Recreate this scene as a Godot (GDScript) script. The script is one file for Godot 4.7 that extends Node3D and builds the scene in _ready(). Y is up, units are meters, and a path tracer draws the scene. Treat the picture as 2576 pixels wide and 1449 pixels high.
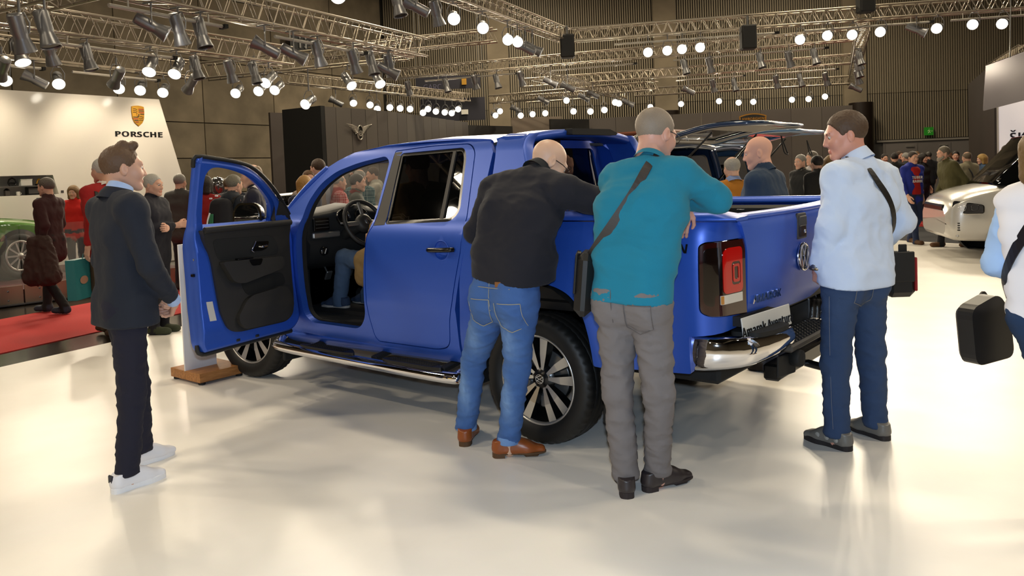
extends Node3D
# A stand at an indoor motor show: a matte blue pickup on a white floor, visitors around it, other makers' stands behind.
# X runs to the front of the pickup, Z to its right, Y up, metres; the pickup's rear axle stands over the origin.

func _ready() -> void:
	# ---- camera: hand-held at eye height, tilted a little, lens shifted down by the crop of the picture
	var cam := Camera3D.new()
	cam.name = "camera"
	cam.projection = Camera3D.PROJECTION_FRUSTUM
	cam.near = 0.05
	cam.far = 200.0
	cam.size = 0.05 * 1449.0 / 2005.738
	cam.frustum_offset = Vector2(0, -0.05 * (724.5 - 526.838) / 2005.738)
	var fwd := Vector3(0.6279, -0.0439, 0.7771)
	var right := Vector3(-0.7783, -0.0384, 0.6267)
	var up := right.cross(fwd).normalized()
	cam.transform = Transform3D(Basis(right.normalized(), up, -fwd.normalized()), EYE)
	add_child(cam)
	# ---- a closed hall: no sky
	var we := WorldEnvironment.new()
	we.name = "world"
	var env := Environment.new()
	env.background_mode = Environment.BG_COLOR
	env.background_color = Color(0, 0, 0)
	env.tonemap_mode = Environment.TONE_MAPPER_LINEAR
	env.tonemap_exposure = 1.0
	env.sdfgi_enabled = true
	env.ssao_enabled = true
	env.ssil_enabled = true
	we.environment = env
	add_child(we)
	# ---- the photographer's flash, just above the lens
	var flash := SpotLight3D.new()
	flash.name = "camera_flash"
	add_child(flash)
	flash.look_at_from_position(EYE + up * 0.13 + right * 0.02, EYE + fwd * 5.0 - up * 0.5)
	flash.light_color = FLASH
	flash.light_energy = 8.5
	flash.light_size = 0.04
	flash.spot_angle = 50.0
	flash.spot_angle_attenuation = 0.6
	flash.spot_range = 60.0
	flash.shadow_enabled = true
	palette()
	setting()
	rig()
	truck()
	stands()
	cars()
	people()

const EYE := Vector3(-2.790, 1.575, -4.552)
const WARM := Color(1.0, 0.93, 0.82)
const FLASH := Color(0.82, 0.91, 1.0)

func palette() -> void:
	mat("truck_blue", Color(0.15, 0.335, 0.745), 0.44, 0.4)
	M.truck_blue.clearcoat_enabled = true
	M.truck_blue.clearcoat = 0.5
	M.truck_blue.clearcoat_roughness = 0.34
	mat("chrome", Color(0.92, 0.92, 0.93), 0.04, 1.0)
	mat("machined", Color(0.78, 0.77, 0.75), 0.30, 0.85)
	mat("steel", Color(0.50, 0.50, 0.50), 0.35, 0.8)
	mat("mirror", Color(0.95, 0.95, 0.95), 0.01, 1.0)
	mat("black_gloss", Color(0.05, 0.05, 0.05), 0.22)
	mat("matt_black", Color(0.055, 0.055, 0.055), 0.75)
	mat("tyre", Color(0.06, 0.058, 0.055), 0.55)
	mat("rubber", Color(0.08, 0.08, 0.08), 0.6)
	mat("trim_grey", Color(0.24, 0.225, 0.21), 0.55)
	mat("carpet_black", Color(0.06, 0.06, 0.06), 0.95)
	mat("headliner", Color(0.30, 0.29, 0.27), 0.95)
	mat("dash", Color(0.13, 0.13, 0.13), 0.55)
	mat("seat", Color(0.09, 0.09, 0.09), 0.9)
	mat("seat_grey", Color(0.22, 0.21, 0.20), 0.7)
	mat("liner", Color(0.05, 0.05, 0.05), 0.5)
	mat("door_trim", Color(0.14, 0.135, 0.13), 0.62)
	mat("door_cloth", Color(0.10, 0.10, 0.10), 0.9)
	bumped(M.door_trim, noise_tex(0.2, Color.BLACK, Color.WHITE, 128, 2, 4), 0.02)
	M.door_trim.uv1_triplanar = true
	M.door_trim.uv1_scale = Vector3(8, 8, 8)
	mat("decal", Color(0.03, 0.03, 0.03), 0.35)
	mat("plate", Color(0.80, 0.79, 0.76), 0.35)
	for a in [["lens_dark_red", 0.17, 0.012, 0.015], ["lens_red", 0.72, 0.02, 0.02], ["lens_black", 0.05, 0.012, 0.012], ["lens_white", 0.78, 0.76, 0.72], ["lens_amber", 0.72, 0.50, 0.25]]:
		var m := mat(a[0], Color(a[1], a[2], a[3]), 0.12)
		m.clearcoat_enabled = true
		m.clearcoat = 1.0
		m.clearcoat_roughness = 0.02
	pane("glass_clear", Color(0.35, 0.42, 0.38), 0.14)
	pane("tint", Color(0.015, 0.015, 0.015), 0.90)
# ---------------------------------------------------------------- geometry helpers
class Geo:
	var v := PackedVector3Array()
	var n := PackedVector3Array()
	var c := PackedColorArray()
	var uv := PackedVector2Array()
	var col := Color(1, 1, 1)
	func tri_n(a: Vector3, b: Vector3, d: Vector3, na: Vector3, nb: Vector3, nd: Vector3) -> void:
		v.append(a); v.append(d); v.append(b)
		n.append(na); n.append(nd); n.append(nb)
		for i in 3: c.append(col)
	func tri(a: Vector3, b: Vector3, d: Vector3) -> void:
		var m := (b - a).cross(d - a).normalized()
		tri_n(a, b, d, m, m, m)
	func quad(a: Vector3, b: Vector3, d: Vector3, e: Vector3) -> void:
		tri(a, b, d); tri(a, d, e)
	func fan(p: PackedVector3Array) -> void:
		for i in range(1, p.size() - 1): tri(p[0], p[i], p[i + 1])
	# box with chamfered edges
	func box(at: Vector3, size: Vector3, basis := Basis(), bev := 0.0) -> Geo:
		var h := size / 2.0
		bev = minf(bev, minf(h.x, minf(h.y, h.z)) * 0.9)
		var ax := [Vector3.RIGHT, Vector3.UP, Vector3.BACK]
		for k in 3:
			for s in [-1.0, 1.0]:
				var w: Vector3 = ax[k] * s
				var a: Vector3 = ax[(k + 1) % 3]
				var b: Vector3 = ax[(k + 2) % 3] * s
				var ha: float = h[(k + 1) % 3] - bev
				var hb: float = h[(k + 2) % 3] - bev
				var o: Vector3 = w * h[k]
				quad(at + basis * (o - a * ha - b * hb), at + basis * (o + a * ha - b * hb), at + basis * (o + a * ha + b * hb), at + basis * (o - a * ha + b * hb))
		if bev > 0.0:
			for k in 3:
				var i := (k + 1) % 3
				var j := (k + 2) % 3
				for s in [-1.0, 1.0]:
					for t in [-1.0, 1.0]:
						var e: Vector3 = ax[k] * (h[k] - bev)
						var p: Vector3 = ax[i] * s * h[i] + ax[j] * t * (h[j] - bev)
						var q: Vector3 = ax[i] * s * (h[i] - bev) + ax[j] * t * h[j]
						if s * t > 0: quad(at + basis * (p - e), at + basis * (q - e), at + basis * (q + e), at + basis * (p + e))
						else: quad(at + basis * (q - e), at + basis * (p - e), at + basis * (p + e), at + basis * (q + e))
			for x in [-1.0, 1.0]:
				for y in [-1.0, 1.0]:
					for z in [-1.0, 1.0]:
						var p := Vector3(x * h.x, y * (h.y - bev), z * (h.z - bev))
						var q := Vector3(x * (h.x - bev), y * h.y, z * (h.z - bev))
						var r := Vector3(x * (h.x - bev), y * (h.y - bev), z * h.z)
						if x * y * z > 0: tri(at + basis * p, at + basis * q, at + basis * r)
						else: tri(at + basis * q, at + basis * p, at + basis * r)
		return self
	# rings: Array of PackedVector3Array of the same length; counter-clockwise seen against the direction of travel
	func loft(rings: Array, closed := true, cap0 := true, cap1 := true, flip := false) -> Geo:
		var m := rings.size()
		var k: int = rings[0].size()
		var nn := []
		for i in m:
			var row := PackedVector3Array()
			var up: PackedVector3Array = rings[mini(i + 1, m - 1)]
			var dn: PackedVector3Array = rings[maxi(i - 1, 0)]
			var r: PackedVector3Array = rings[i]
			for j in k:
				var a: Vector3 = r[(j + 1) % k] if closed else r[mini(j + 1, k - 1)]
				var b: Vector3 = r[(j - 1 + k) % k] if closed else r[maxi(j - 1, 0)]
				var w := (a - b).cross(up[j] - dn[j])
				if w.length_squared() < 1e-16: w = (a - b).cross(rings[mini(i + 1, m - 1)][j] - r[j] + Vector3(1e-5, 1e-5, 1e-5))
				row.append(w.normalized() * (-1.0 if flip else 1.0))
			nn.append(row)
		for i in m - 1:
			for j in (k if closed else k - 1):
				var j2 := (j + 1) % k
				var a: Vector3 = rings[i][j]
				var b: Vector3 = rings[i][j2]
				var d: Vector3 = rings[i + 1][j2]
				var e: Vector3 = rings[i + 1][j]
				if flip:
					tri_n(a, d, b, nn[i][j], nn[i + 1][j2], nn[i][j2])
					tri_n(a, e, d, nn[i][j], nn[i + 1][j], nn[i + 1][j2])
				else:
					tri_n(a, b, d, nn[i][j], nn[i][j2], nn[i + 1][j2])
					tri_n(a, d, e, nn[i][j], nn[i + 1][j2], nn[i + 1][j])
		if closed:
			if cap0: cap(rings[0], not flip)
			if cap1: cap(rings[m - 1], flip)
		return self
	func cap(r: PackedVector3Array, back: bool) -> void:
		var mid := Vector3.ZERO
		for p in r: mid += p
		mid /= r.size()
		for j in r.size():
			if back: tri(mid, r[(j + 1) % r.size()], r[j])
			else: tri(mid, r[j], r[(j + 1) % r.size()])
	func tube(path: Array, rad, segs := 8, caps := true) -> Geo:
		var rings := []
		var t0: Vector3 = (path[1] - path[0]).normalized()
		var side := t0.cross(Vector3.UP if absf(t0.y) < 0.9 else Vector3.RIGHT).normalized()
		for i in path.size():
			var t: Vector3 = (path[mini(i + 1, path.size() - 1)] - path[maxi(i - 1, 0)]).normalized()
			side = (side - t * side.dot(t)).normalized()
			var up := t.cross(side)
			var rr: float = rad[i] if rad is Array else rad
			var r := PackedVector3Array()
			for j in segs:
				var a := TAU * j / segs
				r.append(path[i] + (side * cos(a) + up * sin(a)) * rr)
			rings.append(r)
		return loft(rings, true, caps, caps)
	# ribbon of given width and thickness along a path, with a normal for each point
	func ribbon(path: Array, normals: Array, width: float, thick: float) -> Geo:
		var rings := []
		for i in path.size():
			var t: Vector3 = (path[mini(i + 1, path.size() - 1)] - path[maxi(i - 1, 0)]).normalized()
			var m: Vector3 = normals[i]
			m = (m - t * m.dot(t)).normalized()
			var s := t.cross(m) * width / 2.0
			var p: Vector3 = path[i]
			rings.append(PackedVector3Array([p + s, p + s + m * thick, p - s + m * thick, p - s]))
		for i in rings.size() - 1:
			for j in 4: quad(rings[i][j], rings[i][(j + 1) % 4], rings[i + 1][(j + 1) % 4], rings[i + 1][j])
		cap(rings[0], true); cap(rings[-1], false)
		return self
	# profile of Vector2(radius, height) turned about Y of xf
	func lathe(prof: Array, segs := 24, xf := Transform3D(), hard := false) -> Geo:
		var rows := []
		var nr := []
		var m := prof.size()
		for i in m:
			var row := PackedVector3Array()
			var nrow := PackedVector3Array()
			var a: Vector2 = prof[maxi(i - 1, 0)]
			var b: Vector2 = prof[mini(i + 1, m - 1)]
			var t := (b - a).normalized()
			for j in segs + 1:
				var an := TAU * j / segs
				row.append(xf * Vector3(prof[i].x * cos(an), prof[i].y, prof[i].x * sin(an)))
				nrow.append((xf.basis * Vector3(t.y * cos(an), -t.x, t.y * sin(an))).normalized())
			rows.append(row); nr.append(nrow)
		for i in m - 1:
			for j in segs:
				if hard:
					quad(rows[i][j], rows[i + 1][j], rows[i + 1][j + 1], rows[i][j + 1])
				else:
					tri_n(rows[i][j], rows[i + 1][j], rows[i + 1][j + 1], nr[i][j], nr[i + 1][j], nr[i + 1][j + 1])
					tri_n(rows[i][j], rows[i + 1][j + 1], rows[i][j + 1], nr[i][j], nr[i + 1][j + 1], nr[i][j + 1])
		return self
	# flat outline in the XY plane of xf, thickness d along +Z
	func extrude(poly: PackedVector2Array, d: float, xf := Transform3D(), bev := 0.0) -> Geo:
		if Geometry2D.is_polygon_clockwise(poly): poly.reverse()
		var top := poly
		if bev > 0.0:
			var inner := Geometry2D.offset_polygon(poly, -bev, Geometry2D.JOIN_MITER)
			if inner.size() == 1 and inner[0].size() == poly.size(): top = near(poly, inner[0])
		var ix := Geometry2D.triangulate_polygon(top)
		for i in range(0, ix.size(), 3):
			var a: Vector2 = top[ix[i]]
			var b: Vector2 = top[ix[i + 1]]
			var e: Vector2 = top[ix[i + 2]]
			if (b - a).cross(e - a) < 0:
				var q := b
				b = e; e = q
			tri(xf * Vector3(a.x, a.y, d), xf * Vector3(b.x, b.y, d), xf * Vector3(e.x, e.y, d))
		ix = Geometry2D.triangulate_polygon(poly)
		for i in range(0, ix.size(), 3):
			var a: Vector2 = poly[ix[i]]
			var b: Vector2 = poly[ix[i + 1]]
			var e: Vector2 = poly[ix[i + 2]]
			if (b - a).cross(e - a) < 0:
				var q := b
				b = e; e = q
			tri(xf * Vector3(a.x, a.y, 0), xf * Vector3(e.x, e.y, 0), xf * Vector3(b.x, b.y, 0))
		for i in poly.size():
			var j := (i + 1) % poly.size()
			var a: Vector2 = poly[i]
			var b: Vector2 = poly[j]
			quad(xf * Vector3(a.x, a.y, 0), xf * Vector3(b.x, b.y, 0), xf * Vector3(b.x, b.y, d - bev), xf * Vector3(a.x, a.y, d - bev))
			if bev > 0.0: quad(xf * Vector3(a.x, a.y, d - bev), xf * Vector3(b.x, b.y, d - bev), xf * Vector3(top[j].x, top[j].y, d), xf * Vector3(top[i].x, top[i].y, d))
		return self
	func near(poly: PackedVector2Array, inner: PackedVector2Array) -> PackedVector2Array:
		if Geometry2D.is_polygon_clockwise(inner): inner.reverse()
		var best := 0
		var bd := 1e9
		for s in inner.size():
			var e := 0.0
			for i in poly.size(): e += poly[i].distance_squared_to(inner[(i + s) % inner.size()])
			if e < bd:
				bd = e; best = s
		var out := PackedVector2Array()
		for i in poly.size(): out.append(inner[(i + best) % inner.size()])
		return out
	# part of a curved surface f(u, v) cut to an outline, with edges turned in
	func panel(f: Callable, outline: PackedVector2Array, holes := [], cell := 0.06, lip := 0.02, flip := false) -> Geo:
		var lo := outline[0]
		var hi := outline[0]
		for p in outline:
			lo = lo.min(p); hi = hi.max(p)
		var nx := maxi(1, ceili((hi.x - lo.x) / cell))
		var ny := maxi(1, ceili((hi.y - lo.y) / cell))
		var sx := (hi.x - lo.x) / nx
		var sy := (hi.y - lo.y) / ny
		for i in nx:
			for j in ny:
				var a := lo + Vector2(i * sx, j * sy)
				var r := PackedVector2Array([a, a + Vector2(sx, 0), a + Vector2(sx, sy), a + Vector2(0, sy)])
				var got: Array = Array(Geometry2D.intersect_polygons(r, outline), TYPE_NIL, "", null)
				for h in holes:
					var rest := []
					for g in got:
						for q in Geometry2D.clip_polygons(g, h):
							rest.append(q)
					got = rest
				for g in got:
					if Geometry2D.is_polygon_clockwise(g): g.reverse()
					var ix := Geometry2D.triangulate_polygon(g)
					var P := []
					var N := []
					for q in g:
						P.append(f.call(q.x, q.y))
						var e := 0.004
						var w: Vector3 = (f.call(q.x + e, q.y) - f.call(q.x - e, q.y)).cross(f.call(q.x, q.y + e) - f.call(q.x, q.y - e)).normalized()
						N.append(-w if flip else w)
					for t in range(0, ix.size(), 3):
						var i0 := ix[t]
						var i1 := ix[t + 1]
						var i2 := ix[t + 2]
						if ((g[i1] - g[i0]).cross(g[i2] - g[i0]) < 0) != flip:
							var q := i1
							i1 = i2; i2 = q
						tri_n(P[i0], P[i1], P[i2], N[i0], N[i1], N[i2])
		if lip > 0.0:
			edge(f, outline, lip, cell, flip)
			for h in holes: edge(f, h, lip, cell, flip)
		return self
	func edge(f: Callable, poly: PackedVector2Array, lip: float, cell: float, flip: bool) -> void:
		var pts := []
		for i in poly.size():
			var a: Vector2 = poly[i]
			var b: Vector2 = poly[(i + 1) % poly.size()]
			var k := maxi(1, ceili(a.distance_to(b) / cell))
			for s in k: pts.append(a.lerp(b, float(s) / k))
		var A := []
		var B := []
		for q in pts:
			var e := 0.004
			var p: Vector3 = f.call(q.x, q.y)
			var w: Vector3 = (f.call(q.x + e, q.y) - f.call(q.x - e, q.y)).cross(f.call(q.x, q.y + e) - f.call(q.x, q.y - e)).normalized()
			if flip: w = -w
			A.append(p); B.append(p - w * lip)
		for i in A.size():
			var j := (i + 1) % A.size()
			quad(A[i], B[i], B[j], A[j])
	func add(o: Geo, xf := Transform3D()) -> Geo:
		var mirrored := xf.basis.determinant() < 0
		var nb := xf.basis.inverse().transposed()
		for i in range(0, o.v.size(), 3):
			for k in ([0, 2, 1] if mirrored else [0, 1, 2]):
				v.append(xf * o.v[i + k]); n.append((nb * o.n[i + k]).normalized()); c.append(o.c[i + k])
		return self
	func mesh() -> ArrayMesh:
		var a := []
		a.resize(Mesh.ARRAY_MAX)
		a[Mesh.ARRAY_VERTEX] = v
		a[Mesh.ARRAY_NORMAL] = n
		if uv.size() == v.size(): a[Mesh.ARRAY_TEX_UV] = uv
		a[Mesh.ARRAY_COLOR] = c
		var m := ArrayMesh.new()
		m.add_surface_from_arrays(Mesh.PRIMITIVE_TRIANGLES, a)
		return m

# rounds the corners of an outline; r is a number or one number for each corner
func rounded(p: Array, r, k := 5) -> PackedVector2Array:
	var out := PackedVector2Array()
	var m := p.size()
	for i in m:
		var rr: float = r[i] if r is Array else r
		var a: Vector2 = p[(i - 1 + m) % m]
		var b: Vector2 = p[i]
		var d: Vector2 = p[(i + 1) % m]
		var u := (a - b).normalized()
		var w := (d - b).normalized()
		rr = minf(rr, minf(a.distance_to(b), d.distance_to(b)) * 0.49)
		if rr < 0.001:
			out.append(b)
			continue
		for s in k + 1:
			var t := float(s) / k
			out.append((b + u * rr).lerp(b, t).lerp(b.lerp(b + w * rr, t), t))
	return out

func V2(a: Array) -> Array:
	var out := []
	for i in range(0, a.size(), 2): out.append(Vector2(a[i], a[i + 1]))
	return out

func V3(a: Array) -> Array:
	var out := []
	for i in range(0, a.size(), 3): out.append(Vector3(a[i], a[i + 1], a[i + 2]))
	return out

func spline(p: Array, k := 6) -> Array:
	var out := []
	for i in p.size() - 1:
		for s in k: out.append(p[i].cubic_interpolate(p[i + 1], p[maxi(i - 1, 0)], p[mini(i + 2, p.size() - 1)], float(s) / k))
	out.append(p[-1])
	return out

func table(t: Array, x: float) -> float:
	if x <= t[0][0]: return t[0][1]
	for i in range(1, t.size()):
		if x <= t[i][0]:
			return lerpf(t[i - 1][1], t[i][1], (x - t[i - 1][0]) / (t[i][0] - t[i - 1][0]))
	return t[-1][1]

# ---------------------------------------------------------------- nodes and materials
var taken := {}
var M := {}

func numbered(called: String) -> String:
	var k: int = taken.get(called, 0)
	taken[called] = k + 1
	return called if k == 0 else "%s_%03d" % [called, k]

func thing(called: String, label: String, category: String, at := Vector3.ZERO, turn := 0.0, group := "") -> Node3D:
	var o := Node3D.new()
	o.name = numbered(called)
	add_child(o)
	o.position = at
	o.rotation.y = turn
	tag(o, label, category, group)
	return o

func tag(o: Node3D, label: String, category: String, group := "") -> Node3D:
	o.set_meta("label", label)
	o.set_meta("category", category)
	if group: o.set_meta("group", group)
	return o

func part(parent: Node3D, called: String, g, m: Material) -> MeshInstance3D:
	var o := MeshInstance3D.new()
	o.name = called
	o.mesh = g.mesh() if g is Geo else g
	o.material_override = m
	parent.add_child(o, true)
	return o

func solo(called: String, g, m: Material, label: String, category: String, group := "") -> MeshInstance3D:
	var o := MeshInstance3D.new()
	o.name = numbered(called)
	o.mesh = g.mesh() if g is Geo else g
	o.material_override = m
	add_child(o)
	tag(o, label, category, group)
	return o

func struct(called: String, g, m: Material, label := "") -> MeshInstance3D:
	var o := MeshInstance3D.new()
	o.name = numbered(called)
	o.mesh = g.mesh() if g is Geo else g
	o.material_override = m
	add_child(o)
	o.set_meta("kind", "structure")
	if label: o.set_meta("label", label)
	return o

func mat(called: String, c: Color, rough := 0.6, metal := 0.0) -> StandardMaterial3D:
	var m := StandardMaterial3D.new()
	m.resource_name = called
	m.albedo_color = c
	m.roughness = rough
	m.metallic = metal
	m.vertex_color_use_as_albedo = true
	M[called] = m
	return m

func noise_tex(freq: float, lo: Color, hi: Color, size := 256, octaves := 4, sd := 1, kind := FastNoiseLite.TYPE_SIMPLEX) -> NoiseTexture2D:
	var f := FastNoiseLite.new()
	f.seed = sd
	f.noise_type = kind
	f.frequency = freq
	f.fractal_octaves = octaves
	var t := NoiseTexture2D.new()
	t.noise = f
	t.width = size
	t.height = size
	t.seamless = true
	var g := Gradient.new()
	g.set_color(0, lo)
	g.set_color(1, hi)
	t.color_ramp = g
	return t

func textured(m: StandardMaterial3D, t: Texture2D, per_m: Vector3) -> StandardMaterial3D:
	m.albedo_texture = t
	m.uv1_triplanar = true
	m.uv1_world_triplanar = true
	m.uv1_scale = per_m
	return m

func bumped(m: StandardMaterial3D, t: Texture2D, cm: float) -> StandardMaterial3D:
	m.heightmap_enabled = true
	m.heightmap_texture = t
	m.heightmap_scale = cm
	return m

func glowing(called: String, c: Color, energy: float) -> StandardMaterial3D:
	var m := mat(called, c, 0.4)
	m.emission_enabled = true
	m.emission = c
	m.emission_energy_multiplier = energy
	return m

func pane(called: String, c: Color, alpha: float) -> StandardMaterial3D:
	var m := mat(called, Color(c.r, c.g, c.b, alpha), 0.02)
	m.transparency = BaseMaterial3D.TRANSPARENCY_ALPHA
	return m

func letters(text: String, size: float, depth: float, weight := 400, serif := false, wide := 1.0) -> Mesh:
	var f := SystemFont.new()
	f.font_names = PackedStringArray(["Droid Serif" if serif else "Droid Sans"])
	f.font_weight = weight
	var t := TextMesh.new()
	t.font = f
	t.text = text
	t.font_size = 64
	t.pixel_size = size / 46.0
	t.depth = depth
	t.curve_step = 1.0
	return t

# text as a mesh: base at, along right, up; size is the height of a capital
func lettering(parent: Node3D, called: String, text: String, at: Vector3, right: Vector3, up: Vector3, size: float, depth: float, m: Material, weight := 400, slant := 0.0, stretch := 1.0) -> MeshInstance3D:
	var o := part(parent, called, letters(text, size, depth, weight), m)
	var r := right.normalized()
	var u := up.normalized()
	o.transform = Transform3D(Basis(r * stretch, u + r * slant, r.cross(u).normalized()), at)
	return o
# ---------------------------------------------------------------- smooth bodies: a distance field meshed as surface nets
class Sdf:
	var o: Vector3
	var h: float
	var nx: int
	var ny: int
	var nz: int
	var f: PackedFloat32Array
	var ci: PackedByteArray
	func _init(lo: Vector3, hi: Vector3, cell: float) -> void:
		o = lo; h = cell
		nx = ceili((hi.x - lo.x) / cell) + 2
		ny = ceili((hi.y - lo.y) / cell) + 2
		nz = ceili((hi.z - lo.z) / cell) + 2
		f.resize(nx * ny * nz)
		f.fill(1.0)
		ci.resize(nx * ny * nz)
	func span(lo: Vector3, hi: Vector3) -> Array:
		var a := ((lo - o) / h).floor()
		var b := ((hi - o) / h).ceil()
		return [maxi(0, int(a.x)), mini(nx - 1, int(b.x)), maxi(0, int(a.y)), mini(ny - 1, int(b.y)), maxi(0, int(a.z)), mini(nz - 1, int(b.z))]
	# tapered capsule from a to b, widened along side by wa..wb; k is the softness of the joint; sub cuts it away instead
	func bone(a: Vector3, b: Vector3, ra: float, rb: float, side := Vector3.ZERO, wa := 0.0, wb := 0.0, k := 0.03, col := 0, sub := false) -> void:
		var wide := maxf(wa, wb)
		var m := maxf(ra, rb) + k + 2.0 * h
		var e := Vector3(m, m, m) + side.abs() * wide
		var s := span(a.min(b) - e, a.max(b) + e)
		var ab := b - a
		var l2 := maxf(ab.length_squared(), 1e-9)
		var lim := k + 2.0 * h
		for z in range(s[4], s[5] + 1):
			for y in range(s[2], s[3] + 1):
				var at: int = (z * ny + y) * nx + s[0]
				var p := o + Vector3(s[0], y, z) * h - a
				for x in range(s[0], s[1] + 1):
					var t := clampf(p.dot(ab) / l2, 0.0, 1.0)
					var q := p - ab * t
					if wide > 0.0:
						var w := lerpf(wa, wb, t)
						q -= side * clampf(q.dot(side), -w, w)
					var d := q.length() - lerpf(ra, rb, t)
					if d < lim:
						var was := f[at]
						if sub:
							var hh := maxf(k - absf(was + d), 0.0) / k
							f[at] = maxf(was, -d) + hh * hh * k * 0.25
						else:
							var hh := maxf(k - absf(was - d), 0.0) / k
							if d < was: ci[at] = col
							f[at] = minf(was, d) - hh * hh * k * 0.25
					at += 1
					p.x += h
	func ball(at: Vector3, r: Vector3, basis := Basis(), k := 0.02, col := 0, sub := false) -> void:
		var m := maxf(r.x, maxf(r.y, r.z)) + k + 2.0 * h
		var e := Vector3(m, m, m)
		var s := span(at - e, at + e)
		var inv := basis.transposed()
		var lim := k + 2.0 * h
		for z in range(s[4], s[5] + 1):
			for y in range(s[2], s[3] + 1):
				var i: int = (z * ny + y) * nx + s[0]
				for x in range(s[0], s[1] + 1):
					var p := inv * (o + Vector3(x, y, z) * h - at)
					var a := (p / r).length()
					var g := (p / (r * r)).length()
					var d := a * (a - 1.0) / maxf(g, 1e-6) if a > 1e-5 else -r.x
					if d < lim:
						var was := f[i]
						if sub:
							var hh := maxf(k - absf(was + d), 0.0) / k
							f[i] = maxf(was, -d) + hh * hh * k * 0.25
						else:
							var hh := maxf(k - absf(was - d), 0.0) / k
							if d < was: ci[i] = col
							f[i] = minf(was, d) - hh * hh * k * 0.25
					i += 1
	# keeps only what lies on the side against n
	func cut(n: Vector3, at: Vector3) -> void:
		n = n.normalized()
		var i := 0
		for z in nz:
			for y in ny:
				var p := o + Vector3(0, y, z) * h - at
				var d := p.dot(n)
				for x in nx:
					if f[i] < 0.5 and d > f[i]: f[i] = d
					d += n.x * h
					i += 1
	func sample(p: Vector3) -> float:
		var q := (p - o) / h
		var b := q.floor()
		if b.x < 0 or b.y < 0 or b.z < 0 or b.x > nx - 2 or b.y > ny - 2 or b.z > nz - 2: return 1.0
		var t := q - b
		var i := (int(b.z) * ny + int(b.y)) * nx + int(b.x)
		var r := nx * ny
		var e := lerpf(lerpf(f[i], f[i + 1], t.x), lerpf(f[i + nx], f[i + nx + 1], t.x), t.y)
		var g := lerpf(lerpf(f[i + r], f[i + r + 1], t.x), lerpf(f[i + r + nx], f[i + r + nx + 1], t.x), t.y)
		return lerpf(e, g, t.z)
	# first point of the surface met from p along d
	func meet(p: Vector3, d: Vector3, far := 0.8) -> Vector3:
		var t := 0.0
		var st := h * 0.4
		while t < far:
			if sample(p + d * t) < 0.0: return p + d * (t - st * 0.5)
			t += st
		return Vector3.INF
	# [points, normals, colour numbers, triangles]
	func net(bump: FastNoiseLite = null, amp := 0.0, stretch := Vector3.ONE, hem := -9.0) -> Array:
		var cells := nx * ny * nz
		var num := PackedInt32Array()
		num.resize(cells)
		num.fill(-1)
		var acc := PackedVector3Array()
		var cnt := PackedInt32Array()
		var cid := PackedByteArray()
		var quads := PackedInt32Array()
		var step := [1, nx, nx * ny]
		for z in range(1, nz - 1):
			for y in range(1, ny - 1):
				var i := (z * ny + y) * nx + 1
				for x in range(1, nx - 1):
					var a := f[i]
					var neg := a < 0.0
					for ax in 3:
						var b := f[i + step[ax]]
						if (b < 0.0) != neg:
							var p := Vector3(x, y, z)
							p[ax] += a / (a - b)
							var s1: int = step[(ax + 1) % 3]
							var s2: int = step[(ax + 2) % 3]
							var q := [i, i - s1, i - s1 - s2, i - s2]
							for c in q:
								var m := num[c]
								if m < 0:
									m = acc.size()
									num[c] = m
									acc.append(p)
									cnt.append(1)
									cid.append(ci[i] if neg else ci[i + step[ax]])
								else:
									acc[m] += p
									cnt[m] += 1
							if neg: quads.append_array([num[q[0]], num[q[1]], num[q[2]], num[q[3]]])
							else: quads.append_array([num[q[0]], num[q[3]], num[q[2]], num[q[1]]])
					i += 1
		for m in acc.size(): acc[m] = o + acc[m] / cnt[m] * h
		var tris := PackedInt32Array()
		for i in range(0, quads.size(), 4):
			tris.append_array([quads[i], quads[i + 1], quads[i + 2], quads[i], quads[i + 2], quads[i + 3]])
		var nn := normals(acc, tris)
		if bump and amp != 0.0:
			for m in acc.size():
				var p := acc[m] * stretch
				acc[m] += nn[m] * (bump.get_noise_3d(p.x, p.y, p.z) * amp * clampf((acc[m].y - hem) / 0.08, 0.0, 1.0))
			nn = normals(acc, tris)
		return [acc, nn, cid, tris]
	func normals(p: PackedVector3Array, t: PackedInt32Array) -> PackedVector3Array:
		var nn := PackedVector3Array()
		nn.resize(p.size())
		for i in range(0, t.size(), 3):
			var w := (p[t[i + 1]] - p[t[i]]).cross(p[t[i + 2]] - p[t[i]])
			nn[t[i]] += w
			nn[t[i + 1]] += w
			nn[t[i + 2]] += w
		for i in nn.size(): nn[i] = nn[i].normalized()
		return nn

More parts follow.
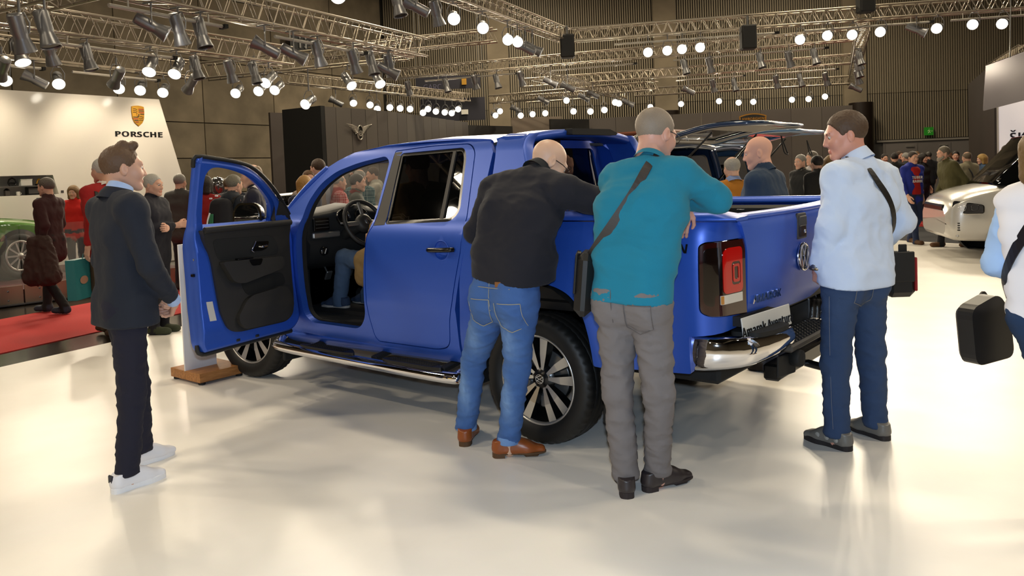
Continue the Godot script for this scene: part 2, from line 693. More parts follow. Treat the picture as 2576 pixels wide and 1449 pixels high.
# joins several nets into one mesh; each entry is [net, palette, transform]
func net_mesh(nets: Array) -> ArrayMesh:
	var v := PackedVector3Array()
	var n := PackedVector3Array()
	var c := PackedColorArray()
	var ix := PackedInt32Array()
	for e in nets:
		var xf: Transform3D = e[2] if e.size() > 2 else Transform3D()
		var base := v.size()
		var pal: Array = e[1]
		var same := xf == Transform3D()
		var nb := xf.basis.inverse().transposed()
		if same:
			v.append_array(e[0][0])
			n.append_array(e[0][1])
		else:
			for p in e[0][0]: v.append(xf * p)
			for p in e[0][1]: n.append((nb * p).normalized())
		for k in e[0][2]: c.append(pal[mini(k, pal.size() - 1)])
		var t: PackedInt32Array = e[0][3]
		var mirrored := xf.basis.determinant() < 0
		for i in range(0, t.size(), 3):
			ix.append(base + t[i])
			ix.append(base + t[i + (1 if mirrored else 2)])
			ix.append(base + t[i + (2 if mirrored else 1)])
	var a := []
	a.resize(Mesh.ARRAY_MAX)
	a[Mesh.ARRAY_VERTEX] = v
	a[Mesh.ARRAY_NORMAL] = n
	a[Mesh.ARRAY_COLOR] = c
	a[Mesh.ARRAY_INDEX] = ix
	var m := ArrayMesh.new()
	m.add_surface_from_arrays(Mesh.PRIMITIVE_TRIANGLES, a)
	return m
# ---------------------------------------------------------------- the hall
# upright board: from a to b on the ground, from y0 to y1, thickness to the back
func board(a: Vector2, b: Vector2, y0: float, y1: float, th := 0.1) -> Geo:
	var d := (b - a)
	var g := Geo.new()
	var t := d.normalized()
	g.box(Vector3((a.x + b.x) / 2, (y0 + y1) / 2, (a.y + b.y) / 2), Vector3(d.length(), y1 - y0, th), Basis(Vector3(t.x, 0, t.y), Vector3.UP, Vector3(t.x, 0, t.y).cross(Vector3.UP)))
	return g

func slab(pts: Array, y0: float, y1: float) -> Geo:
	var p := PackedVector2Array()
	for q in pts: p.append(Vector2(q.x, -q.y))
	return Geo.new().extrude(p, y1 - y0, Transform3D(Basis(Vector3.RIGHT, Vector3.FORWARD, Vector3.UP), Vector3(0, y0, 0)))

const CORNER := Vector2(25.75, 21.29)
const ALONG := Vector2(-0.8144, 0.5803)

func on_back(s: float) -> Vector2: return CORNER + ALONG * s

const HALL := 44.0

func setting() -> void:
	glowing("hall_lamp", Color(1.0, 0.94, 0.84), 6.0)
	var fl := mat("stage_white", Color(0.93, 0.915, 0.885), 0.36)
	textured(fl, noise_tex(0.01, Color(0.975, 0.97, 0.965), Color(1, 1, 1), 512, 4, 8), Vector3(0.25, 0.25, 0.25))
	struct("floor", slab([Vector2(3.4, -12), Vector2(7.9, 10.6), Vector2(7.9, 14.6), Vector2(-8.0, 9.1), Vector2(-9.0, -12.0)], -0.02, 0.0), fl, "glossy white vinyl stand floor under the pickup")
	var hf := mat("hall_floor", Color(0.19, 0.17, 0.15), 0.16)
	textured(hf, noise_tex(0.03, Color(0.75, 0.72, 0.7), Color(1, 1, 1), 512, 5, 3), Vector3(0.4, 0.4, 0.4))
	struct("floor", slab([Vector2(-20, -20), Vector2(24, -20), Vector2(28, 24), Vector2(10, 46), Vector2(-20, 46)], -0.12, -0.02), hf, "dark polished hall floor beyond the stand")
	var rc := mat("red_carpet", Color(0.70, 0.085, 0.065), 0.95)
	textured(rc, noise_tex(0.12, Color(0.8, 0.8, 0.8), Color(1, 1, 1), 256, 3, 5), Vector3(2, 2, 2))
	bumped(rc, rc.albedo_texture, 0.15)
	solo("red_carpet", slab([Vector2(4.2, -9), Vector2(6.3, -9), Vector2(12.0, 11.0), Vector2(9.6, 11.0)], -0.02, -0.012), rc, "long red aisle carpet beside the dark polished floor", "carpet")
	solo("red_carpet", slab([Vector2(-14, 10.6), Vector2(9.0, 18.6), Vector2(9.0, 22.6), Vector2(-14, 14.6)], -0.02, -0.012), rc, "red aisle carpet behind the white van", "carpet")
	solo("grey_carpet", slab([Vector2(-10, 8.6), Vector2(9.0, 15.15), Vector2(9.0, 18.55), Vector2(-10, 12.0)], -0.02, -0.014), mat("grey_carpet", Color(0.14, 0.14, 0.15), 0.95), "dark grey carpet strip between white floor and red carpet", "carpet")
	# left wall of concrete slabs, the back wall of slats, the rest of the room out of sight
	var con := mat("concrete", Color(0.55, 0.50, 0.42), 0.85)
	textured(con, noise_tex(0.008, Color(0.72, 0.72, 0.72), Color(1, 1, 1), 512, 6, 12), Vector3(0.12, 0.12, 0.12))
	var joint := mat("joint", Color(0.22, 0.20, 0.17), 0.9)
	var a := Vector2(21.2, -21.0)
	var wl := struct("wall_left", board(a, CORNER, -0.1, 11.0, 0.3), joint, "tall hall wall of cast concrete slabs")
	var dirl := (CORNER - a).normalized()
	var nl := Vector2(-dirl.y, dirl.x)
	if nl.dot(Vector2(0, 0) - a) < 0: nl = -nl
	var len := a.distance_to(CORNER)
	var turn := Basis(Vector3(dirl.x, 0, dirl.y), Vector3.UP, Vector3(dirl.x, 0, dirl.y).cross(Vector3.UP))
	var rng := RandomNumberGenerator.new()
	rng.seed = 5
	var tones := []
	for k in 4:
		var m: StandardMaterial3D = con.duplicate()
		m.albedo_color = Color(0.55, 0.50, 0.42) * (0.92 + 0.05 * k)
		tones.append(m)
	for i in 13:
		for j in 6:
			var s := len - 0.1 - 3.3 * (i + 0.5)
			if s < 1.6: continue
			var c := a + dirl * s + nl * 0.17
			var y0 := [0.0, 1.3, 2.6, 3.9, 6.2, 8.6][j] as float
			var y1 := [1.3, 2.6, 3.9, 6.2, 8.6, 11.0][j] as float
			part(wl, "concrete_slab", Geo.new().box(Vector3(c.x, (y0 + y1) / 2, c.y), Vector3(3.27, y1 - y0 - 0.03, 0.06), turn, 0.008), tones[rng.randi() % 4])
	var slat := mat("slat", Color(0.50, 0.46, 0.39), 0.7)
	var dark := mat("slat_gap", Color(0.13, 0.12, 0.10), 0.9)
	var wb := struct("wall_back", board(on_back(0), on_back(52), -0.1, 11.0, 0.3), dark, "back wall clad in narrow upright slats")
	var nb := Vector2(-ALONG.y, ALONG.x)
	if nb.dot(-CORNER) < 0: nb = -nb
	var sg := Geo.new()
	var bturn := Basis(Vector3(ALONG.x, 0, ALONG.y), Vector3.UP, Vector3(ALONG.x, 0, ALONG.y).cross(Vector3.UP))
	for i in 470:
		var s := 0.3 + 0.105 * i
		var c := on_back(s) + nb * 0.19
		for lev in [[2.5, 4.6], [4.62, 10.9]]:
			sg.box(Vector3(c.x, (lev[0] + lev[1]) / 2, c.y), Vector3(0.05 if lev[0] < 3 else 0.062, lev[1] - lev[0], 0.05), bturn)
	var sp := part(wb, "slats", sg, slat)
	sp.set_meta("kind", "stuff")
	part(wb, "wall_base", board(on_back(0) + nb * 0.18, on_back(52) + nb * 0.18, 0.0, 2.48, 0.05), mat("base_grey", Color(0.30, 0.29, 0.28), 0.6))
	# pilasters and dark round columns before the slats
	for s in [5.6, 13.3, 21.8]:
		var c0 := on_back(s) + nb * 0.25
		part(wb, "pilaster", board(c0 - ALONG * 0.5, c0 + ALONG * 0.5, 0.0, 10.9, 0.2), con)
	var cg := mat("column_brown", Color(0.13, 0.10, 0.085), 0.28, 0.3)
	for s in [13.3, 21.8]:
		var c := on_back(s) + nb * 1.0
		var o := struct("trim_1" if s < 20 else "trim_2", Geo.new().lathe([Vector2(0.52, 0), Vector2(0.52, 4.15), Vector2(0.5, 4.17), Vector2(0, 4.17)], 32, Transform3D(Basis(), Vector3(c.x, 0, c.y))), cg, "dark brown round column cladding")
	# double doors in the back wall at the right, wooden leaf, exit sign
	var c1 := on_back(23.0) + nb * 0.26
	var c2 := on_back(29.0) + nb * 0.26
	var dgrey := mat("door_grey", Color(0.42, 0.40, 0.39), 0.45)
	var dr := struct("door_1", board(c1, c2, 0.0, 2.35, 0.06), dgrey, "wide grey hall doors behind the crowd")
	for k in 4:
		var e := on_back(23.1 + 1.47 * k) + nb * 0.31
		part(dr, "door_leaf", board(e, e + ALONG * 1.40, 0.03, 2.28, 0.05), dgrey)
		part(dr, "door_closer", board(e + ALONG * 0.9 + nb * 0.05, e + ALONG * 1.25 + nb * 0.05, 2.12, 2.18, 0.06), M.machined)
	part(dr, "door_header", board(c1 - ALONG * 0.3 + nb * 0.05, c2 + ALONG * 2 + nb * 0.05, 2.38, 2.46, 0.1), mat("header", Color(0.52, 0.50, 0.47), 0.5))
	struct("door_2", board(on_back(29.3) + nb * 0.3, on_back(30.3) + nb * 0.3, 0.0, 2.35, 0.06), mat("door_wood", Color(0.55, 0.36, 0.15), 0.5), "light wooden door at the end of the slat wall")
	var ex := thing("exit_sign", "small green emergency exit sign above the grey doors", "sign")
	var ec := on_back(25.0) + nb * 0.36
	part(ex, "sign_box", board(ec - ALONG * 0.19, ec + ALONG * 0.19, 2.62, 2.98, 0.1), glowing("exit_green", Color(0.12, 0.42, 0.10), 0.35))
	var em := mat("exit_mark", Color(0.75, 0.85, 0.65), 0.5)
	var ex0 := Vector3(ec.x, 2.80, ec.y) + Vector3(nb.x, 0, nb.y) * 0.055
	var bx := Vector3(ALONG.x, 0, ALONG.y)
	part(ex, "running_figure", Geo.new().tube([ex0 + bx * -0.02 + Vector3(0, 0.05, 0), ex0 + bx * 0.01 + Vector3(0, -0.02, 0), ex0 + bx * -0.05 + Vector3(0, -0.09, 0)], 0.016, 6).tube([ex0 + bx * 0.01 + Vector3(0, -0.02, 0), ex0 + bx * 0.06 + Vector3(0, -0.08, 0)], 0.014, 6).tube([ex0 + bx * -0.07 + Vector3(0, 0.0, 0), ex0 + bx * -0.02 + Vector3(0, 0.05, 0), ex0 + bx * 0.05 + Vector3(0, 0.01, 0)], 0.012, 6).lathe([Vector2(0, 0.02), Vector2(0.02, 0), Vector2(0, -0.02)], 8, Transform3D(Basis(), ex0 + Vector3(0, 0.09, 0))), em)
	part(ex, "arrow", Geo.new().tube([ex0 + bx * 0.08, ex0 + bx * 0.16], 0.014, 6), em)
	# unseen rest of the room
	struct("wall_right", board(on_back(52), Vector2(-20, 0), -0.1, 11.0, 0.3), mat("plain_wall", Color(0.40, 0.37, 0.32), 0.85))
	struct("wall_right", board(Vector2(-20, 0), Vector2(-20, -21), -0.1, 11.0, 0.3), M.plain_wall)
	struct("wall_front", board(Vector2(-20, -21), a, -0.1, 11.0, 0.3), M.plain_wall)
	struct("ceiling", slab([Vector2(-21, -22), Vector2(25, -22), Vector2(29, 24), Vector2(10, 54), Vector2(-21, 54)], 11.0, 11.3), mat("ceiling_dark", Color(0.16, 0.15, 0.14), 0.9))
	# general hall lighting: long luminaires high under the ceiling, out of the picture
	for q in [[2, 2, 0.8], [13, 3, 1.3], [2, 14, 1.0], [12, 13, 1.5], [17, 20, 2.2], [7, 26, 2.4], [-8, 4, 0.8], [-4, 22, 1.2], [2, -10, 0.8], [11, -9, 0.8]]:
		var l := thing("ceiling_luminaire", "long white hall luminaire under the dark ceiling", "luminaire", Vector3(q[0], 10.4, q[1]), 0.2, "hall luminaires")
		part(l, "housing", Geo.new().box(Vector3(0, 0.08, 0), Vector3(2.4, 0.16, 0.6), Basis(), 0.02), M.trim_grey)
		part(l, "diffuser", Geo.new().box(Vector3(0, -0.01, 0), Vector3(2.3, 0.02, 0.5)), M.hall_lamp)
		part(l, "hanger", Geo.new().tube([Vector3(0, 0.15, 0), Vector3(0, 0.62, 0)], 0.02, 6), M.trim_grey)
		var al := AreaLight3D.new()
		al.name = "glow"
		l.add_child(al)
		al.area_size = Vector2(2.3, 0.5)
		al.transform = Transform3D(Basis(Vector3.RIGHT, -PI / 2), Vector3(0, -0.03, 0))
		al.light_color = Color(1.0, 0.93, 0.80)
		al.light_energy = HALL * q[2]
		al.area_range = 60.0
		al.shadow_enabled = true
	# wall signs
	var sgn := thing("washroom_sign", "dark square washroom sign high on the concrete wall", "sign")
	var s0 := Vector2(24.55, 15.34)
	var s1 := Vector2(24.73, 16.66)
	part(sgn, "sign_board", board(s0, s1, 7.0, 7.66, 0.06), mat("sign_navy", Color(0.06, 0.065, 0.09), 0.5))
	var sw := mat("sign_white", Color(0.62, 0.62, 0.62), 0.6)
	for k in 2:
		var q := s0.lerp(s1, 0.38 + 0.24 * k) + Vector2(-0.06, 0)
		part(sgn, "pictogram", Geo.new().tube([Vector3(q.x, 7.10, q.y), Vector3(q.x, 7.42, q.y)], 0.05, 8).lathe([Vector2(0, 0.06), Vector2(0.06, 0), Vector2(0, -0.06)], 8, Transform3D(Basis(), Vector3(q.x, 7.52, q.y))), sw)
	part(sgn, "arrow", Geo.new().tube([Vector3(24.60, 7.15, 16.1), Vector3(24.62, 7.45, 16.3)], 0.03, 6), sw)
# [along X, height, along Z, state: 0 off, 1 lit, 2 lit and turned aside, number of its girder]
const LAMPS := {
	"stand": [6.76, 4.42, 12.76, 1, 1, 6.35, 4.43, 12.97, 1, 1, 6.04, 4.44, 13.13, 1, 1, 5.66, 4.45, 13.32, 1, 1, 3.63, 4.47, 14.35, 1, 1, 3.09, 4.52, 14.62, 1, 1, 2.61, 4.50, 14.87, 1, 1, 2.07, 4.52, 15.14, 1, 1, 1.01, 4.51, 15.68, 1, 1, 0.35, 4.54, 16.01, 1, 1, -0.18, 4.51, 16.29, 1, 1, 7.77, 4.42, 8.60, 1, 0, 7.88, 4.44, 9.07, 1, 0, 7.98, 4.34, 9.47, 2, 0, 8.07, 4.38, 9.85, 2, 0, 7.23, 4.50, 6.36, 1, 0, 7.50, 4.50, 7.49, 1, 0, 6.92, 4.46, 5.10, 2, 0, 7.08, 4.46, 5.75, 0, 0, 6.79, 4.42, 4.55, 0, 0, 1.41, 4.50, 15.48, 2, 1],
	"second": [15.85, 4.46, 13.47, 0, 4, 14.60, 4.45, 13.92, 0, 4, 13.68, 4.48, 14.24, 0, 4, 13.00, 4.45, 14.49, 0, 4, 12.25, 4.47, 14.75, 0, 4, 7.62, 4.44, 16.41, 0, 4, 6.97, 4.44, 16.64, 0, 4, 5.68, 4.45, 17.10, 0, 4, 4.98, 4.42, 17.35, 0, 4, 4.36, 4.44, 17.57, 0, 4, 11.38, 4.30, 15.07, 2, 4, 10.88, 4.12, 15.24, 2, 4, 10.89, 3.75, 6.87, 1, 16, 10.18, 3.74, 7.08, 1, 16, 8.91, 3.70, 6.24, 2, 18],
	"third": [9.13, 4.37, 21.56, 0, 6, 8.47, 4.35, 21.83, 0, 6, 7.20, 4.36, 22.33, 0, 6, 6.48, 4.35, 22.61, 0, 6, 5.74, 4.34, 22.91, 0, 6, 9.92, 4.26, 21.25, 2, 6, 13.38, 4.27, 19.88, 2, 6, 13.07, 4.36, 20.00, 2, 6, 14.80, 4.27, 19.32, 2, 6, 14.02, 4.24, 19.63, 1, 6],
	"end": [4.07, 4.50, 20.65, 0, 5, 3.79, 4.53, 19.72, 0, 5, 4.40, 4.50, 21.73, 0, 5, 4.20, 4.31, 21.07, 0, 5, 4.48, 4.20, 22.01, 0, 5, 5.41, 4.14, 25.08, 2, 5],
	"rear": [12.22, 4.20, 25.25, 1, 7, 10.87, 4.23, 25.93, 1, 7, 10.19, 4.13, 26.28, 1, 7, 9.68, 4.13, 26.54, 1, 7, 8.36, 4.13, 27.21, 1, 7, 7.80, 4.12, 27.49, 1, 7, 7.25, 4.18, 27.77, 1, 7, 12.57, 4.10, 20.67, 1, 11, 12.43, 4.05, 20.70, 1, 11, 13.33, 4.15, 24.69, 1, 7, 14.20, 3.88, 20.32, 1, 11, 13.53, 3.83, 20.46, 1, 11, 12.99, 3.85, 20.58, 1, 11, 16.38, 3.87, 19.86, 1, 11, 15.88, 3.89, 19.97, 1, 11, 15.35, 3.89, 20.08, 1, 11, 12.07, 4.00, 20.77, 2, 11, 17.47, 3.95, 19.63, 1, 11, 17.26, 4.10, 19.67, 1, 11, 16.53, 4.10, 19.83, 2, 11],
	"far": [17.37, 4.13, 12.44, 1, 9, 17.47, 4.11, 13.24, 1, 9, 17.52, 3.99, 13.60, 1, 9, 17.60, 4.07, 14.25, 1, 9, 17.67, 4.07, 14.80, 1, 9, 17.74, 4.07, 15.35, 1, 9, 17.84, 3.97, 16.09, 1, 9, 17.88, 4.12, 16.40, 1, 9, 17.94, 4.05, 16.87, 1, 9, 18.01, 4.04, 17.42, 1, 9, 18.07, 4.03, 17.87, 1, 9, 18.12, 4.20, 18.30, 1, 9],
	"left": [13.73, 3.75, 1.13, 1, 15, 13.94, 3.77, 2.16, 1, 15, 14.21, 3.77, 3.48, 1, 15, 14.31, 3.77, 3.99, 1, 15, 14.43, 3.76, 4.57, 1, 15, 11.17, 3.78, 2.63, 1, 17, 11.26, 3.78, 3.17, 1, 17, 13.79, 3.76, 6.01, 1, 16, 13.14, 3.76, 6.20, 1, 16, 11.62, 3.76, 5.38, 1, 17, 12.69, 3.75, 6.33, 1, 16, 10.81, 3.75, 0.37, 1, 17, 11.89, 3.37, 6.57, 1, 16, 13.85, 3.73, 1.71, 2, 15, 7.82, 3.77, 0.95, 2, 18, 8.24, 3.74, 3.01, 2, 18, 8.38, 3.72, 3.65, 2, 18, 17.27, 4.07, 11.67, 2, 9, 7.45, 3.42, -0.82, 0, 18, 7.51, 3.51, -0.52, 0, 18, 10.88, 3.80, 0.84, 0, 17, 10.98, 3.78, 1.46, 0, 17, 7.91, 3.79, 1.38, 0, 18, 7.99, 3.79, 1.77, 0, 18, 8.50, 3.79, 4.24, 0, 18, 11.33, 3.81, 3.59, 0, 17, 11.46, 3.82, 4.38, 0, 17, 11.55, 3.84, 4.99, 0, 17, 8.70, 3.76, 5.20, 0, 18, 8.81, 3.78, 5.73, 0, 18, 8.92, 3.80, 6.29, 0, 18],
}
const GIRDERS := [
	[8.54, 11.78, 3.6, -8.6, 4.8, 0.29, "long side girder of the stand rig running toward the photographer"],
	[8.42, 11.92, -0.9, 16.65, 4.8, 0.29, "front cross girder of the stand rig above the crowd"],
	[-1.1, 16.3, -6.7, -8.2, 4.8, 0.29, "side girder of the stand rig overhead on the right"],
	[3.3, -8.6, -6.4, -8.6, 4.8, 0.29, "cross girder of the stand rig behind the photographer"],
	[16.6, 13.2, 3.45, 17.9, 4.8, 0.29, "second cross girder, behind the front one"],
	[2.85, 16.6, 7.2, 31, 4.8, 0.29, "girder running away at the right end, carrying stacked spotlights"],
	[15.6, 19, 5, 23.2, 4.8, 0.29, "third cross girder with a row of unlit spotlights"],
	[13.9, 24.4, 6.4, 28.2, 4.6, 0.29, "rear cross girder above the dark panelled stand"],
	[12.2, 15.4, 14.2, 24, 4.5, 0.29, "slanting girder joining the second and rear cross girders"],
	[17, 9.6, 18.2, 18.9, 4.5, 0.29, "far girder above the winged-emblem stand"],
	[14.5, 8.7, 9.6, 10.4, 4.8, 0.29, "short girder beside the open end of the left rig"],
	[17.6, 19.6, 11, 21, 4.4, 0.29, "short far cross girder before the hanging banners"],
	[17.3, 21.6, 14.6, 22.6, 4.5, 0.29, "lowest far girder under the hanging banners"],
	[0.46, 25.8, 2.2, 31.5, 4.8, 0.29, "girder over the far right stand canopy"],
	[0.2, 25.5, -4, 27.1, 4.8, 0.29, "cross girder over the far right stand canopy"],
	[12.6, -4.4, 14.6, 5.4, 4.1, 0.36, "lower left girder above the white crest wall"],
	[14.76, 5.72, 9.5, 7.28, 4.1, 0.36, "cross girder closing the left rig"],
	[10.2, -3.4, 11.7, 5.9, 4.1, 0.36, "middle girder of the left rig"],
	[7, -3, 9.15, 7.38, 4.1, 0.36, "upper girder of the left rig with hanging unlit spotlights"],
	[9.9, -0.1, 7.9, 0.2, 4.1, 0.36, "short girder in the upper left corner"],
]
# ---------------------------------------------------------------- lighting trusses and spotlights
# a square lattice girder from a to b, bottom chords at height y
func girder(a: Vector2, b: Vector2, y: float, label: String, group: String, high := 0.29) -> void:
	var t := thing("lighting_truss", label, "truss", Vector3((a.x + b.x) / 2, y, (a.y + b.y) / 2), 0.0, group)
	var o := t.position
	var A := Vector3(a.x, y, a.y) - o
	var B := Vector3(b.x, y, b.y) - o
	var d := (B - A).normalized()
	var s := d.cross(Vector3.UP) * high / 2
	var u := Vector3(0, high, 0)
	for c in [-s, s, u - s, u + s]: part(t, "chord", Geo.new().tube([A + c, B + c], 0.025, 6), M.truss)
	var lat := Geo.new()
	var n := maxi(2, roundi(A.distance_to(B) / high / 0.95))
	for i in n:
		var p := A.lerp(B, float(i) / n)
		var q := A.lerp(B, (i + 1.0) / n)
		var m := (p + q) / 2
		for e in [-s, s]:
			lat.tube([p + e, m + e + u], 0.011, 4, false)
			lat.tube([m + e + u, q + e], 0.011, 4, false)
		lat.tube([p - s, q + s], 0.010, 4, false)
		lat.tube([p + u + s, q + u - s], 0.010, 4, false)
	var l := part(t, "lattice", lat, M.truss)
	l.set_meta("kind", "stuff")

# thin power rail that hangs under a girder and carries the lamps
func rail(a: Vector3, b: Vector3, label: String) -> void:
	var t := thing("lamp_rail", label, "rail", (a + b) / 2, 0.0, label)
	part(t, "rail_bar", Geo.new().tube([a - t.position, b - t.position], 0.028, 6), M.rail_white)
	part(t, "end_box", Geo.new().box(b - t.position, Vector3(0.16, 0.06, 0.06)), M.matt_black)
	for k in 2:
		var p := a.lerp(b, 0.15 + 0.7 * k) - t.position
		part(t, "hanger", Geo.new().tube([p, p + Vector3(0, 0.14, 0)], 0.012, 5), M.rail_white)

var lamp_parts := {}

func lamp_meshes() -> void:
	# local: -Z is where the light goes, the yoke hangs from +Y
	var can := Geo.new()
	var xf := Transform3D(Basis(Vector3.RIGHT, PI / 2), Vector3.ZERO)   # lathe Y -> +Z
	can.lathe([Vector2(0.0, 0.34), Vector2(0.075, 0.335), Vector2(0.088, 0.31), Vector2(0.088, 0.10), Vector2(0.078, 0.07), Vector2(0.085, 0.03), Vector2(0.118, -0.10), Vector2(0.120, -0.115), Vector2(0.112, -0.115), Vector2(0.108, -0.095)], 20, xf)
	lamp_parts.can = can.mesh()
	lamp_parts.lens = Geo.new().lathe([Vector2(0.0, -0.1), Vector2(0.109, -0.1)], 20, xf).mesh()
	lamp_parts.lens_flip = Geo.new().lathe([Vector2(0.109, -0.1), Vector2(0.0, -0.1)], 20, xf).mesh()
	var y := Geo.new()
	y.tube(V3([-0.11, 0, 0.1, -0.12, 0.12, 0.1, -0.06, 0.24, 0.1, 0.06, 0.24, 0.1, 0.12, 0.12, 0.1, 0.11, 0, 0.1]), 0.010, 6)
	y.tube(V3([0, 0.24, 0.1, 0, 0.36, 0.1]), 0.016, 6)
	lamp_parts.yoke = y.mesh()

func spot(at: Vector3, aim: Vector3, lit: bool, label: String, group: String, energy := 0.0, wide := 34.0, hang := []) -> void:
	var t := thing("spotlight", label, "spotlight", at, 0.0, group)
	var d := (aim - at).normalized()
	var b := Basis.looking_at(d, Vector3.UP)
	var can := part(t, "can", lamp_parts.can, M.can)
	can.transform = Transform3D(b, Vector3(0, 0, 0) - b * Vector3(0, 0, 0.1) + Vector3(0, 0.0, 0))
	var lens := part(t, "lens", lamp_parts.lens, M.lamp_on if lit else M.lamp_off)
	lens.transform = can.transform
	var yoke := part(t, "yoke", lamp_parts.yoke, M.can)
	yoke.transform = Transform3D(Basis(Vector3.UP, atan2(-d.x, -d.z)), Vector3(0, 0, 0)) * Transform3D(Basis(), Vector3(0, 0, -0.1))
	if hang.size():
		var y: float = hang[4] - at.y
		var across: Vector3 = Vector3(hang[3] - hang[1], 0, hang[0] - hang[2]).normalized() * (hang[5] / 2 + 0.02)
		part(t, "drop_pipe", Geo.new().tube([Vector3(0, minf(0.33, y - 0.02), 0), Vector3(0, y, 0)], 0.014, 6).tube([Vector3(0, y, 0) - across, Vector3(0, y, 0) + across], 0.014, 6), M.can)
	if lit and energy > 0.0:
		var l := SpotLight3D.new()
		l.name = "beam"
		t.add_child(l)
		l.transform = can.transform * Transform3D(Basis(), Vector3(0, 0, -0.13))
		l.light_color = WARM
		l.light_energy = energy
		l.light_size = 0.10
		l.spot_angle = wide
		l.spot_angle_attenuation = 0.8
		l.spot_range = 60.0
		l.shadow_enabled = true

func rig() -> void:
	mat("truss", Color(0.66, 0.62, 0.56), 0.32, 0.8)
	mat("rail_white", Color(0.72, 0.70, 0.66), 0.4, 0.2)
	mat("can", Color(0.52, 0.52, 0.53), 0.38, 0.6)
	glowing("lamp_on", Color(1.0, 0.97, 0.90), 14.0)
	mat("lamp_off", Color(0.16, 0.16, 0.17), 0.1, 0.4)
	lamp_meshes()
	for q in GIRDERS: girder(Vector2(q[0], q[1]), Vector2(q[2], q[3]), q[4], q[6], "", q[5])
	var names := {"stand": "on the front girders of the stand rig", "second": "on the second cross girder", "third": "on the third cross girder", "end": "stacked on the girder at the right end", "rear": "in the rear rows over the dark panelled stand", "far": "in the cluster over the winged-emblem stand", "left": "on the left rig above the white crest wall"}
	var goals := {"stand": Vector3(0.3, 0.8, -0.8), "second": Vector3(7, 0.5, 6), "third": Vector3(5, 0.5, 10), "end": Vector3(0, 0.5, 14), "rear": Vector3(6.5, 0.8, 12), "far": Vector3(11, 0.8, 8), "left": Vector3(9.0, 0.6, 0.5)}
	var power := {"stand": 7.5, "second": 4.0, "third": 4.0, "end": 4.0, "rear": 4.5, "far": 3.0, "left": 4.0}
	for k in LAMPS:
		var a: Array = LAMPS[k]
		for i in range(0, a.size(), 5):
			var p := Vector3(a[i], a[i + 1], a[i + 2])
			var lit: int = a[i + 3]
			var aim: Vector3 = goals[k]
			var to_eye := EYE - p
			if lit == 2: aim = p + Vector3(to_eye.z, -absf(to_eye.length()) * 0.55, -to_eye.x) * (1.0 if i % 10 == 0 else -1.0)
			elif lit == 0: aim = p + Vector3(0.18 * to_eye.z, -absf(to_eye.length()) * 0.8, -0.18 * to_eye.x) * 1.0 - to_eye * (0.25 if i % 10 == 0 else -0.1)
			var label: String = ("lit spotlight " if lit == 1 else "side-on lit spotlight " if lit == 2 else "unlit grey spotlight ") + names[k]
			spot(p, aim, lit > 0, label, label, power[k] * (1.0 if lit == 1 else 0.7), 32.0, GIRDERS[a[i + 4]])
	# the white wall with the crest is washed from the left rig
	for q in [Vector3(11.9, 3.62, 0.5), Vector3(12.0, 3.62, 2.4), Vector3(12.1, 3.62, 3.9)]:
		spot(q, Vector3(q.x + 1.9, 2.3, q.z + 0.1), true, "spotlight on the left rig turned to the white wall", "wall washers of the left rig", 3.0, 40.0)
	# overhead, outside the picture: the same rig goes on over the pickup and the photographer
	for q in [Vector3(-2.1, 4.3, 10), Vector3(-2.83, 4.3, 7), Vector3(-3.56, 4.3, 4), Vector3(-4.29, 4.3, 1), Vector3(-5.0, 4.3, -2)]:
		spot(q, Vector3(0.2, 0.6, -0.8), true, "lit spotlight on the right side girder of the stand rig", "spotlights of the right side girder", 2.4, 40.0)
	for q in [Vector3(6.4, 4.3, 3), Vector3(6.16, 4.3, 2), Vector3(5.43, 4.3, -1), Vector3(4.7, 4.3, -4)]:
		spot(q, Vector3(0.8, 0.6, -1.2), true, "lit spotlight on the left side girder of the stand rig", "spotlights of the left side girder", 3.6, 40.0)
	for q in [Vector3(2.4, 4.3, -8.5), Vector3(0.0, 4.3, -8.5), Vector3(-2.4, 4.3, -8.5), Vector3(-4.8, 4.3, -8.5)]:
		spot(q, Vector3(0.4, 0.6, -1.2), true, "lit spotlight on the girder behind the photographer", "spotlights of the near girder", 1.8, 40.0)
	# thin lamp rails below the girders
	for r in [[1, 0.10, 0.46, "white lamp rail under the front cross girder"], [1, 0.52, 0.78, "white lamp rail under the front cross girder"], [1, 0.82, 0.98, "white lamp rail under the front cross girder"], [4, 0.1, 0.32, "white lamp rail under the second cross girder"], [4, 0.4, 0.58, "white lamp rail under the second cross girder"], [4, 0.66, 0.95, "white lamp rail under the second cross girder"], [6, 0.5, 0.7, "white lamp rail under the third cross girder"], [6, 0.74, 0.96, "white lamp rail under the third cross girder"], [15, 0.42, 0.64, "lamp rail under the lower left girder"], [15, 0.7, 0.9, "lamp rail under the lower left girder"], [17, 0.45, 0.7, "lamp rail under the middle left girder"], [18, 0.32, 0.5, "lamp rail under the upper girder of the left rig"], [18, 0.6, 0.82, "lamp rail under the upper girder of the left rig"]]:
		var q: Array = GIRDERS[r[0]]
		var a3 := Vector3(q[0], q[4] - 0.15, q[1])
		var b3 := Vector3(q[2], q[4] - 0.15, q[3])
		rail(a3.lerp(b3, r[1]), a3.lerp(b3, r[2]), r[3])
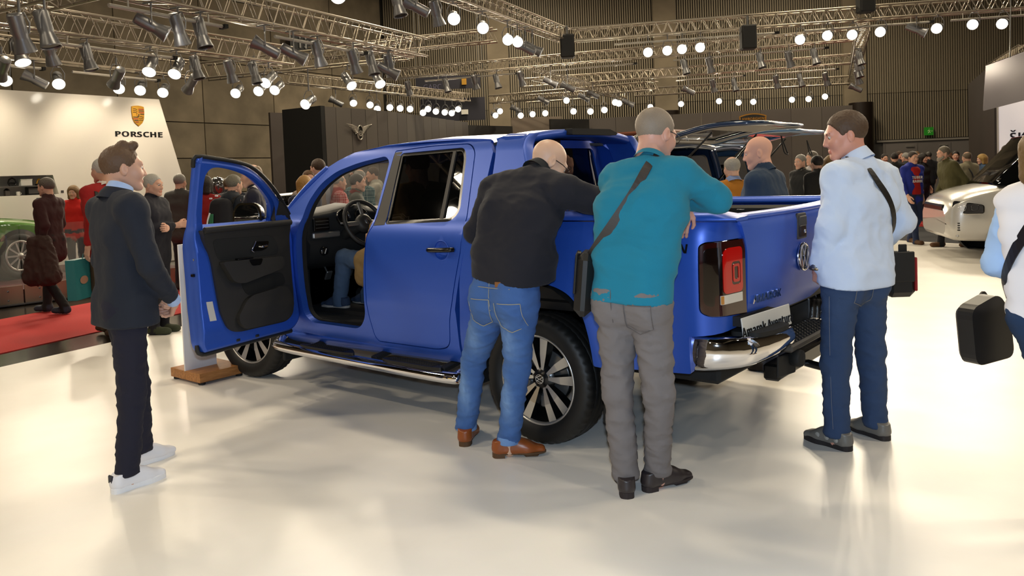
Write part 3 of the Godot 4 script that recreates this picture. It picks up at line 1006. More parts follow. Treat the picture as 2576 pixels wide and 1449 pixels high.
	# loudspeakers and winches on the front girder
	for q in [Vector3(8.3, 4.62, 11.55), Vector3(4.6, 4.55, 13.6), Vector3(2.3, 5.2, 14.75)]:
		var sp := thing("loudspeaker", ["black loudspeaker box at the corner of the stand rig", "black loudspeaker box in the middle of the front girder", "dark motor box on the front girder above the shirted man"][0 if q.x > 8 else 1 if q.x > 4 else 2], "loudspeaker", q)
		part(sp, "cabinet", Geo.new().box(Vector3(0, 0, 0), Vector3(0.34, 0.56, 0.34), Basis(Vector3.UP, 0.6), 0.03), M.matt_black)
		part(sp, "bracket", Geo.new().tube([Vector3(0, 0.28, 0), Vector3(0, 0.5, 0)], 0.03, 6), M.steel)
		part(sp, "front_grille", Geo.new().box(Vector3(-0.1, 0, -0.15), Vector3(0.28, 0.5, 0.02), Basis(Vector3.UP, 0.6), 0.005), M.rubber)
# ---------------------------------------------------------------- other makers' stands
func stands() -> void:
	crest_wall()
	winged_stand()
	dark_stand()
	right_stand()
	# small sign board on a wooden foot beside the open door
	var st := thing("sign_stand", "white upright sign board on an oak foot beside the open door", "sign stand", Vector3(3.305, 0, -1.085))
	var oak := mat("oak", Color(0.72, 0.50, 0.28), 0.5)
	textured(oak, noise_tex(0.02, Color(0.78, 0.74, 0.68), Color(1, 1, 1), 256, 4, 41), Vector3(6, 6, 0.8))
	part(st, "foot_block", Geo.new().box(Vector3(0, 0.058, 0), Vector3(0.45, 0.072, 0.40), Basis(), 0.002), oak)
	for a in [-0.19, 0.19]:
		for b in [-0.165, 0.165]:
			part(st, "rubber_foot", Geo.new().lathe([Vector2(0, 0.022), Vector2(0.028, 0.022), Vector2(0.028, 0.004), Vector2(0.024, 0), Vector2(0, 0)], 14, Transform3D(Basis(), Vector3(a, 0, b))), M.rubber)
	part(st, "board", Geo.new().box(Vector3(0.0, 0.60, -0.06), Vector3(0.016, 1.03, 0.28), Basis(), 0.002), mat("board_white", Color(0.86, 0.86, 0.87), 0.4))

# flat wall frame: along t from a; local x along, y up, z out toward the viewer
func wall_frame(a: Vector2, b: Vector2) -> Transform3D:
	var t := (b - a).normalized()
	var x := Vector3(t.x, 0, t.y)
	return Transform3D(Basis(x, Vector3.UP, x.cross(Vector3.UP)), Vector3(a.x, 0, a.y))

func crest_wall() -> void:
	var f := wall_frame(Vector2(13.443, 0.969), Vector2(13.736, 4.078))
	var w := thing("display_wall", "glossy white slanted display wall with golden crest and black lettering", "wall", f.origin)
	w.transform = f
	var white := mat("wall_gloss", Color(0.86, 0.84, 0.80), 0.10)
	var face := func(x: float, y: float) -> Vector3: return Vector3(x, y, 0)
	var out := PackedVector2Array(V2([-7.0, 0.0, 4.07, 0.0, 3.123, 3.46, -7.0, 3.46]))
	var niche := PackedVector2Array(V2([-3.0, 1.533, 0.918, 1.533, 0.83, 1.90, -3.0, 1.885]))
	part(w, "wall_face", Geo.new().panel(face, out, [niche], 0.6, 0.25), white)
	var grey := mat("niche_grey", Color(0.62, 0.60, 0.56), 0.5)
	part(w, "niche_back", Geo.new().box(Vector3(-1.05, 1.71, -0.27), Vector3(4.1, 0.44, 0.02)), grey)
	part(w, "glass_shelf", Geo.new().box(Vector3(-1.07, 1.705, -0.12), Vector3(3.86, 0.012, 0.2)), M.steel)
	part(w, "wall_plug", Geo.new().box(Vector3(0.985, 1.575, 0.004), Vector3(0.05, 0.05, 0.008)), M.trim_grey)
	lettering(w, "wall_lettering", "PORSCHE", Vector3(2.625, 2.705, 0.004), Vector3.RIGHT, Vector3.UP, 0.108, 0.02, mat("letter_black", Color(0.03, 0.03, 0.03), 0.3), 700, 0.0, 1.62)
	# crest
	var c := Node3D.new()
	c.name = "crest"
	w.add_child(c)
	c.position = Vector3(2.618, 3.09, 0.0)
	var gold := mat("crest_gold", Color(0.80, 0.60, 0.22), 0.3, 0.75)
	var red := mat("crest_red", Color(0.55, 0.06, 0.05), 0.4)
	var blk := mat("crest_black", Color(0.04, 0.035, 0.03), 0.4)
	var shield := V2([-0.135, 0.19, -0.07, 0.205, 0.0, 0.212, 0.07, 0.205, 0.135, 0.19, 0.142, 0.08, 0.128, -0.06, 0.085, -0.15, 0.0, -0.22, -0.085, -0.15, -0.128, -0.06, -0.142, 0.08])
	part(c, "shield", Geo.new().extrude(PackedVector2Array(shield), 0.025, Transform3D(), 0.006), gold)
	for q in [[0.068, 0.105, 0, 1], [-0.062, -0.06, 1, -1]]:
		for k in 4:
			var y: float = q[1] + 0.030 - 0.034 * k
			var half: float = 0.058 if q[1] > 0 else 0.056 - 0.012 * maxf(0, k - 1)
			part(c, "crest_stripe", Geo.new().box(Vector3(q[0] if q[1] > 0 else q[0] + 0.012 * maxf(0, k - 1), y, 0.028), Vector3(half * 2, 0.017, 0.008)), red if k % 2 == q[2] else blk)
	for q in [[-0.065, 0.10], [0.062, -0.055]]:
		for k in 3: part(c, "crest_antler", Geo.new().tube(spline([Vector3(q[0] - 0.05, q[1] + 0.034 - 0.036 * k, 0.027), Vector3(q[0] - 0.01, q[1] + 0.042 - 0.036 * k, 0.029), Vector3(q[0] + 0.045, q[1] + 0.025 - 0.036 * k, 0.027)], 3), 0.005, 5), blk)
	part(c, "crest_band", Geo.new().box(Vector3(0, 0.172, 0.026), Vector3(0.24, 0.03, 0.006)), gold)
	part(c, "crest_centre", Geo.new().extrude(PackedVector2Array(V2([-0.035, 0.05, 0.035, 0.05, 0.034, 0.0, 0.0, -0.05, -0.034, 0.0])), 0.036, Transform3D(), 0.004), gold)
	part(c, "crest_figure", Geo.new().tube(spline(V3([-0.012, -0.025, 0.037, -0.004, 0.0, 0.04, 0.006, 0.018, 0.04, -0.004, 0.034, 0.038]), 3), 0.008, 6).tube(V3([0.004, 0.01, 0.038, 0.02, 0.02, 0.038]), 0.004, 5).tube(V3([-0.008, -0.01, 0.038, 0.012, -0.022, 0.038]), 0.004, 5), blk)
	# things in the niche
	var items := [["headphones", "black round headphones on the wall shelf", "headphones", 0.15, 0], ["gift_box", "white box on the upper shelf of the white wall", "box", 0.38, 1], ["model_figure", "gold and black ornament on the upper shelf", "ornament", 0.64, 2], ["lantern", "small dark lantern in the lower row of the wall niche", "lantern", 0.05, 3], ["picture_box", "dark framed box in the lower row of the wall niche", "box", 0.50, 4], ["jar", "small glass jar in the lower row beside the lantern", "jar", -0.16, 5], ["mug", "white mug in the lower row of the niche", "mug", 0.24, 5], ["trophy", "thin silver stand at the left of the upper shelf", "stand", -0.2, 6]]
	for it in items:
		var y := 1.712 if it[4] in [0, 1, 2, 6] else 1.535
		var o := thing(it[0], it[1], it[2])
		o.transform = f * Transform3D(Basis(), Vector3(it[3], y, -0.11))
		match it[4]:
			0:
				part(o, "headband", Geo.new().tube([Vector3(-0.07, 0.06, 0), Vector3(-0.05, 0.12, 0), Vector3(0, 0.148, 0), Vector3(0.05, 0.12, 0), Vector3(0.07, 0.06, 0), Vector3(0.05, 0.012, 0), Vector3(0, 0.012, 0), Vector3(-0.05, 0.012, 0), Vector3(-0.07, 0.06, 0)], 0.014, 8), M.black_gloss)
				part(o, "centre_hub", Geo.new().box(Vector3(0, 0.05, 0), Vector3(0.10, 0.04, 0.02), Basis(), 0.01), M.black_gloss)
			1:
				part(o, "carton", Geo.new().box(Vector3(0, 0.055, 0), Vector3(0.20, 0.11, 0.1), Basis(), 0.004), M.plate)
				part(o, "lid", Geo.new().box(Vector3(0, 0.115, 0), Vector3(0.21, 0.015, 0.11), Basis(), 0.003), M.plate)
			2:
				part(o, "base", Geo.new().box(Vector3(0, 0.012, 0), Vector3(0.16, 0.024, 0.08), Basis(), 0.004), M.black_gloss)
				part(o, "curl", Geo.new().tube(spline(V3([-0.06, 0.03, 0, -0.02, 0.12, 0, 0.04, 0.06, 0.02, 0.07, 0.13, 0]), 4), 0.014, 6), M.crest_gold)
			3:
				part(o, "lantern_body", Geo.new().box(Vector3(0, 0.05, 0), Vector3(0.08, 0.10, 0.08), Basis(), 0.006), M.trim_grey)
				part(o, "lantern_roof", Geo.new().lathe([Vector2(0.06, 0.10), Vector2(0.02, 0.135), Vector2(0, 0.14)], 4, Transform3D(), true), M.black_gloss)
			4:
				part(o, "frame", Geo.new().box(Vector3(0, 0.075, 0), Vector3(0.24, 0.15, 0.08), Basis(), 0.006), M.black_gloss)
				part(o, "picture", Geo.new().box(Vector3(0, 0.075, 0.041), Vector3(0.18, 0.10, 0.004)), M.seat_grey)
			5:
				part(o, "cup_body", Geo.new().lathe([Vector2(0, 0), Vector2(0.032, 0.0), Vector2(0.036, 0.07), Vector2(0.03, 0.075), Vector2(0, 0.07)], 16), M.plate if it[0] == "mug" else M.steel)
				part(o, "handle", Geo.new().tube(V3([0.034, 0.055, 0, 0.055, 0.045, 0, 0.052, 0.022, 0, 0.034, 0.015, 0]), 0.005, 6), M.plate if it[0] == "mug" else M.steel)
			6:
				part(o, "foot", Geo.new().lathe([Vector2(0, 0), Vector2(0.04, 0), Vector2(0.04, 0.008), Vector2(0, 0.01)], 16), M.steel)
				part(o, "stem", Geo.new().tube(V3([-0.02, 0.0, 0, -0.02, 0.12, 0, 0.02, 0.12, 0, 0.02, 0.0, 0]), 0.006, 6), M.steel)
	# raised platform with brushed metal skirt and glass panes in front of the green car
	var pf := thing("platform", "low platform with brushed metal skirt in front of the white wall", "platform", Vector3(11.0, 0, 0))
	part(pf, "deck", slab([Vector2(-1.0, -4.6), Vector2(1.75, -4.6), Vector2(2.3, 2.6), Vector2(-1.30, 2.6)], 0.0, 0.20), mat("deck_red", Color(0.22, 0.05, 0.055), 0.9))
	var gb := thing("glass_barrier", "clear glass barrier panes in front of the green car", "barrier", Vector3(11.0, 0, 0))
	var g0 := Vector2(9.78, -0.45)
	var gd := Vector2(-0.06, 0.998)
	var br := mat("brushed", Color(0.66, 0.62, 0.54), 0.34, 0.85)
	for k in 5:
		var a := g0 + gd * (-3.3 + 1.2 * k) - Vector2(11.0, 0)
		part(pf, "skirt_plate", board(a + gd * 0.01, a + gd * 1.19, 0.0, 0.27, 0.02), br)
		for e in [0.2, 1.0]:
			for y in [0.07, 0.2]: part(pf, "skirt_bolt", Geo.new().lathe([Vector2(0, 0.006), Vector2(0.014, 0.004), Vector2(0.014, 0)], 8, Transform3D(Basis(Vector3.BACK, PI / 2), Vector3(a.x + gd.x * e - 0.011, y, a.y + gd.y * e))), M.steel)
		part(gb, "glass_pane", board(a + gd * 0.01 + Vector2(0.03, 0), a + gd * 1.19 + Vector2(0.03, 0), 0.24, 1.12, 0.012), pane("barrier_glass", Color(0.8, 0.85, 0.82), 0.05) if k == 0 else M.barrier_glass)
	part(pf, "floor_trim", board(g0 + gd * -3.4 - Vector2(11.05, 0), g0 + gd * 3.0 - Vector2(11.05, 0), 0.0, 0.02, 0.03), M.steel)

func winged_stand() -> void:
	var w := thing("emblem_wall", "curved grey panel wall with a silver winged emblem", "wall", Vector3(16, 0, 12))
	var o := Vector2(16, 12)
	var path := V3([15.75, 0, 10.0, 15.62, 0, 11.4, 15.75, 0, 12.8, 16.1, 0, 14.3, 16.5, 0, 15.8, 16.9, 0, 17.4])
	var sp := spline(path, 3)
	var tones := [mat("panel_grey", Color(0.33, 0.31, 0.295), 0.42), mat("panel_grey_2", Color(0.35, 0.33, 0.31), 0.42)]
	for i in sp.size() - 1:
		var a := Vector2(sp[i].x, sp[i].z) - o
		var b := Vector2(sp[i + 1].x, sp[i + 1].z) - o
		var t := (b - a).normalized() * 0.006
		part(w, "wall_panel", board(a + t, b - t, 0.0, 3.72 - 0.012 * i, 0.06), tones[i % 2])
	part(w, "wall_end", board(Vector2(17.3, 9.75) - o, Vector2(15.72, 9.93) - o, 0.0, 3.74, 0.16), M.matt_black)
	var f := wall_frame(Vector2(15.62, 10.7), Vector2(15.64, 11.8))
	var e := Node3D.new()
	e.name = "winged_emblem"
	w.add_child(e)
	e.transform = Transform3D(f.basis, Vector3(15.57, 3.04, 11.13) - w.position)
	var sil := mat("emblem_silver", Color(0.72, 0.70, 0.66), 0.3, 0.8)
	for s in [-1.0, 1.0]:
		for k in 9:
			var q := k / 8.0
			var root := Vector3(s * (0.10 + 0.02 * (1 - q)), 0.10 - 0.17 * q, 0.02)
			var tip := Vector3(s * lerpf(0.50, 0.17, pow(q, 0.8)), lerpf(0.20, -0.10, q), 0.0)
			part(e, "feather", Geo.new().tube([root, (root + tip) / 2 + Vector3(0, 0.012, 0.02), tip], [0.020, 0.018, 0.006], 6), sil)
	var ring := []
	for i in 25: ring.append(Vector3(cos(TAU * i / 24.0) * 0.10, sin(TAU * i / 24.0) * 0.15, 0.03))
	part(e, "emblem_ring", Geo.new().tube(ring, 0.02, 8, false), sil)
	part(e, "emblem_disc", Geo.new().lathe([Vector2(0.10, 0), Vector2(0.10, 0.02), Vector2(0, 0.025)], 24, Transform3D(Basis(Vector3.RIGHT, PI / 2) * Basis.from_scale(Vector3(1, 1, 1.5)), Vector3.ZERO)), M.black_gloss)
	lettering(e, "emblem_letter", "B", Vector3(0, -0.085, 0.035), Vector3.RIGHT, Vector3.UP, 0.17, 0.02, sil, 700)
	part(e, "emblem_tail", Geo.new().tube(spline(V3([-0.10, -0.10, 0.01, -0.07, -0.22, 0.01, 0.0, -0.27, 0.01, 0.07, -0.22, 0.01, 0.10, -0.10, 0.01]), 4), 0.028, 6), sil)
	# hanging navy banners far behind
	var ban := thing("hanging_banner", "dark navy hanging banner with pale lettering behind the trusses", "banner", Vector3(20, 5.0, 20))
	var bo := Vector2(20, 20)
	var navy := mat("banner_navy", Color(0.085, 0.08, 0.14), 0.6)
	part(ban, "cloth", board(Vector2(21.03, 18.9) - bo, Vector2(18.95, 20.6) - bo, 0.2, 0.75, 0.03), navy)
	var bt := Vector3(-0.774, 0, 0.633)
	lettering(ban, "banner_text", "GARC", Vector3(0.45, 0.3, -0.72), bt, Vector3.UP, 0.22, 0.01, mat("banner_grey", Color(0.34, 0.33, 0.42), 0.7), 400)
	part(ban, "yellow_mark", board(Vector2(19.5, 20.05) - bo, Vector2(19.35, 20.18) - bo, 0.35, 0.62, 0.05), mat("banner_yellow", Color(0.62, 0.45, 0.05), 0.6))
	for q in [[21.0, 18.92], [19.0, 20.57]]: part(ban, "wire", Geo.new().tube([Vector3(q[0] - 20, 0.74, q[1] - 20), Vector3(q[0] - 20, 6.0, q[1] - 20)], 0.01, 5), M.steel)
	var b2 := thing("hanging_banner", "second dark navy banner hanging lower, with a pale box on it", "banner", Vector3(20, 3.9, 20))
	part(b2, "cloth", board(Vector2(21.1, 19.2) - bo, Vector2(19.0, 20.9) - bo, 0.0, 0.95, 0.03), navy)
	part(b2, "pale_box", board(Vector2(19.72, 20.2) - bo, Vector2(19.5, 20.38) - bo, 0.25, 0.45, 0.05), M.plate)
	for q in [[21.05, 19.24], [19.05, 20.86]]: part(b2, "wire", Geo.new().tube([Vector3(q[0] - 20, 0.94, q[1] - 20), Vector3(q[0] - 20, 7.1, q[1] - 20)], 0.01, 5), M.steel)

func dark_stand() -> void:
	# panelled walls before the slats
	var tones := [mat("dark_panel", Color(0.30, 0.275, 0.26), 0.5), mat("dark_panel_2", Color(0.315, 0.29, 0.27), 0.5)]
	var w := thing("panel_wall", "long dark grey panel wall behind the blue vans", "wall", Vector3(10, 0, 26))
	var o := Vector2(10, 26)
	var a := Vector2(15.5, 23.3)
	var b := Vector2(6.36, 28.07)
	for k in 9:
		var p := a.lerp(b, k / 9.0) - o
		var q := a.lerp(b, (k + 1) / 9.0) - o
		var t := (q - p).normalized() * 0.006
		part(w, "wall_panel", board(p + t, q - t, 0.0, 3.75, 0.06), tones[k % 2])
	var sg := thing("shield_sign", "black shield sign with golden rim and arched golden lettering", "sign")
	sg.transform = Transform3D(wall_frame(a, b).basis, Vector3(9.6, 3.0, 26.15))
	var up := []
	for i in 9:
		var k := i / 8.0 * 2.0 - 1.0
		up.append(Vector2(0.52 * k, 0.62 - 0.10 * k * k))
	up.append_array(V2([0.50, 0.1, 0.38, -0.45, 0.0, -0.75, -0.38, -0.45, -0.50, 0.1]))
	var gold := mat("sign_gold", Color(0.62, 0.44, 0.16), 0.45, 0.4)
	part(sg, "gold_rim", Geo.new().extrude(PackedVector2Array(up), 0.04, Transform3D(), 0.0), gold)
	var inner := []
	for q in up: inner.append(q * 0.92 + Vector2(0, 0.003))
	part(sg, "black_field", Geo.new().extrude(PackedVector2Array(inner), 0.05), M.matt_black)
	lettering(sg, "sign_lettering", "LAMBORGHINI", Vector3(0, 0.40, 0.055), Vector3.RIGHT, Vector3.UP, 0.105, 0.01, gold, 700, 0.0, 0.95)
	part(sg, "bull_figure", Geo.new().tube(spline(V3([-0.2, 0.1, 0.05, -0.05, 0.22, 0.06, 0.1, 0.18, 0.06, 0.22, 0.25, 0.05]), 4), 0.05, 8), gold)
	# pale panel, black wall and dark wall to the left of it
	for q in [[17.4, 20.6, 16.0, 22.1, 3.85, "stand_panel", "pale beige upright wall panel beside the black wall", Color(0.50, 0.45, 0.40)], [15.85, 21.1, 15.2, 22.9, 3.70, "stand_panel", "black wall between the beige panel and the grey panels", Color(0.07, 0.065, 0.06)], [17.5, 17.9, 17.3, 20.5, 3.5, "stand_panel", "dark wall between the winged-emblem stand and the beige panel", Color(0.12, 0.11, 0.10)]]:
		var m := Vector2((q[0] + q[2]) / 2, (q[1] + q[3]) / 2)
		var t := thing(q[5], q[6], "wall", Vector3(m.x, 0, m.y))
		var mm := mat("stand_panel_%d" % roundi(q[7].r * 100), q[7], 0.5)
		part(t, "panel_sheet", board(Vector2(q[0], q[1]) - m, Vector2(q[2], q[3]) - m, 0.0, q[4], 0.08), mm)
		part(t, "panel_plinth", board(Vector2(q[0], q[1]) - m, Vector2(q[2], q[3]) - m, 0.0, 0.08, 0.1), M.matt_black)
	# grey side wall at the end of the concrete wall
	var sw := thing("stand_panel", "grey brown partition left of the black wall end", "wall", Vector3(20.5, 0, 11.5))
	part(sw, "panel_sheet", board(Vector2(0.06, -0.03), Vector2(0.02, 1.54), 0.0, 3.98, 0.1), mat("partition", Color(0.27, 0.235, 0.22), 0.6))
	part(sw, "panel_plinth", board(Vector2(0.06, -0.03), Vector2(0.02, 1.54), 0.0, 0.1, 0.12), M.matt_black)

func right_stand() -> void:
	var w := thing("backlit_wall", "bright white stand wall with dark lettering at the right edge", "wall", Vector3(-0.45, 0, 16.9))
	var f := wall_frame(Vector2(0.02, 16.93), Vector2(-3.72, 17.2))
	w.transform = f
	var lit := glowing("lit_white", Color(0.86, 0.83, 0.82), 0.55)
	part(w, "wall_sheet", Geo.new().box(Vector3(2.0, 1.7, -0.05), Vector3(4.0, 3.4, 0.08)), lit)
	part(w, "wall_edge", Geo.new().box(Vector3(-0.02, 1.7, -0.05), Vector3(0.04, 3.4, 0.12)), M.plate)
	var l := AreaLight3D.new()
	l.name = "glow"
	w.add_child(l)
	l.area_size = Vector2(3.8, 3.2)
	l.transform = Transform3D(Basis(Vector3.UP, PI), Vector3(2.0, 1.7, 0.02))
	l.light_color = Color(1.0, 0.96, 0.95)
	l.light_energy = 1.2
	l.area_range = 40.0
	l.shadow_enabled = true
	lettering(w, "wall_lettering", "ŠKODA", Vector3(0.66, 1.98, 0.0), Vector3.RIGHT, Vector3.UP, 0.20, 0.01, mat("letter_slate", Color(0.16, 0.16, 0.22), 0.5), 600)
	part(w, "violet_bar", Geo.new().box(Vector3(0.45, 1.80, 0.0), Vector3(0.10, 0.20, 0.01)), mat("violet", Color(0.30, 0.18, 0.50), 0.5))
	var d := thing("stand_panel", "dark brown wall between the slats and the bright white wall", "wall", Vector3(0.8, 0, 20))
	part(d, "panel_sheet", board(Vector2(0.75, 3.0), Vector2(-0.72, -2.9), 0.0, 3.75, 0.1), mat("dark_brown", Color(0.16, 0.125, 0.10), 0.5))
	part(d, "panel_plinth", board(Vector2(0.75, 3.0), Vector2(-0.72, -2.9), 0.0, 0.1, 0.12), M.matt_black)
	var c := thing("canopy", "sloping grey canopy fascia over the bright white wall", "canopy", Vector3(-1.0, 3.2, 15.2))
	var A := Vector3(0.06, 2.54, 15.1) - c.position
	var B := Vector3(-2.36, 2.92, 13.4) - c.position
	var D := Vector3(0.06, 3.52, 15.5) - c.position
	var E := Vector3(-2.36, 4.0, 13.8) - c.position
	var g := Geo.new()
	var th := Vector3(0.05, 0.05, 0.3)
	g.loft([PackedVector3Array([A, A + th, D + th, D]), PackedVector3Array([B, B + th, E + th, E])], true)
	part(c, "fascia", g, mat("canopy_grey", Color(0.42, 0.40, 0.42), 0.5))
	for k in 3:
		var p := A.lerp(B, 0.2 + 0.3 * k) + Vector3(0, 0.9, 0.4)
		part(c, "hanger", Geo.new().tube([p, p + Vector3(0, 1.5, 0.3)], 0.012, 5), M.steel)
# ---------------------------------------------------------------- the blue pickup; X runs to its front, Z to its right, the rear axle stands at X = 0
const CABW := [[0.30, 0.84], [0.36, 0.86], [0.42, 0.90], [0.50, 0.925], [0.60, 0.938], [0.70, 0.95], [0.74, 0.958], [0.84, 0.967], [0.95, 0.972], [1.08, 0.973], [1.17, 0.968], [1.22, 0.955], [1.26, 0.938], [1.285, 0.925], [1.30, 0.91], [1.75, 0.715], [1.79, 0.685], [1.82, 0.645], [1.845, 0.58], [1.9, 0.45]]
const BEDW := [[0.45, 0.925], [0.53, 0.945], [0.62, 0.955], [0.74, 0.96], [0.90, 0.97], [1.10, 0.972], [1.22, 0.966], [1.28, 0.952], [1.33, 0.925]]

func cab_l(x: float, y: float) -> Vector3: return Vector3(x, y, -table(CABW, y) + 0.03 * maxf(0.0, x - 2.0) * maxf(0.0, x - 2.0))
func cab_r(x: float, y: float) -> Vector3: return Vector3(x, y, table(CABW, y) - 0.03 * maxf(0.0, x - 2.0) * maxf(0.0, x - 2.0))

func bed_at(u: float, y: float, s: float) -> Vector3:
	var w := table(BEDW, y)
	var flare := clampf(1.0 - absf(Vector2(u, y).distance_to(Vector2(0, 0.45)) - 0.5) / 0.16, 0.0, 1.0)
	w += 0.022 * flare * flare * (3.0 - 2.0 * flare)
	if u >= -1.0: return Vector3(u, y, s * w)
	var r := 0.14
	var l := -1.0 - u
	var a := minf(l / r, 1.396)
	var rest := maxf(0.0, l - r * 1.396)
	return Vector3(-1.0 - r * sin(a) - rest * 0.174, y, s * (w - r * (1.0 - cos(a)) - rest * 0.985))
func bed_l(u: float, y: float) -> Vector3: return bed_at(u, y, -1.0)
func bed_r(u: float, y: float) -> Vector3: return bed_at(u, y, 1.0)
func lamp_l(u: float, y: float) -> Vector3:
	var p := bed_at(u, y, -1.0)
	return p + (p - Vector3(-0.85, y, -0.75)).normalized() * 0.006
func lamp_r(u: float, y: float) -> Vector3:
	var p := lamp_l(u, y)
	return Vector3(p.x, p.y, -p.z)
func gate(z: float, y: float) -> Vector3:
	var roll := clampf((y - 1.27) / 0.06, 0.0, 1.0)
	var low := clampf((0.86 - y) / 0.1, 0.0, 1.0)
	return Vector3(-1.212 + 0.042 * z * z / 0.46 + 0.035 * roll * roll + 0.03 * low * low - 0.012 * clampf((y - 0.8) / 0.4, 0.0, 1.0), y, z)
func roof_at(x: float, z: float) -> Vector3:
	return Vector3(x, table([[0.40, 1.80], [0.49, 1.835], [0.77, 1.862], [1.07, 1.868], [1.46, 1.855], [1.79, 1.805], [1.95, 1.755], [2.07, 1.70]], x) - 0.035 * (z / 0.68) * (z / 0.68) - 0.02 * pow(absf(z) / 0.68, 8.0), z)

# the round emblem: ring, V and W as raised strokes, in the XY plane of xf
func emblem(r: float, d: float) -> Geo:
	var g := Geo.new()
	var ring := []
	for p in [[1.0, 0.0], [1.0, 0.7], [0.95, 1.0], [0.88, 1.0], [0.84, 0.7], [0.84, 0.0]]: ring.append(Vector2(p[0] * r, p[1] * d))
	g.lathe(ring, 40, Transform3D(Basis(Vector3.RIGHT, PI / 2), Vector3.ZERO))
	var strokes := [[-0.36, 0.80, 0.0, 0.10], [0.36, 0.80, 0.0, 0.10], [-0.74, 0.42, -0.34, -0.70], [-0.34, -0.70, 0.0, 0.02], [0.0, 0.02, 0.34, -0.70], [0.34, -0.70, 0.74, 0.42]]
	for s in strokes:
		var a := Vector2(s[0], s[1]) * r
		var b := Vector2(s[2], s[3]) * r
		var t := (b - a).normalized()
		var q := Vector2(-t.y, t.x) * r * 0.07
		g.extrude(PackedVector2Array([a - q - t * q.length() * 0.6, b - q + t * q.length() * 0.6, b + q + t * q.length() * 0.6, a + q - t * q.length() * 0.6]), d * 0.85, Transform3D(), d * 0.2)
	return g

func wheel(parent: Node3D, at: Vector3, side: float, steer := 0.0) -> void:
	var w := Node3D.new()
	w.name = "wheel"
	parent.add_child(w, true)
	# local: Y points out of the car
	w.transform = Transform3D(Basis(Vector3.UP, steer) * Basis(Vector3.RIGHT, -PI / 2 if side < 0 else PI / 2), at)
	var t := Geo.new()
	var rings := []
	var segs := 144
	var prof := [[0.262, 0.100], [0.275, 0.112], [0.300, 0.122], [0.330, 0.124], [0.352, 0.116], [0.366, 0.104], [0.3735, 0.090], [0.378, 0.072], [0.378, 0.052], [0.371, 0.050], [0.371, 0.042], [0.380, 0.040], [0.380, 0.008], [0.372, 0.006], [0.372, -0.006], [0.380, -0.008], [0.380, -0.04], [0.371, -0.042], [0.371, -0.05], [0.378, -0.052], [0.3735, -0.09], [0.352, -0.116], [0.30, -0.122], [0.262, -0.10]]
	for j in segs:
		var a := TAU * j / segs
		var r := PackedVector3Array()
		for i in prof.size():
			var rr: float = prof[i][0]
			if i in [5, 6, 7, 8] or i in [19, 20]: rr -= 0.006 if j % 3 == 0 else 0.0
			r.append(Vector3(rr * cos(a), prof[i][1], rr * sin(a)))
		rings.append(r)
	rings.append(rings[0])
	t.loft(rings, false, false, false, true)
	part(w, "tyre", t, M.tyre)
	var rim := Geo.new()
	rim.lathe([Vector2(0.246, 0.085), Vector2(0.250, 0.098), Vector2(0.256, 0.104), Vector2(0.263, 0.103), Vector2(0.266, 0.094)], 72)
	part(w, "rim_lip", rim, M.machined)
	var barrel := Geo.new()
	barrel.lathe([Vector2(0.266, 0.094), Vector2(0.246, 0.085), Vector2(0.238, 0.02), Vector2(0.225, -0.09), Vector2(0.26, -0.10)], 48)
	barrel.lathe([Vector2(0.0, -0.02), Vector2(0.16, -0.02), Vector2(0.16, -0.04), Vector2(0.0, -0.04)], 32)
	part(w, "rim_barrel", barrel, M.black_gloss)
	var disc := Geo.new()
	disc.lathe([Vector2(0.06, 0.0), Vector2(0.155, 0.0), Vector2(0.155, -0.015)], 40)
	disc.box(Vector3(0.0, 0.01, -0.14), Vector3(0.07, 0.05, 0.08), Basis(), 0.01)
	disc.box(Vector3(0.13, 0.012, -0.04), Vector3(0.06, 0.05, 0.08), Basis(Vector3.UP, 1.2), 0.01)
	part(w, "brake_disc", disc, M.steel)
	for k in 5:
		for e in [-1.0, 1.0]:
			var a: float = TAU * k / 5.0 + 0.30 + e * 0.255
			var bs := Basis(Vector3.UP, -a)
			var spoke := Geo.new()
			var blk := Geo.new()
			var top := [Vector3(0.052, 0.062, -0.008), Vector3(0.052, 0.062, 0.008), Vector3(0.150, 0.082, 0.021), Vector3(0.247, 0.092, 0.033 if e < 0 else 0.022), Vector3(0.247, 0.092, -0.022 if e < 0 else -0.033), Vector3(0.150, 0.082, -0.021)]
			var f := PackedVector3Array()
			for p in top: f.append(bs * p)
			spoke.tri(f[0], f[1], f[5]); spoke.tri(f[1], f[2], f[5]); spoke.tri(f[5], f[2], f[4]); spoke.tri(f[2], f[3], f[4])
			for i in 6:
				var p: Vector3 = top[i]
				var q: Vector3 = top[(i + 1) % 6]
				blk.quad(bs * p, bs * (p * Vector3(1, 0, 1.25) + Vector3(0, 0.03, 0)), bs * (q * Vector3(1, 0, 1.25) + Vector3(0, 0.03, 0)), bs * q)
			part(w, "spoke", spoke, M.machined)
			part(w, "spoke_side", blk, M.black_gloss)
		var a2 := TAU * k / 5.0 + 0.30
		var bolt := Geo.new()
		bolt.lathe([Vector2(0.0, 0.062), Vector2(0.010, 0.062), Vector2(0.011, 0.045)], 8, Transform3D(Basis(), Vector3(cos(a2) * 0.056, 0, sin(a2) * 0.056)), true)
		part(w, "wheel_bolt", bolt, M.steel)
	var hub := Geo.new()
	hub.lathe([Vector2(0.0, 0.074), Vector2(0.030, 0.074), Vector2(0.036, 0.070), Vector2(0.065, 0.058), Vector2(0.085, 0.035)], 36)
	part(w, "hub_cap", hub, M.black_gloss)
	var badge := Geo.new()
	badge.add(emblem(0.029, 0.004), Transform3D(Basis(Vector3.RIGHT, -PI / 2).rotated(Vector3.UP, PI / 2 + 0.1 if side < 0 else -PI / 2), Vector3(0, 0.074, 0)))
	part(w, "hub_badge", badge, M.chrome)

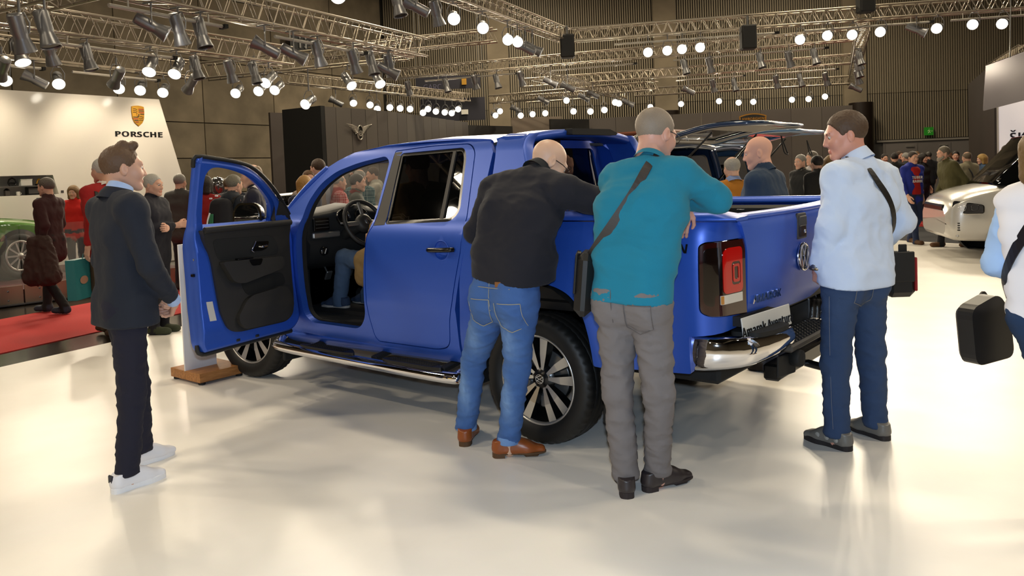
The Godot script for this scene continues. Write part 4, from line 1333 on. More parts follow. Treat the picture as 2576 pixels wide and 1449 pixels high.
func truck() -> void:
	var t := thing("pickup_truck", "matte blue double-cab pickup truck with its front door standing open", "pickup truck")
	var blue: Material = M.truck_blue
	# ---- cab sides
	var top := [2.42, 1.36, 2.216, 1.575, 2.07, 1.67, 1.95, 1.725, 1.79, 1.780, 1.46, 1.818, 1.07, 1.828, 0.77, 1.826, 0.50, 1.805]
	var side := V2([0.49, 1.80, 0.435, 1.72, 0.43, 1.5, 0.47, 1.2, 0.60, 0.75, 0.605, 0.40, 2.46, 0.36] + top)
	var front_hole := rounded(V2([2.175, 0.60, 2.175, 1.30, 2.165, 1.425, 2.075, 1.560, 1.935, 1.645, 1.71, 1.702, 1.43, 1.738, 1.375, 1.70, 1.365, 1.28, 1.42, 1.05, 1.47, 0.62, 1.55, 0.535, 2.09, 0.535]), [0.05, 0.05, 0.06, 0.06, 0.06, 0.1, 0.03, 0.03, 0.1, 0.2, 0.06, 0.06, 0.08])
	var rear_door := rounded(V2([1.372, 0.467, 0.80, 0.472, 0.69, 0.50, 0.662, 0.690, 0.630, 0.769, 0.515, 1.147, 0.520, 1.30, 0.590, 1.735, 0.655, 1.780, 0.970, 1.784, 1.340, 1.765, 1.344, 1.267, 1.384, 1.204, 1.397, 1.123, 1.414, 0.904, 1.434, 0.680, 1.396, 0.509]), [0.02, 0.05, 0.06, 0.1, 0.1, 0.2, 0.1, 0.06, 0.06, 0.1, 0.004, 0.02, 0.03, 0.05, 0.1, 0.06, 0.03])
	var gap := Geometry2D.offset_polygon(rear_door, 0.007)[0]
	var g := Geo.new()
	g.panel(cab_l, PackedVector2Array(side), [front_hole, gap], 0.05, 0.05, true)
	part(t, "cab_side", g, blue)
	var gr := Geo.new()
	var win_r := rounded(V2([0.70, 1.31, 2.10, 1.30, 2.0, 1.5, 1.88, 1.60, 1.70, 1.66, 1.44, 1.70, 0.72, 1.72]), 0.05)
	gr.panel(cab_r, PackedVector2Array(side), [win_r], 0.08, 0.04)
	part(t, "cab_side", gr, blue)
	part(t, "side_window", Geo.new().panel(func(x, y): return cab_r(x, y) - Vector3(0, 0, 0.02), win_r, [], 0.15, 0.0), M.tint)
	# ---- roof
	var roof := Geo.new()
	var rings := []
	for i in 25:
		var x := lerpf(0.475, 2.05, i / 24.0)
		var r := PackedVector3Array()
		for j in 21:
			r.append(roof_at(x, lerpf(-0.665, 0.665, j / 20.0)))
		rings.append(r)
	roof.loft(rings, false, false, false, true)
	part(t, "roof", roof, blue)
	# roof edge strips between roof and sides
	for s in [-1.0, 1.0]:
		var e := Geo.new()
		var rr := []
		for i in 25:
			var x := lerpf(0.475, 2.05, i / 24.0)
			var a := roof_at(x, s * 0.665)
			var y2 := table([[0.44, 1.785], [0.50, 1.802], [0.77, 1.822], [1.07, 1.824], [1.46, 1.814], [1.79, 1.776], [1.95, 1.721], [2.07, 1.66]], x)
			var b := Vector3(x, y2, s * table(CABW, y2))
			var m := (a + b) / 2 + Vector3(0, 0.008, s * 0.008)
			rr.append(PackedVector3Array([a, a.lerp(m, 0.5) + Vector3(0, 0.003, s * 0.002), m, m.lerp(b, 0.5) + Vector3(0, 0.002, s * 0.003), b]))
		e.loft(rr, false, false, false, s < 0)
		part(t, "roof_rail", e, blue)
	# ---- windscreen and its black surround
	var ws := Geo.new()
	rings = []
	for i in 9:
		var k := i / 8.0
		var r := PackedVector3Array()
		for j in 13:
			var z := lerpf(-1.0, 1.0, j / 12.0)
			var lo := Vector3(2.82 - 0.41 * z * z, 1.29 + 0.06 * z * z, z * 0.868)
			var hi := Vector3(2.07 - 0.02 * z * z, 1.700 - 0.025 * z * z, z * 0.738)
			r.append(lo.lerp(hi, k) + Vector3(0, 0.03 * sin(PI * k), 0))
		rings.append(r)
	ws.loft(rings, false, false, false, true)
	part(t, "windscreen", ws, M.glass_clear)
	for s in [-1.0, 1.0]:
		var ap := Geo.new()
		var pr := []
		for i in 9:
			var k := i / 8.0
			var p := Vector3(2.415, 1.352, s * 0.872).lerp(Vector3(2.055, 1.678, s * 0.742), k) + Vector3(0, 0.022 * sin(PI * k), 0)
			pr.append(p)
		ap.tube(pr, 0.018, 10)
		part(t, "windscreen_pillar", ap, blue)
	# ---- front end: bonnet, wings, nose
	var hood := Geo.new()
	rings = []
	for i in 9:
		var x := lerpf(2.42, 3.78, i / 8.0)
		var r := PackedVector3Array()
		for j in 15:
			var z := lerpf(-0.86, 0.86, j / 14.0)
			r.append(Vector3(x + 0.30 * (1.0 - z * z / 0.74) * (1.0 if i == 0 else 0.3), 1.28 - 0.12 * pow((x - 2.4) / 1.4, 2.0) - 0.09 * pow(absf(z) / 0.86, 4.0), z * (1.0 - 0.06 * i / 8.0)))
		rings.append(r)
	hood.loft(rings, false, false, false, false)
	part(t, "bonnet", hood, blue)
	var wing := rounded(V2([2.33, 0.42, 2.33, 1.31, 2.44, 1.33, 2.60, 1.15, 3.75, 1.05, 3.82, 0.85, 3.80, 0.50, 3.44, 0.48, 3.42, 0.62, 3.36, 0.78, 3.22, 0.88, 2.98, 0.91, 2.74, 0.88, 2.60, 0.78, 2.54, 0.62, 2.52, 0.42]), 0.03)
	part(t, "front_wing", Geo.new().panel(cab_l, wing, [], 0.07, 0.05, true), blue)
	part(t, "front_wing", Geo.new().panel(cab_r, wing, [], 0.1, 0.05), blue)
	var nose := Geo.new()
	nose.box(Vector3(3.80, 0.92, 0), Vector3(0.14, 0.30, 1.66), Basis(), 0.06)
	part(t, "nose", nose, blue)
	part(t, "front_bumper", Geo.new().box(Vector3(3.86, 0.60, 0), Vector3(0.22, 0.36, 1.84), Basis(), 0.09), blue)
	part(t, "grille", Geo.new().box(Vector3(3.885, 0.94, 0), Vector3(0.03, 0.16, 1.2), Basis(), 0.01), M.black_gloss)
	# ---- underbody, inner arches
	part(t, "underbody", Geo.new().box(Vector3(1.3, 0.50, 0), Vector3(4.6, 0.16, 1.3), Basis(), 0.02).box(Vector3(2.98, 0.72, 0), Vector3(0.9, 0.5, 1.2)).box(Vector3(0.0, 0.36, 0), Vector3(0.16, 0.14, 1.5), Basis(), 0.03), M.matt_black)
	for s in [-1.0, 1.0]:
		for x in [0.0, 2.98]:
			var a := Geo.new()
			var ar := []
			for i in 13:
				var an := PI * (1.06 - 1.12 * i / 12.0)
				ar.append(PackedVector3Array([Vector3(x + 0.44 * cos(an), 0.40 + 0.54 * sin(an), s * 0.925), Vector3(x + 0.44 * cos(an), 0.40 + 0.54 * sin(an), s * 0.58)]))
			a.loft(ar, false, false, false, s < 0)
			part(t, "wheel_arch_liner", a, M.matt_black)
			var flap := Geo.new()
			flap.box(Vector3(x - (0.45 if x < 1 else 0.49), 0.34, s * 0.78), Vector3(0.03, 0.30, 0.26), Basis(Vector3.BACK, 0.06), 0.01)
			part(t, "mud_flap", flap, M.matt_black)
	# ---- sill below the doors, step bar
	var sill := Geo.new()
	sill.loft([PackedVector3Array([Vector3(0.61, 0.47, -0.905), Vector3(0.61, 0.43, -0.90), Vector3(0.61, 0.40, -0.875), Vector3(0.61, 0.36, -0.80), Vector3(0.61, 0.47, -0.78)]), PackedVector3Array([Vector3(2.46, 0.44, -0.905), Vector3(2.46, 0.40, -0.90), Vector3(2.46, 0.37, -0.875), Vector3(2.46, 0.33, -0.80), Vector3(2.46, 0.44, -0.78)])], true, true, true)
	part(t, "sill", sill, blue)
	var bar := Geo.new()
	bar.tube(spline(V3([2.52, 0.40, -0.86, 2.46, 0.355, -0.96, 2.36, 0.335, -1.0, 1.5, 0.33, -1.01, 0.66, 0.325, -1.0, 0.58, 0.34, -0.95, 0.54, 0.38, -0.86]), 5), 0.038, 20)
	part(t, "step_bar", bar, M.chrome)
	for x in [[2.16, 1.52], [1.26, 0.68]]:
		var pad := rounded(V2([x[0], -1.005, x[0] - 0.12, -0.925, x[1] + 0.12, -0.925, x[1], -1.005, x[1] + 0.1, -1.03, x[0] - 0.1, -1.03]), 0.04)
		part(t, "step_pad", Geo.new().extrude(pad, 0.022, Transform3D(Basis(Vector3.RIGHT, Vector3.BACK, Vector3.DOWN), Vector3(0, 0.382, 0)), 0.004), M.tyre)
		for k in 5:
			part(t, "tread_rib", Geo.new().box(Vector3((x[0] + x[1]) / 2, 0.383, -0.94 - 0.016 * k), Vector3(0.40, 0.004, 0.006)), M.matt_black)
	for x in [2.05, 1.36, 0.72]:
		part(t, "step_bracket", Geo.new().box(Vector3(x, 0.375, -0.86), Vector3(0.055, 0.03, 0.24), Basis(Vector3.RIGHT, -0.15), 0.005), M.matt_black)
	# ---- rear door with its window
	var win := rounded(V2([1.218, 1.294, 1.255, 1.729, 0.70, 1.740, 0.672, 1.69, 0.615, 1.36, 0.66, 1.316]), [0.008, 0.008, 0.05, 0.04, 0.06, 0.05])
	var frame := Geometry2D.offset_polygon(win, 0.022)[0]
	var pillar := PackedVector2Array(V2([1.344, 1.264, 1.240, 1.270, 1.276, 1.762, 1.342, 1.758]))
	var round_hole := PackedVector2Array()
	for i in 24: round_hole.append(Vector2(0.682 + 0.060 * cos(TAU * i / 24.0), 1.118 + 0.060 * sin(TAU * i / 24.0)))
	part(t, "rear_door", Geo.new().panel(cab_l, rear_door, [frame, round_hole], 0.045, 0.03, true), blue)
	part(t, "pillar_trim", Geo.new().panel(func(x, y): return cab_l(x, y) - Vector3(0, 0, 0.002), pillar, [], 0.06, 0.004, true), M.trim_grey)
	part(t, "window_frame", Geo.new().panel(func(x, y): return cab_l(x, y) + Vector3(0, 0, 0.004), frame, [win], 0.06, 0.02, true), M.black_gloss)
	part(t, "rear_door_glass", Geo.new().panel(func(x, y): return cab_l(x, y) + Vector3(0, 0, 0.014), win, [], 0.1, 0.0, true), M.tint)
	part(t, "window_divider", Geo.new().panel(cab_l, PackedVector2Array(V2([0.752, 1.312, 0.722, 1.312, 0.757, 1.742, 0.783, 1.742])), [], 0.1, 0.012, true), M.trim_grey)
	var cup := Geo.new()
	for i in 1:
		var prof := []
		for k in 7:
			var a := PI / 2 * k / 6.0
			prof.append(Vector2(0.061 * cos(a), -0.030 * sin(a) + 0.001))
		cup.lathe(prof, 24, Transform3D(Basis(Vector3.RIGHT, -PI / 2), Vector3(0.682, 1.118, -0.9725)))
		cup.lathe([Vector2(0.060, 0.001), Vector2(0.0625, 0.0015), Vector2(0.064, -0.001)], 24, Transform3D(Basis(Vector3.RIGHT, -PI / 2), Vector3(0.682, 1.118, -0.9725)))
	part(t, "handle_cup", cup, blue)
	var hd := Geo.new()
	hd.tube(spline(V3([0.785, 1.118, -0.972, 0.77, 1.119, -0.995, 0.68, 1.122, -1.004, 0.60, 1.125, -0.998, 0.578, 1.125, -0.972]), 4), 0.0155, 10)
	part(t, "door_handle", hd, M.black_gloss)
	# ---- dark cab interior seen through the openings
	part(t, "door_seal", Geo.new().panel(func(x, y): return cab_l(x, y) + Vector3(0, 0, 0.05), Geometry2D.offset_polygon(front_hole, 0.012)[0], [Geometry2D.offset_polygon(front_hole, -0.012)[0]], 0.05, 0.03, true), M.matt_black)
	part(t, "sill_plate", Geo.new().box(Vector3(1.86, 0.515, -0.90), Vector3(0.34, 0.004, 0.05), Basis(Vector3.RIGHT, 0.6)), M.matt_black)
	part(t, "cab_floor", Geo.new().box(Vector3(1.55, 0.53, 0.0), Vector3(2.1, 0.04, 1.66)).box(Vector3(2.56, 0.75, 0), Vector3(0.06, 0.5, 1.6)).box(Vector3(1.55, 0.60, 0.0), Vector3(2.0, 0.14, 0.3), Basis(), 0.04), M.carpet_black)
	part(t, "headliner", Geo.new().box(Vector3(1.2, 1.775, 0), Vector3(1.45, 0.02, 1.24)), M.headliner)
	part(t, "cab_back", Geo.new().box(Vector3(0.50, 0.95, 0), Vector3(0.04, 0.8, 1.66)), M.matt_black)
	var n0 := t.get_child_count()
	dashboard(t)
	for i in range(n0, t.get_child_count()): t.get_child(i).position += Vector3(0.13, 0.11, 0)
	n0 = t.get_child_count()
	seats(t)
	for i in range(n0, t.get_child_count()): t.get_child(i).position += Vector3(0.20, 0.05, 0) if t.get_child(i).name.begins_with("front") else Vector3.ZERO
	# ---- cab back wall with rear window and high brake light
	var back := func(z: float, y: float) -> Vector3: return Vector3(0.44 + 0.12 * pow(absf(z) / 0.85, 4.0) + 0.03 * (y - 1.3), y, z * (1.0 - 0.42 * maxf(0.0, y - 1.3)))
	var rw := rounded(V2([-0.64, 1.36, 0.64, 1.36, 0.60, 1.745, -0.60, 1.745]), 0.07)
	part(t, "cab_rear_wall", Geo.new().panel(back, rounded(V2([-0.91, 0.85, 0.91, 0.85, 0.91, 1.28, 0.86, 1.80, -0.86, 1.80, -0.91, 1.28]), 0.05), [rw], 0.08, 0.02, false), blue)
	part(t, "rear_window", Geo.new().panel(func(z, y): return back.call(z, y) + Vector3(0.012, 0, 0), rw, [], 0.2, 0.0, false), M.tint)
	var mid := rounded(V2([-0.22, 1.38, 0.26, 1.38, 0.25, 1.68, -0.20, 1.68]), 0.05)
	part(t, "sliding_pane", Geo.new().panel(func(z, y): return back.call(z, y) + Vector3(0.006, 0, 0), mid, [], 0.2, 0.004, false), M.tint)
	part(t, "high_brake_light", Geo.new().box(Vector3(0.425, 1.785, -0.19), Vector3(0.05, 0.034, 0.29), Basis(), 0.008), M.lens_dark_red)
	part(t, "high_brake_light_frame", Geo.new().box(Vector3(0.433, 1.785, -0.19), Vector3(0.05, 0.046, 0.33), Basis(), 0.008), M.black_gloss)
	# ---- styling bar behind the cab
	for s in [-1.0, 1.0]:
		var sf := func(x: float, y: float) -> Vector3:
			return Vector3(x, y, s * (table(CABW, y) - 0.004 if y > 1.35 else lerpf(0.915, 0.884, clampf((y - 1.30) / 0.05, 0, 1))))
		var sail := rounded(V2([0.405, 1.32, 0.385, 1.48, 0.410, 1.70, 0.435, 1.80, 0.40, 1.835, 0.22, 1.825, 0.21, 1.74, 0.15, 1.62, 0.06, 1.47, -0.20, 1.32]), [0.01, 0.1, 0.05, 0.03, 0.02, 0.03, 0.06, 0.1, 0.3, 0.02])
		part(t, "styling_bar_sail", Geo.new().panel(sf, sail, [], 0.06, 0.03, s < 0), blue)
		var inner := Geo.new()
		inner.panel(func(x, y): return sf.call(x, y) - Vector3(0, 0, s * 0.11), sail, [], 0.1, 0.0, s > 0)
		var st := spline(V3([0.22, 1.825, 0, 0.21, 1.74, 0, 0.15, 1.62, 0, 0.06, 1.47, 0, -0.20, 1.32, 0]), 5)
		var rear := []
		for p in st:
			var q: Vector3 = sf.call(p.x, p.y)
			rear.append(PackedVector3Array([q, q + Vector3(-0.012, 0, -s * 0.02), q + Vector3(-0.012, 0, -s * 0.09), q - Vector3(0, 0, s * 0.11)]))
		inner.loft(rear, false, false, false, s < 0)
		part(t, "styling_bar_edge", inner, blue)
	var hoop := Geo.new()
	rings = []
	for j in 21:
		var z := lerpf(-0.66, 0.66, j / 20.0)
		var y := 1.862 - 0.05 * pow(absf(z) / 0.66, 2.5)
		var x0 := 0.22 - 0.03 * (1.0 - z * z / 0.44)
		rings.append(PackedVector3Array([Vector3(0.46, y - 0.006, z), Vector3(0.40, y + 0.004, z), Vector3(x0 + 0.03, y, z), Vector3(x0, y - 0.012, z), Vector3(x0 + 0.005, y - 0.045, z), Vector3(x0 + 0.04, y - 0.06, z), Vector3(0.44, y - 0.05, z)]))
	hoop.loft(rings, true)
	part(t, "styling_bar_top", hoop, blue)
	part(t, "lamp_pod", Geo.new().extrude(rounded(V2([-0.26, 1.862, 0.20, 1.866, 0.30, 1.84, 0.28, 1.825, -0.26, 1.822]), 0.005), 0.06, Transform3D(Basis(Vector3.BACK, Vector3.UP, Vector3.LEFT), Vector3(0.21, -0.004, 0)), 0.004), M.matt_black)
	# ---- load bed
	var bed := rounded(V2([0.50, 1.30, -1.27, 1.305, -1.335, 1.25, -1.362, 1.15, -1.362, 0.775, -1.0, 0.737, -0.985, 0.735, -0.985, 0.545, -0.45, 0.515, -0.41, 0.515, -0.405, 0.65, -0.37, 0.80, -0.30, 0.90, -0.18, 0.95, 0.0, 0.965, 0.18, 0.95, 0.30, 0.90, 0.37, 0.80, 0.405, 0.65, 0.41, 0.46, 0.555, 0.44, 0.56, 0.75]), [0.01, 0.02, 0.06, 0.1, 0.02, 0.1, 0.005, 0.01, 0.1, 0.01, 0.1, 0.1, 0.1, 0.1, 0.2, 0.1, 0.1, 0.1, 0.1, 0.01, 0.02, 0.2])
	var lamp := rounded(V2([-1.045, 0.86, -1.048, 1.19, -1.08, 1.208, -1.37, 1.212, -1.37, 0.822, -1.09, 0.838]), [0.06, 0.05, 0.04, 0.0, 0.0, 0.05])
	for s in [-1.0, 1.0]:
		var bf: Callable = bed_l if s < 0 else bed_r
		var lf: Callable = lamp_l if s < 0 else lamp_r
		var k: bool = s < 0
		part(t, "bed_side", Geo.new().panel(bf, bed, [lamp], 0.05, 0.04, k), blue)
		tail_light(t, lf, bf, lamp, k)
		# rail cap
		var cap := Geo.new()
		rings = []
		for i in 16:
			var u := lerpf(0.36, -1.225, i / 15.0)
			var e := clampf((u + 1.225) / 0.08, 0.0, 1.0)
			var z := 0.945 - 0.05 * (1.0 - e)
			rings.append(PackedVector3Array([Vector3(u, 1.308, s * (z + 0.006)), Vector3(u, 1.322, s * (z + 0.014)), Vector3(u, lerpf(1.322, 1.342, e), s * z), Vector3(u, lerpf(1.325, 1.356, e), s * (z - 0.03)), Vector3(u, lerpf(1.325, 1.356, e), s * (z - 0.12)), Vector3(u, 1.33, s * (z - 0.135)), Vector3(u, 1.308, s * (z - 0.13))]))
		cap.loft(rings, true, true, true, k)
		part(t, "rail_cap", cap, blue)
		part(t, "bed_liner_side", Geo.new().box(Vector3(-0.30, 1.06, s * 0.79), Vector3(1.5, 0.48, 0.06), Basis(), 0.02).box(Vector3(0.0, 0.92, s * 0.66), Vector3(0.9, 0.24, 0.24), Basis(), 0.05), M.liner)
		for x in [-0.95, -0.55, -0.15]:
			part(t, "lashing_eye", Geo.new().tube(spline(V3([x + 0.02, 1.27, s * 0.76, x + 0.02, 1.27, s * 0.735, x - 0.02, 1.27, s * 0.735, x - 0.02, 1.27, s * 0.76]), 3), 0.005, 6), M.steel)
	part(t, "bed_floor", Geo.new().box(Vector3(-0.36, 0.80, 0), Vector3(1.66, 0.05, 1.6)).box(Vector3(0.46, 1.05, 0), Vector3(0.05, 0.5, 1.6), Basis(), 0.02), M.liner)
	# ---- tailgate
	var tg := rounded(V2([-0.74, 1.305, 0.74, 1.305, 0.715, 1.25, 0.676, 1.15, 0.670, 0.815, 0.60, 0.783, -0.60, 0.783, -0.670, 0.815, -0.676, 1.15, -0.715, 1.25]), [0.01, 0.01, 0.1, 0.1, 0.02, 0.02, 0.02, 0.02, 0.1, 0.1])
	part(t, "tailgate", Geo.new().panel(gate, tg, [], 0.05, 0.05, false), blue)
	var lip := Geo.new()
	rings = []
	for j in 17:
		var z := lerpf(-0.76, 0.76, j / 16.0)
		var p := gate(z, 1.30)
		rings.append(PackedVector3Array([p + Vector3(0, 0.0, 0), p + Vector3(-0.012, 0.012, 0), p + Vector3(-0.006, 0.026, 0), p + Vector3(0.02, 0.032, 0), p + Vector3(0.07, 0.03, 0), p + Vector3(0.075, -0.005, 0)]))
	lip.loft(rings, true, true, true, false)
	part(t, "tailgate_lip", lip, blue)
	part(t, "tailgate_inner", Geo.new().box(Vector3(-1.12, 1.03, 0), Vector3(0.04, 0.50, 1.44)), M.liner)
	var hx := Transform3D(Basis(Vector3(0, 0, 1), Vector3.UP, Vector3(-1, 0, 0)), Vector3(-1.214, 1.222, 0.0))
	part(t, "tailgate_handle_bezel", Geo.new().extrude(rounded(V2([-0.075, -0.075, 0.075, -0.075, 0.07, 0.072, -0.07, 0.072]), 0.015), 0.014, hx, 0.004), M.trim_grey)
	part(t, "tailgate_handle", Geo.new().extrude(rounded(V2([-0.058, -0.002, 0.058, -0.002, 0.056, 0.055, -0.056, 0.055]), 0.01), 0.022, hx, 0.004), M.trim_grey)
	part(t, "handle_pocket", Geo.new().extrude(rounded(V2([-0.055, -0.062, 0.055, -0.062, 0.055, -0.006, -0.055, -0.006]), 0.012), 0.0155, hx), M.black_gloss)
	part(t, "keyhole", Geo.new().lathe([Vector2(0, 0.02), Vector2(0.011, 0.02), Vector2(0.012, 0.0)], 12, hx * Transform3D(Basis(Vector3.RIGHT, PI / 2), Vector3(0.036, -0.034, 0))), M.chrome)
	var bx := Transform3D(Basis(Vector3(0, 0, 1), Vector3.UP, Vector3(-1, 0, 0)), Vector3(-1.224, 1.045, 0.0))
	var em := part(t, "tailgate_emblem", emblem(0.082, 0.018), M.chrome)
	em.transform = bx
	part(t, "emblem_back", Geo.new().lathe([Vector2(0.072, 0.0), Vector2(0.072, 0.006), Vector2(0.0, 0.006)], 32, bx * Transform3D(Basis(Vector3.RIGHT, PI / 2), Vector3.ZERO)), M.black_gloss)
	var px := gate(-0.48, 0.885)
	lettering(t, "model_lettering", "AMAROK", px + Vector3(-0.004, 0, 0), Vector3(-0.088, 0, 1), Vector3.UP, 0.040, 0.012, M.chrome, 700, 0.12, 1.35)
	var dm := lettering(t, "side_decal", "4MOTION", Vector3(-0.83, 1.175, -0.9745), Vector3(-1, 0, 0), Vector3.UP, 0.046, 0.002, M.decal, 800, 0.2, 1.15)
	dm.set_meta("label", "black slanted drive lettering")
	# ---- number plate, chrome bumper with rubber step
	var plate := Geo.new()
	plate.box(Vector3(-1.225, 0.765, -0.55), Vector3(0.008, 0.11, 0.52), Basis(Vector3.UP, -0.10) * Basis(Vector3.BACK, -0.12), 0.003)
	part(t, "number_plate", plate, M.plate)
	lettering(t, "plate_lettering", "Amarok Aventura", Vector3(-1.2345, 0.748, -0.55), Vector3(-0.1, 0, 1), Vector3(0.12, 1, 0), 0.047, 0.002, M.decal, 600)
	for s in [-1.0, 1.0]:
		var b := Geo.new()
		rings = []
		var path := [[-0.985, 0.93], [-1.04, 0.935], [-1.10, 0.92], [-1.16, 0.885], [-1.215, 0.84], [-1.255, 0.78], [-1.283, 0.70], [-1.30, 0.60], [-1.308, 0.50], [-1.308, 0.41]]
		for i in path.size():
			var q: Array = path[i]
			var e := float(i) / (path.size() - 1)
			var topy := 0.737 - 0.015 * e
			var a: Vector2 = Vector2(path[maxi(i - 1, 0)][0], path[maxi(i - 1, 0)][1])
			var c: Vector2 = Vector2(path[mini(i + 1, 9)][0], path[mini(i + 1, 9)][1])
			var tg2 := (c - a).normalized()
			var nrm := Vector2(tg2.y, -tg2.x)
			if nrm.dot(Vector2(q[0], q[1]) - Vector2(-0.9, 0.4)) < 0: nrm = -nrm
			var r := PackedVector3Array()
			for w in [[topy, -0.06], [topy, -0.012], [topy - 0.012, 0.0], [topy - 0.045, 0.008], [0.65, 0.012], [0.61, 0.008], [0.575, -0.006], [0.555, -0.028], [0.55, -0.06]]:
				var y: float = w[0] if w[0] < 0.66 else minf(w[0], topy)
				r.append(Vector3(q[0] + nrm.x * w[1], y + (0.05 * e * clampf((0.70 - y) / 0.1, 0.0, 1.0)), s * (q[1] + nrm.y * w[1])))
			rings.append(r)
		b.loft(rings, false, false, false, s > 0)
		part(t, "bumper_corner", b, M.chrome)
		part(t, "bumper_pad", Geo.new().extrude(rounded(V2([-1.10, 0.42, -1.30, 0.43, -1.31, 0.50, -1.305, 0.60, -1.285, 0.70, -1.262, 0.765, -1.12, 0.78]), 0.03), 0.022, Transform3D(Basis(Vector3.RIGHT, Vector3(0, 0, s), Vector3(0, -s, 0)), Vector3(0, 0.722 if s < 0 else 0.700, 0)), 0.004), M.matt_black)
	var stepg := Geo.new()
	stepg.box(Vector3(-1.205, 0.595, 0), Vector3(0.19, 0.04, 0.80), Basis(), 0.01)
	part(t, "bumper_step", stepg, M.trim_grey)
	part(t, "bumper_valance", Geo.new().box(Vector3(-1.10, 0.66, 0), Vector3(0.04, 0.16, 1.1), Basis(), 0.01), M.matt_black)
	for i in 18:
		for j in 6:
			part(t, "step_stud", Geo.new().box(Vector3(-1.130 - 0.029 * j, 0.618, -0.365 + 0.043 * i), Vector3(0.016, 0.008, 0.022), Basis(), 0.003), M.tyre)
	for s in [-1.0, 1.0]:
		part(t, "bumper_step_side", Geo.new().box(Vector3(-1.17, 0.68, s * 0.41), Vector3(0.14, 0.13, 0.02), Basis(Vector3.UP, s * 0.15), 0.006), M.chrome)
	# ---- tow bar with socket
	part(t, "tow_bar", Geo.new().box(Vector3(-1.20, 0.47, 0), Vector3(0.09, 0.09, 0.9), Basis(), 0.012).tube(spline(V3([-1.2, 0.44, 0.0, -1.34, 0.42, 0, -1.42, 0.44, 0, -1.44, 0.50, 0]), 5), 0.022, 10), M.black_gloss)
	part(t, "tow_ball", Geo.new().lathe([Vector2(0.012, 0.0), Vector2(0.02, 0.012), Vector2(0.025, 0.028), Vector2(0.02, 0.045), Vector2(0.0, 0.052)], 16, Transform3D(Basis(), Vector3(-1.44, 0.50, 0))), M.steel)
	part(t, "trailer_socket", Geo.new().lathe([Vector2(0, 0.06), Vector2(0.042, 0.058), Vector2(0.046, 0.04), Vector2(0.044, 0.0), Vector2(0, 0)], 16, Transform3D(Basis(Vector3.BACK, PI / 2), Vector3(-1.26, 0.53, -0.30))).box(Vector3(-1.25, 0.50, -0.36), Vector3(0.012, 0.11, 0.26), Basis(Vector3.RIGHT, 0.1), 0.01), M.matt_black)
	wheel(t, Vector3(0, 0.38, -0.83), -1.0)
	wheel(t, Vector3(0, 0.38, 0.83), 1.0)
	wheel(t, Vector3(2.97, 0.38, -0.81), -1.0, 0.12)
	wheel(t, Vector3(2.97, 0.38, 0.83), 1.0, 0.12)
	open_door(t)

func tail_light(t: Node3D, lf: Callable, bf: Callable, lamp: PackedVector2Array, k: bool) -> void:
	var l := Node3D.new()
	l.name = "tail_light"
	t.add_child(l, true)
	part(l, "lens_rim", Geo.new().panel(lf, Geometry2D.offset_polygon(lamp, -0.005)[0], [], 0.03, 0.02, k), M.lens_dark_red)
	var up := func(d: float) -> Callable: return func(u, y): return lf.call(u, y) + (lf.call(u, y) - bf.call(u, y)).normalized() * d
	part(l, "smoked_section", Geo.new().panel(up.call(0.003), rounded(V2([-1.065, 0.90, -1.07, 1.175, -1.165, 1.18, -1.165, 0.945, -1.12, 0.945, -1.12, 0.885]), 0.03), [], 0.03, 0.003, k), M.lens_black)
	part(l, "brake_section", Geo.new().panel(up.call(0.004), rounded(V2([-1.172, 0.945, -1.172, 1.155, -1.205, 1.172, -1.332, 1.172, -1.332, 0.945]), 0.03), [rounded(V2([-1.24, 0.985, -1.24, 1.10, -1.315, 1.10, -1.315, 0.985]), 0.02)], 0.03, 0.004, k), M.lens_red)
	part(l, "brake_ring", Geo.new().panel(up.call(0.002), rounded(V2([-1.238, 0.985, -1.238, 1.10, -1.317, 1.10, -1.317, 0.985]), 0.02), [], 0.03, 0.0, k), M.lens_dark_red)
	part(l, "brake_core", Geo.new().panel(up.call(0.005), rounded(V2([-1.250, 0.997, -1.250, 1.088, -1.307, 1.088, -1.307, 0.997]), 0.016), [rounded(V2([-1.262, 1.012, -1.262, 1.075, -1.295, 1.075, -1.295, 1.012]), 0.01)], 0.03, 0.003, k), M.lens_red)
	part(l, "reverse_section", Geo.new().panel(up.call(0.005), rounded(V2([-1.150, 0.895, -1.150, 0.940, -1.325, 0.942, -1.325, 0.897]), 0.004), [], 0.03, 0.004, k), M.lens_white)
	part(l, "indicator_section", Geo.new().panel(up.call(0.006), rounded(V2([-1.152, 0.897, -1.152, 0.938, -1.172, 0.938, -1.172, 0.897]), 0.004), [], 0.03, 0.004, k), M.lens_amber)

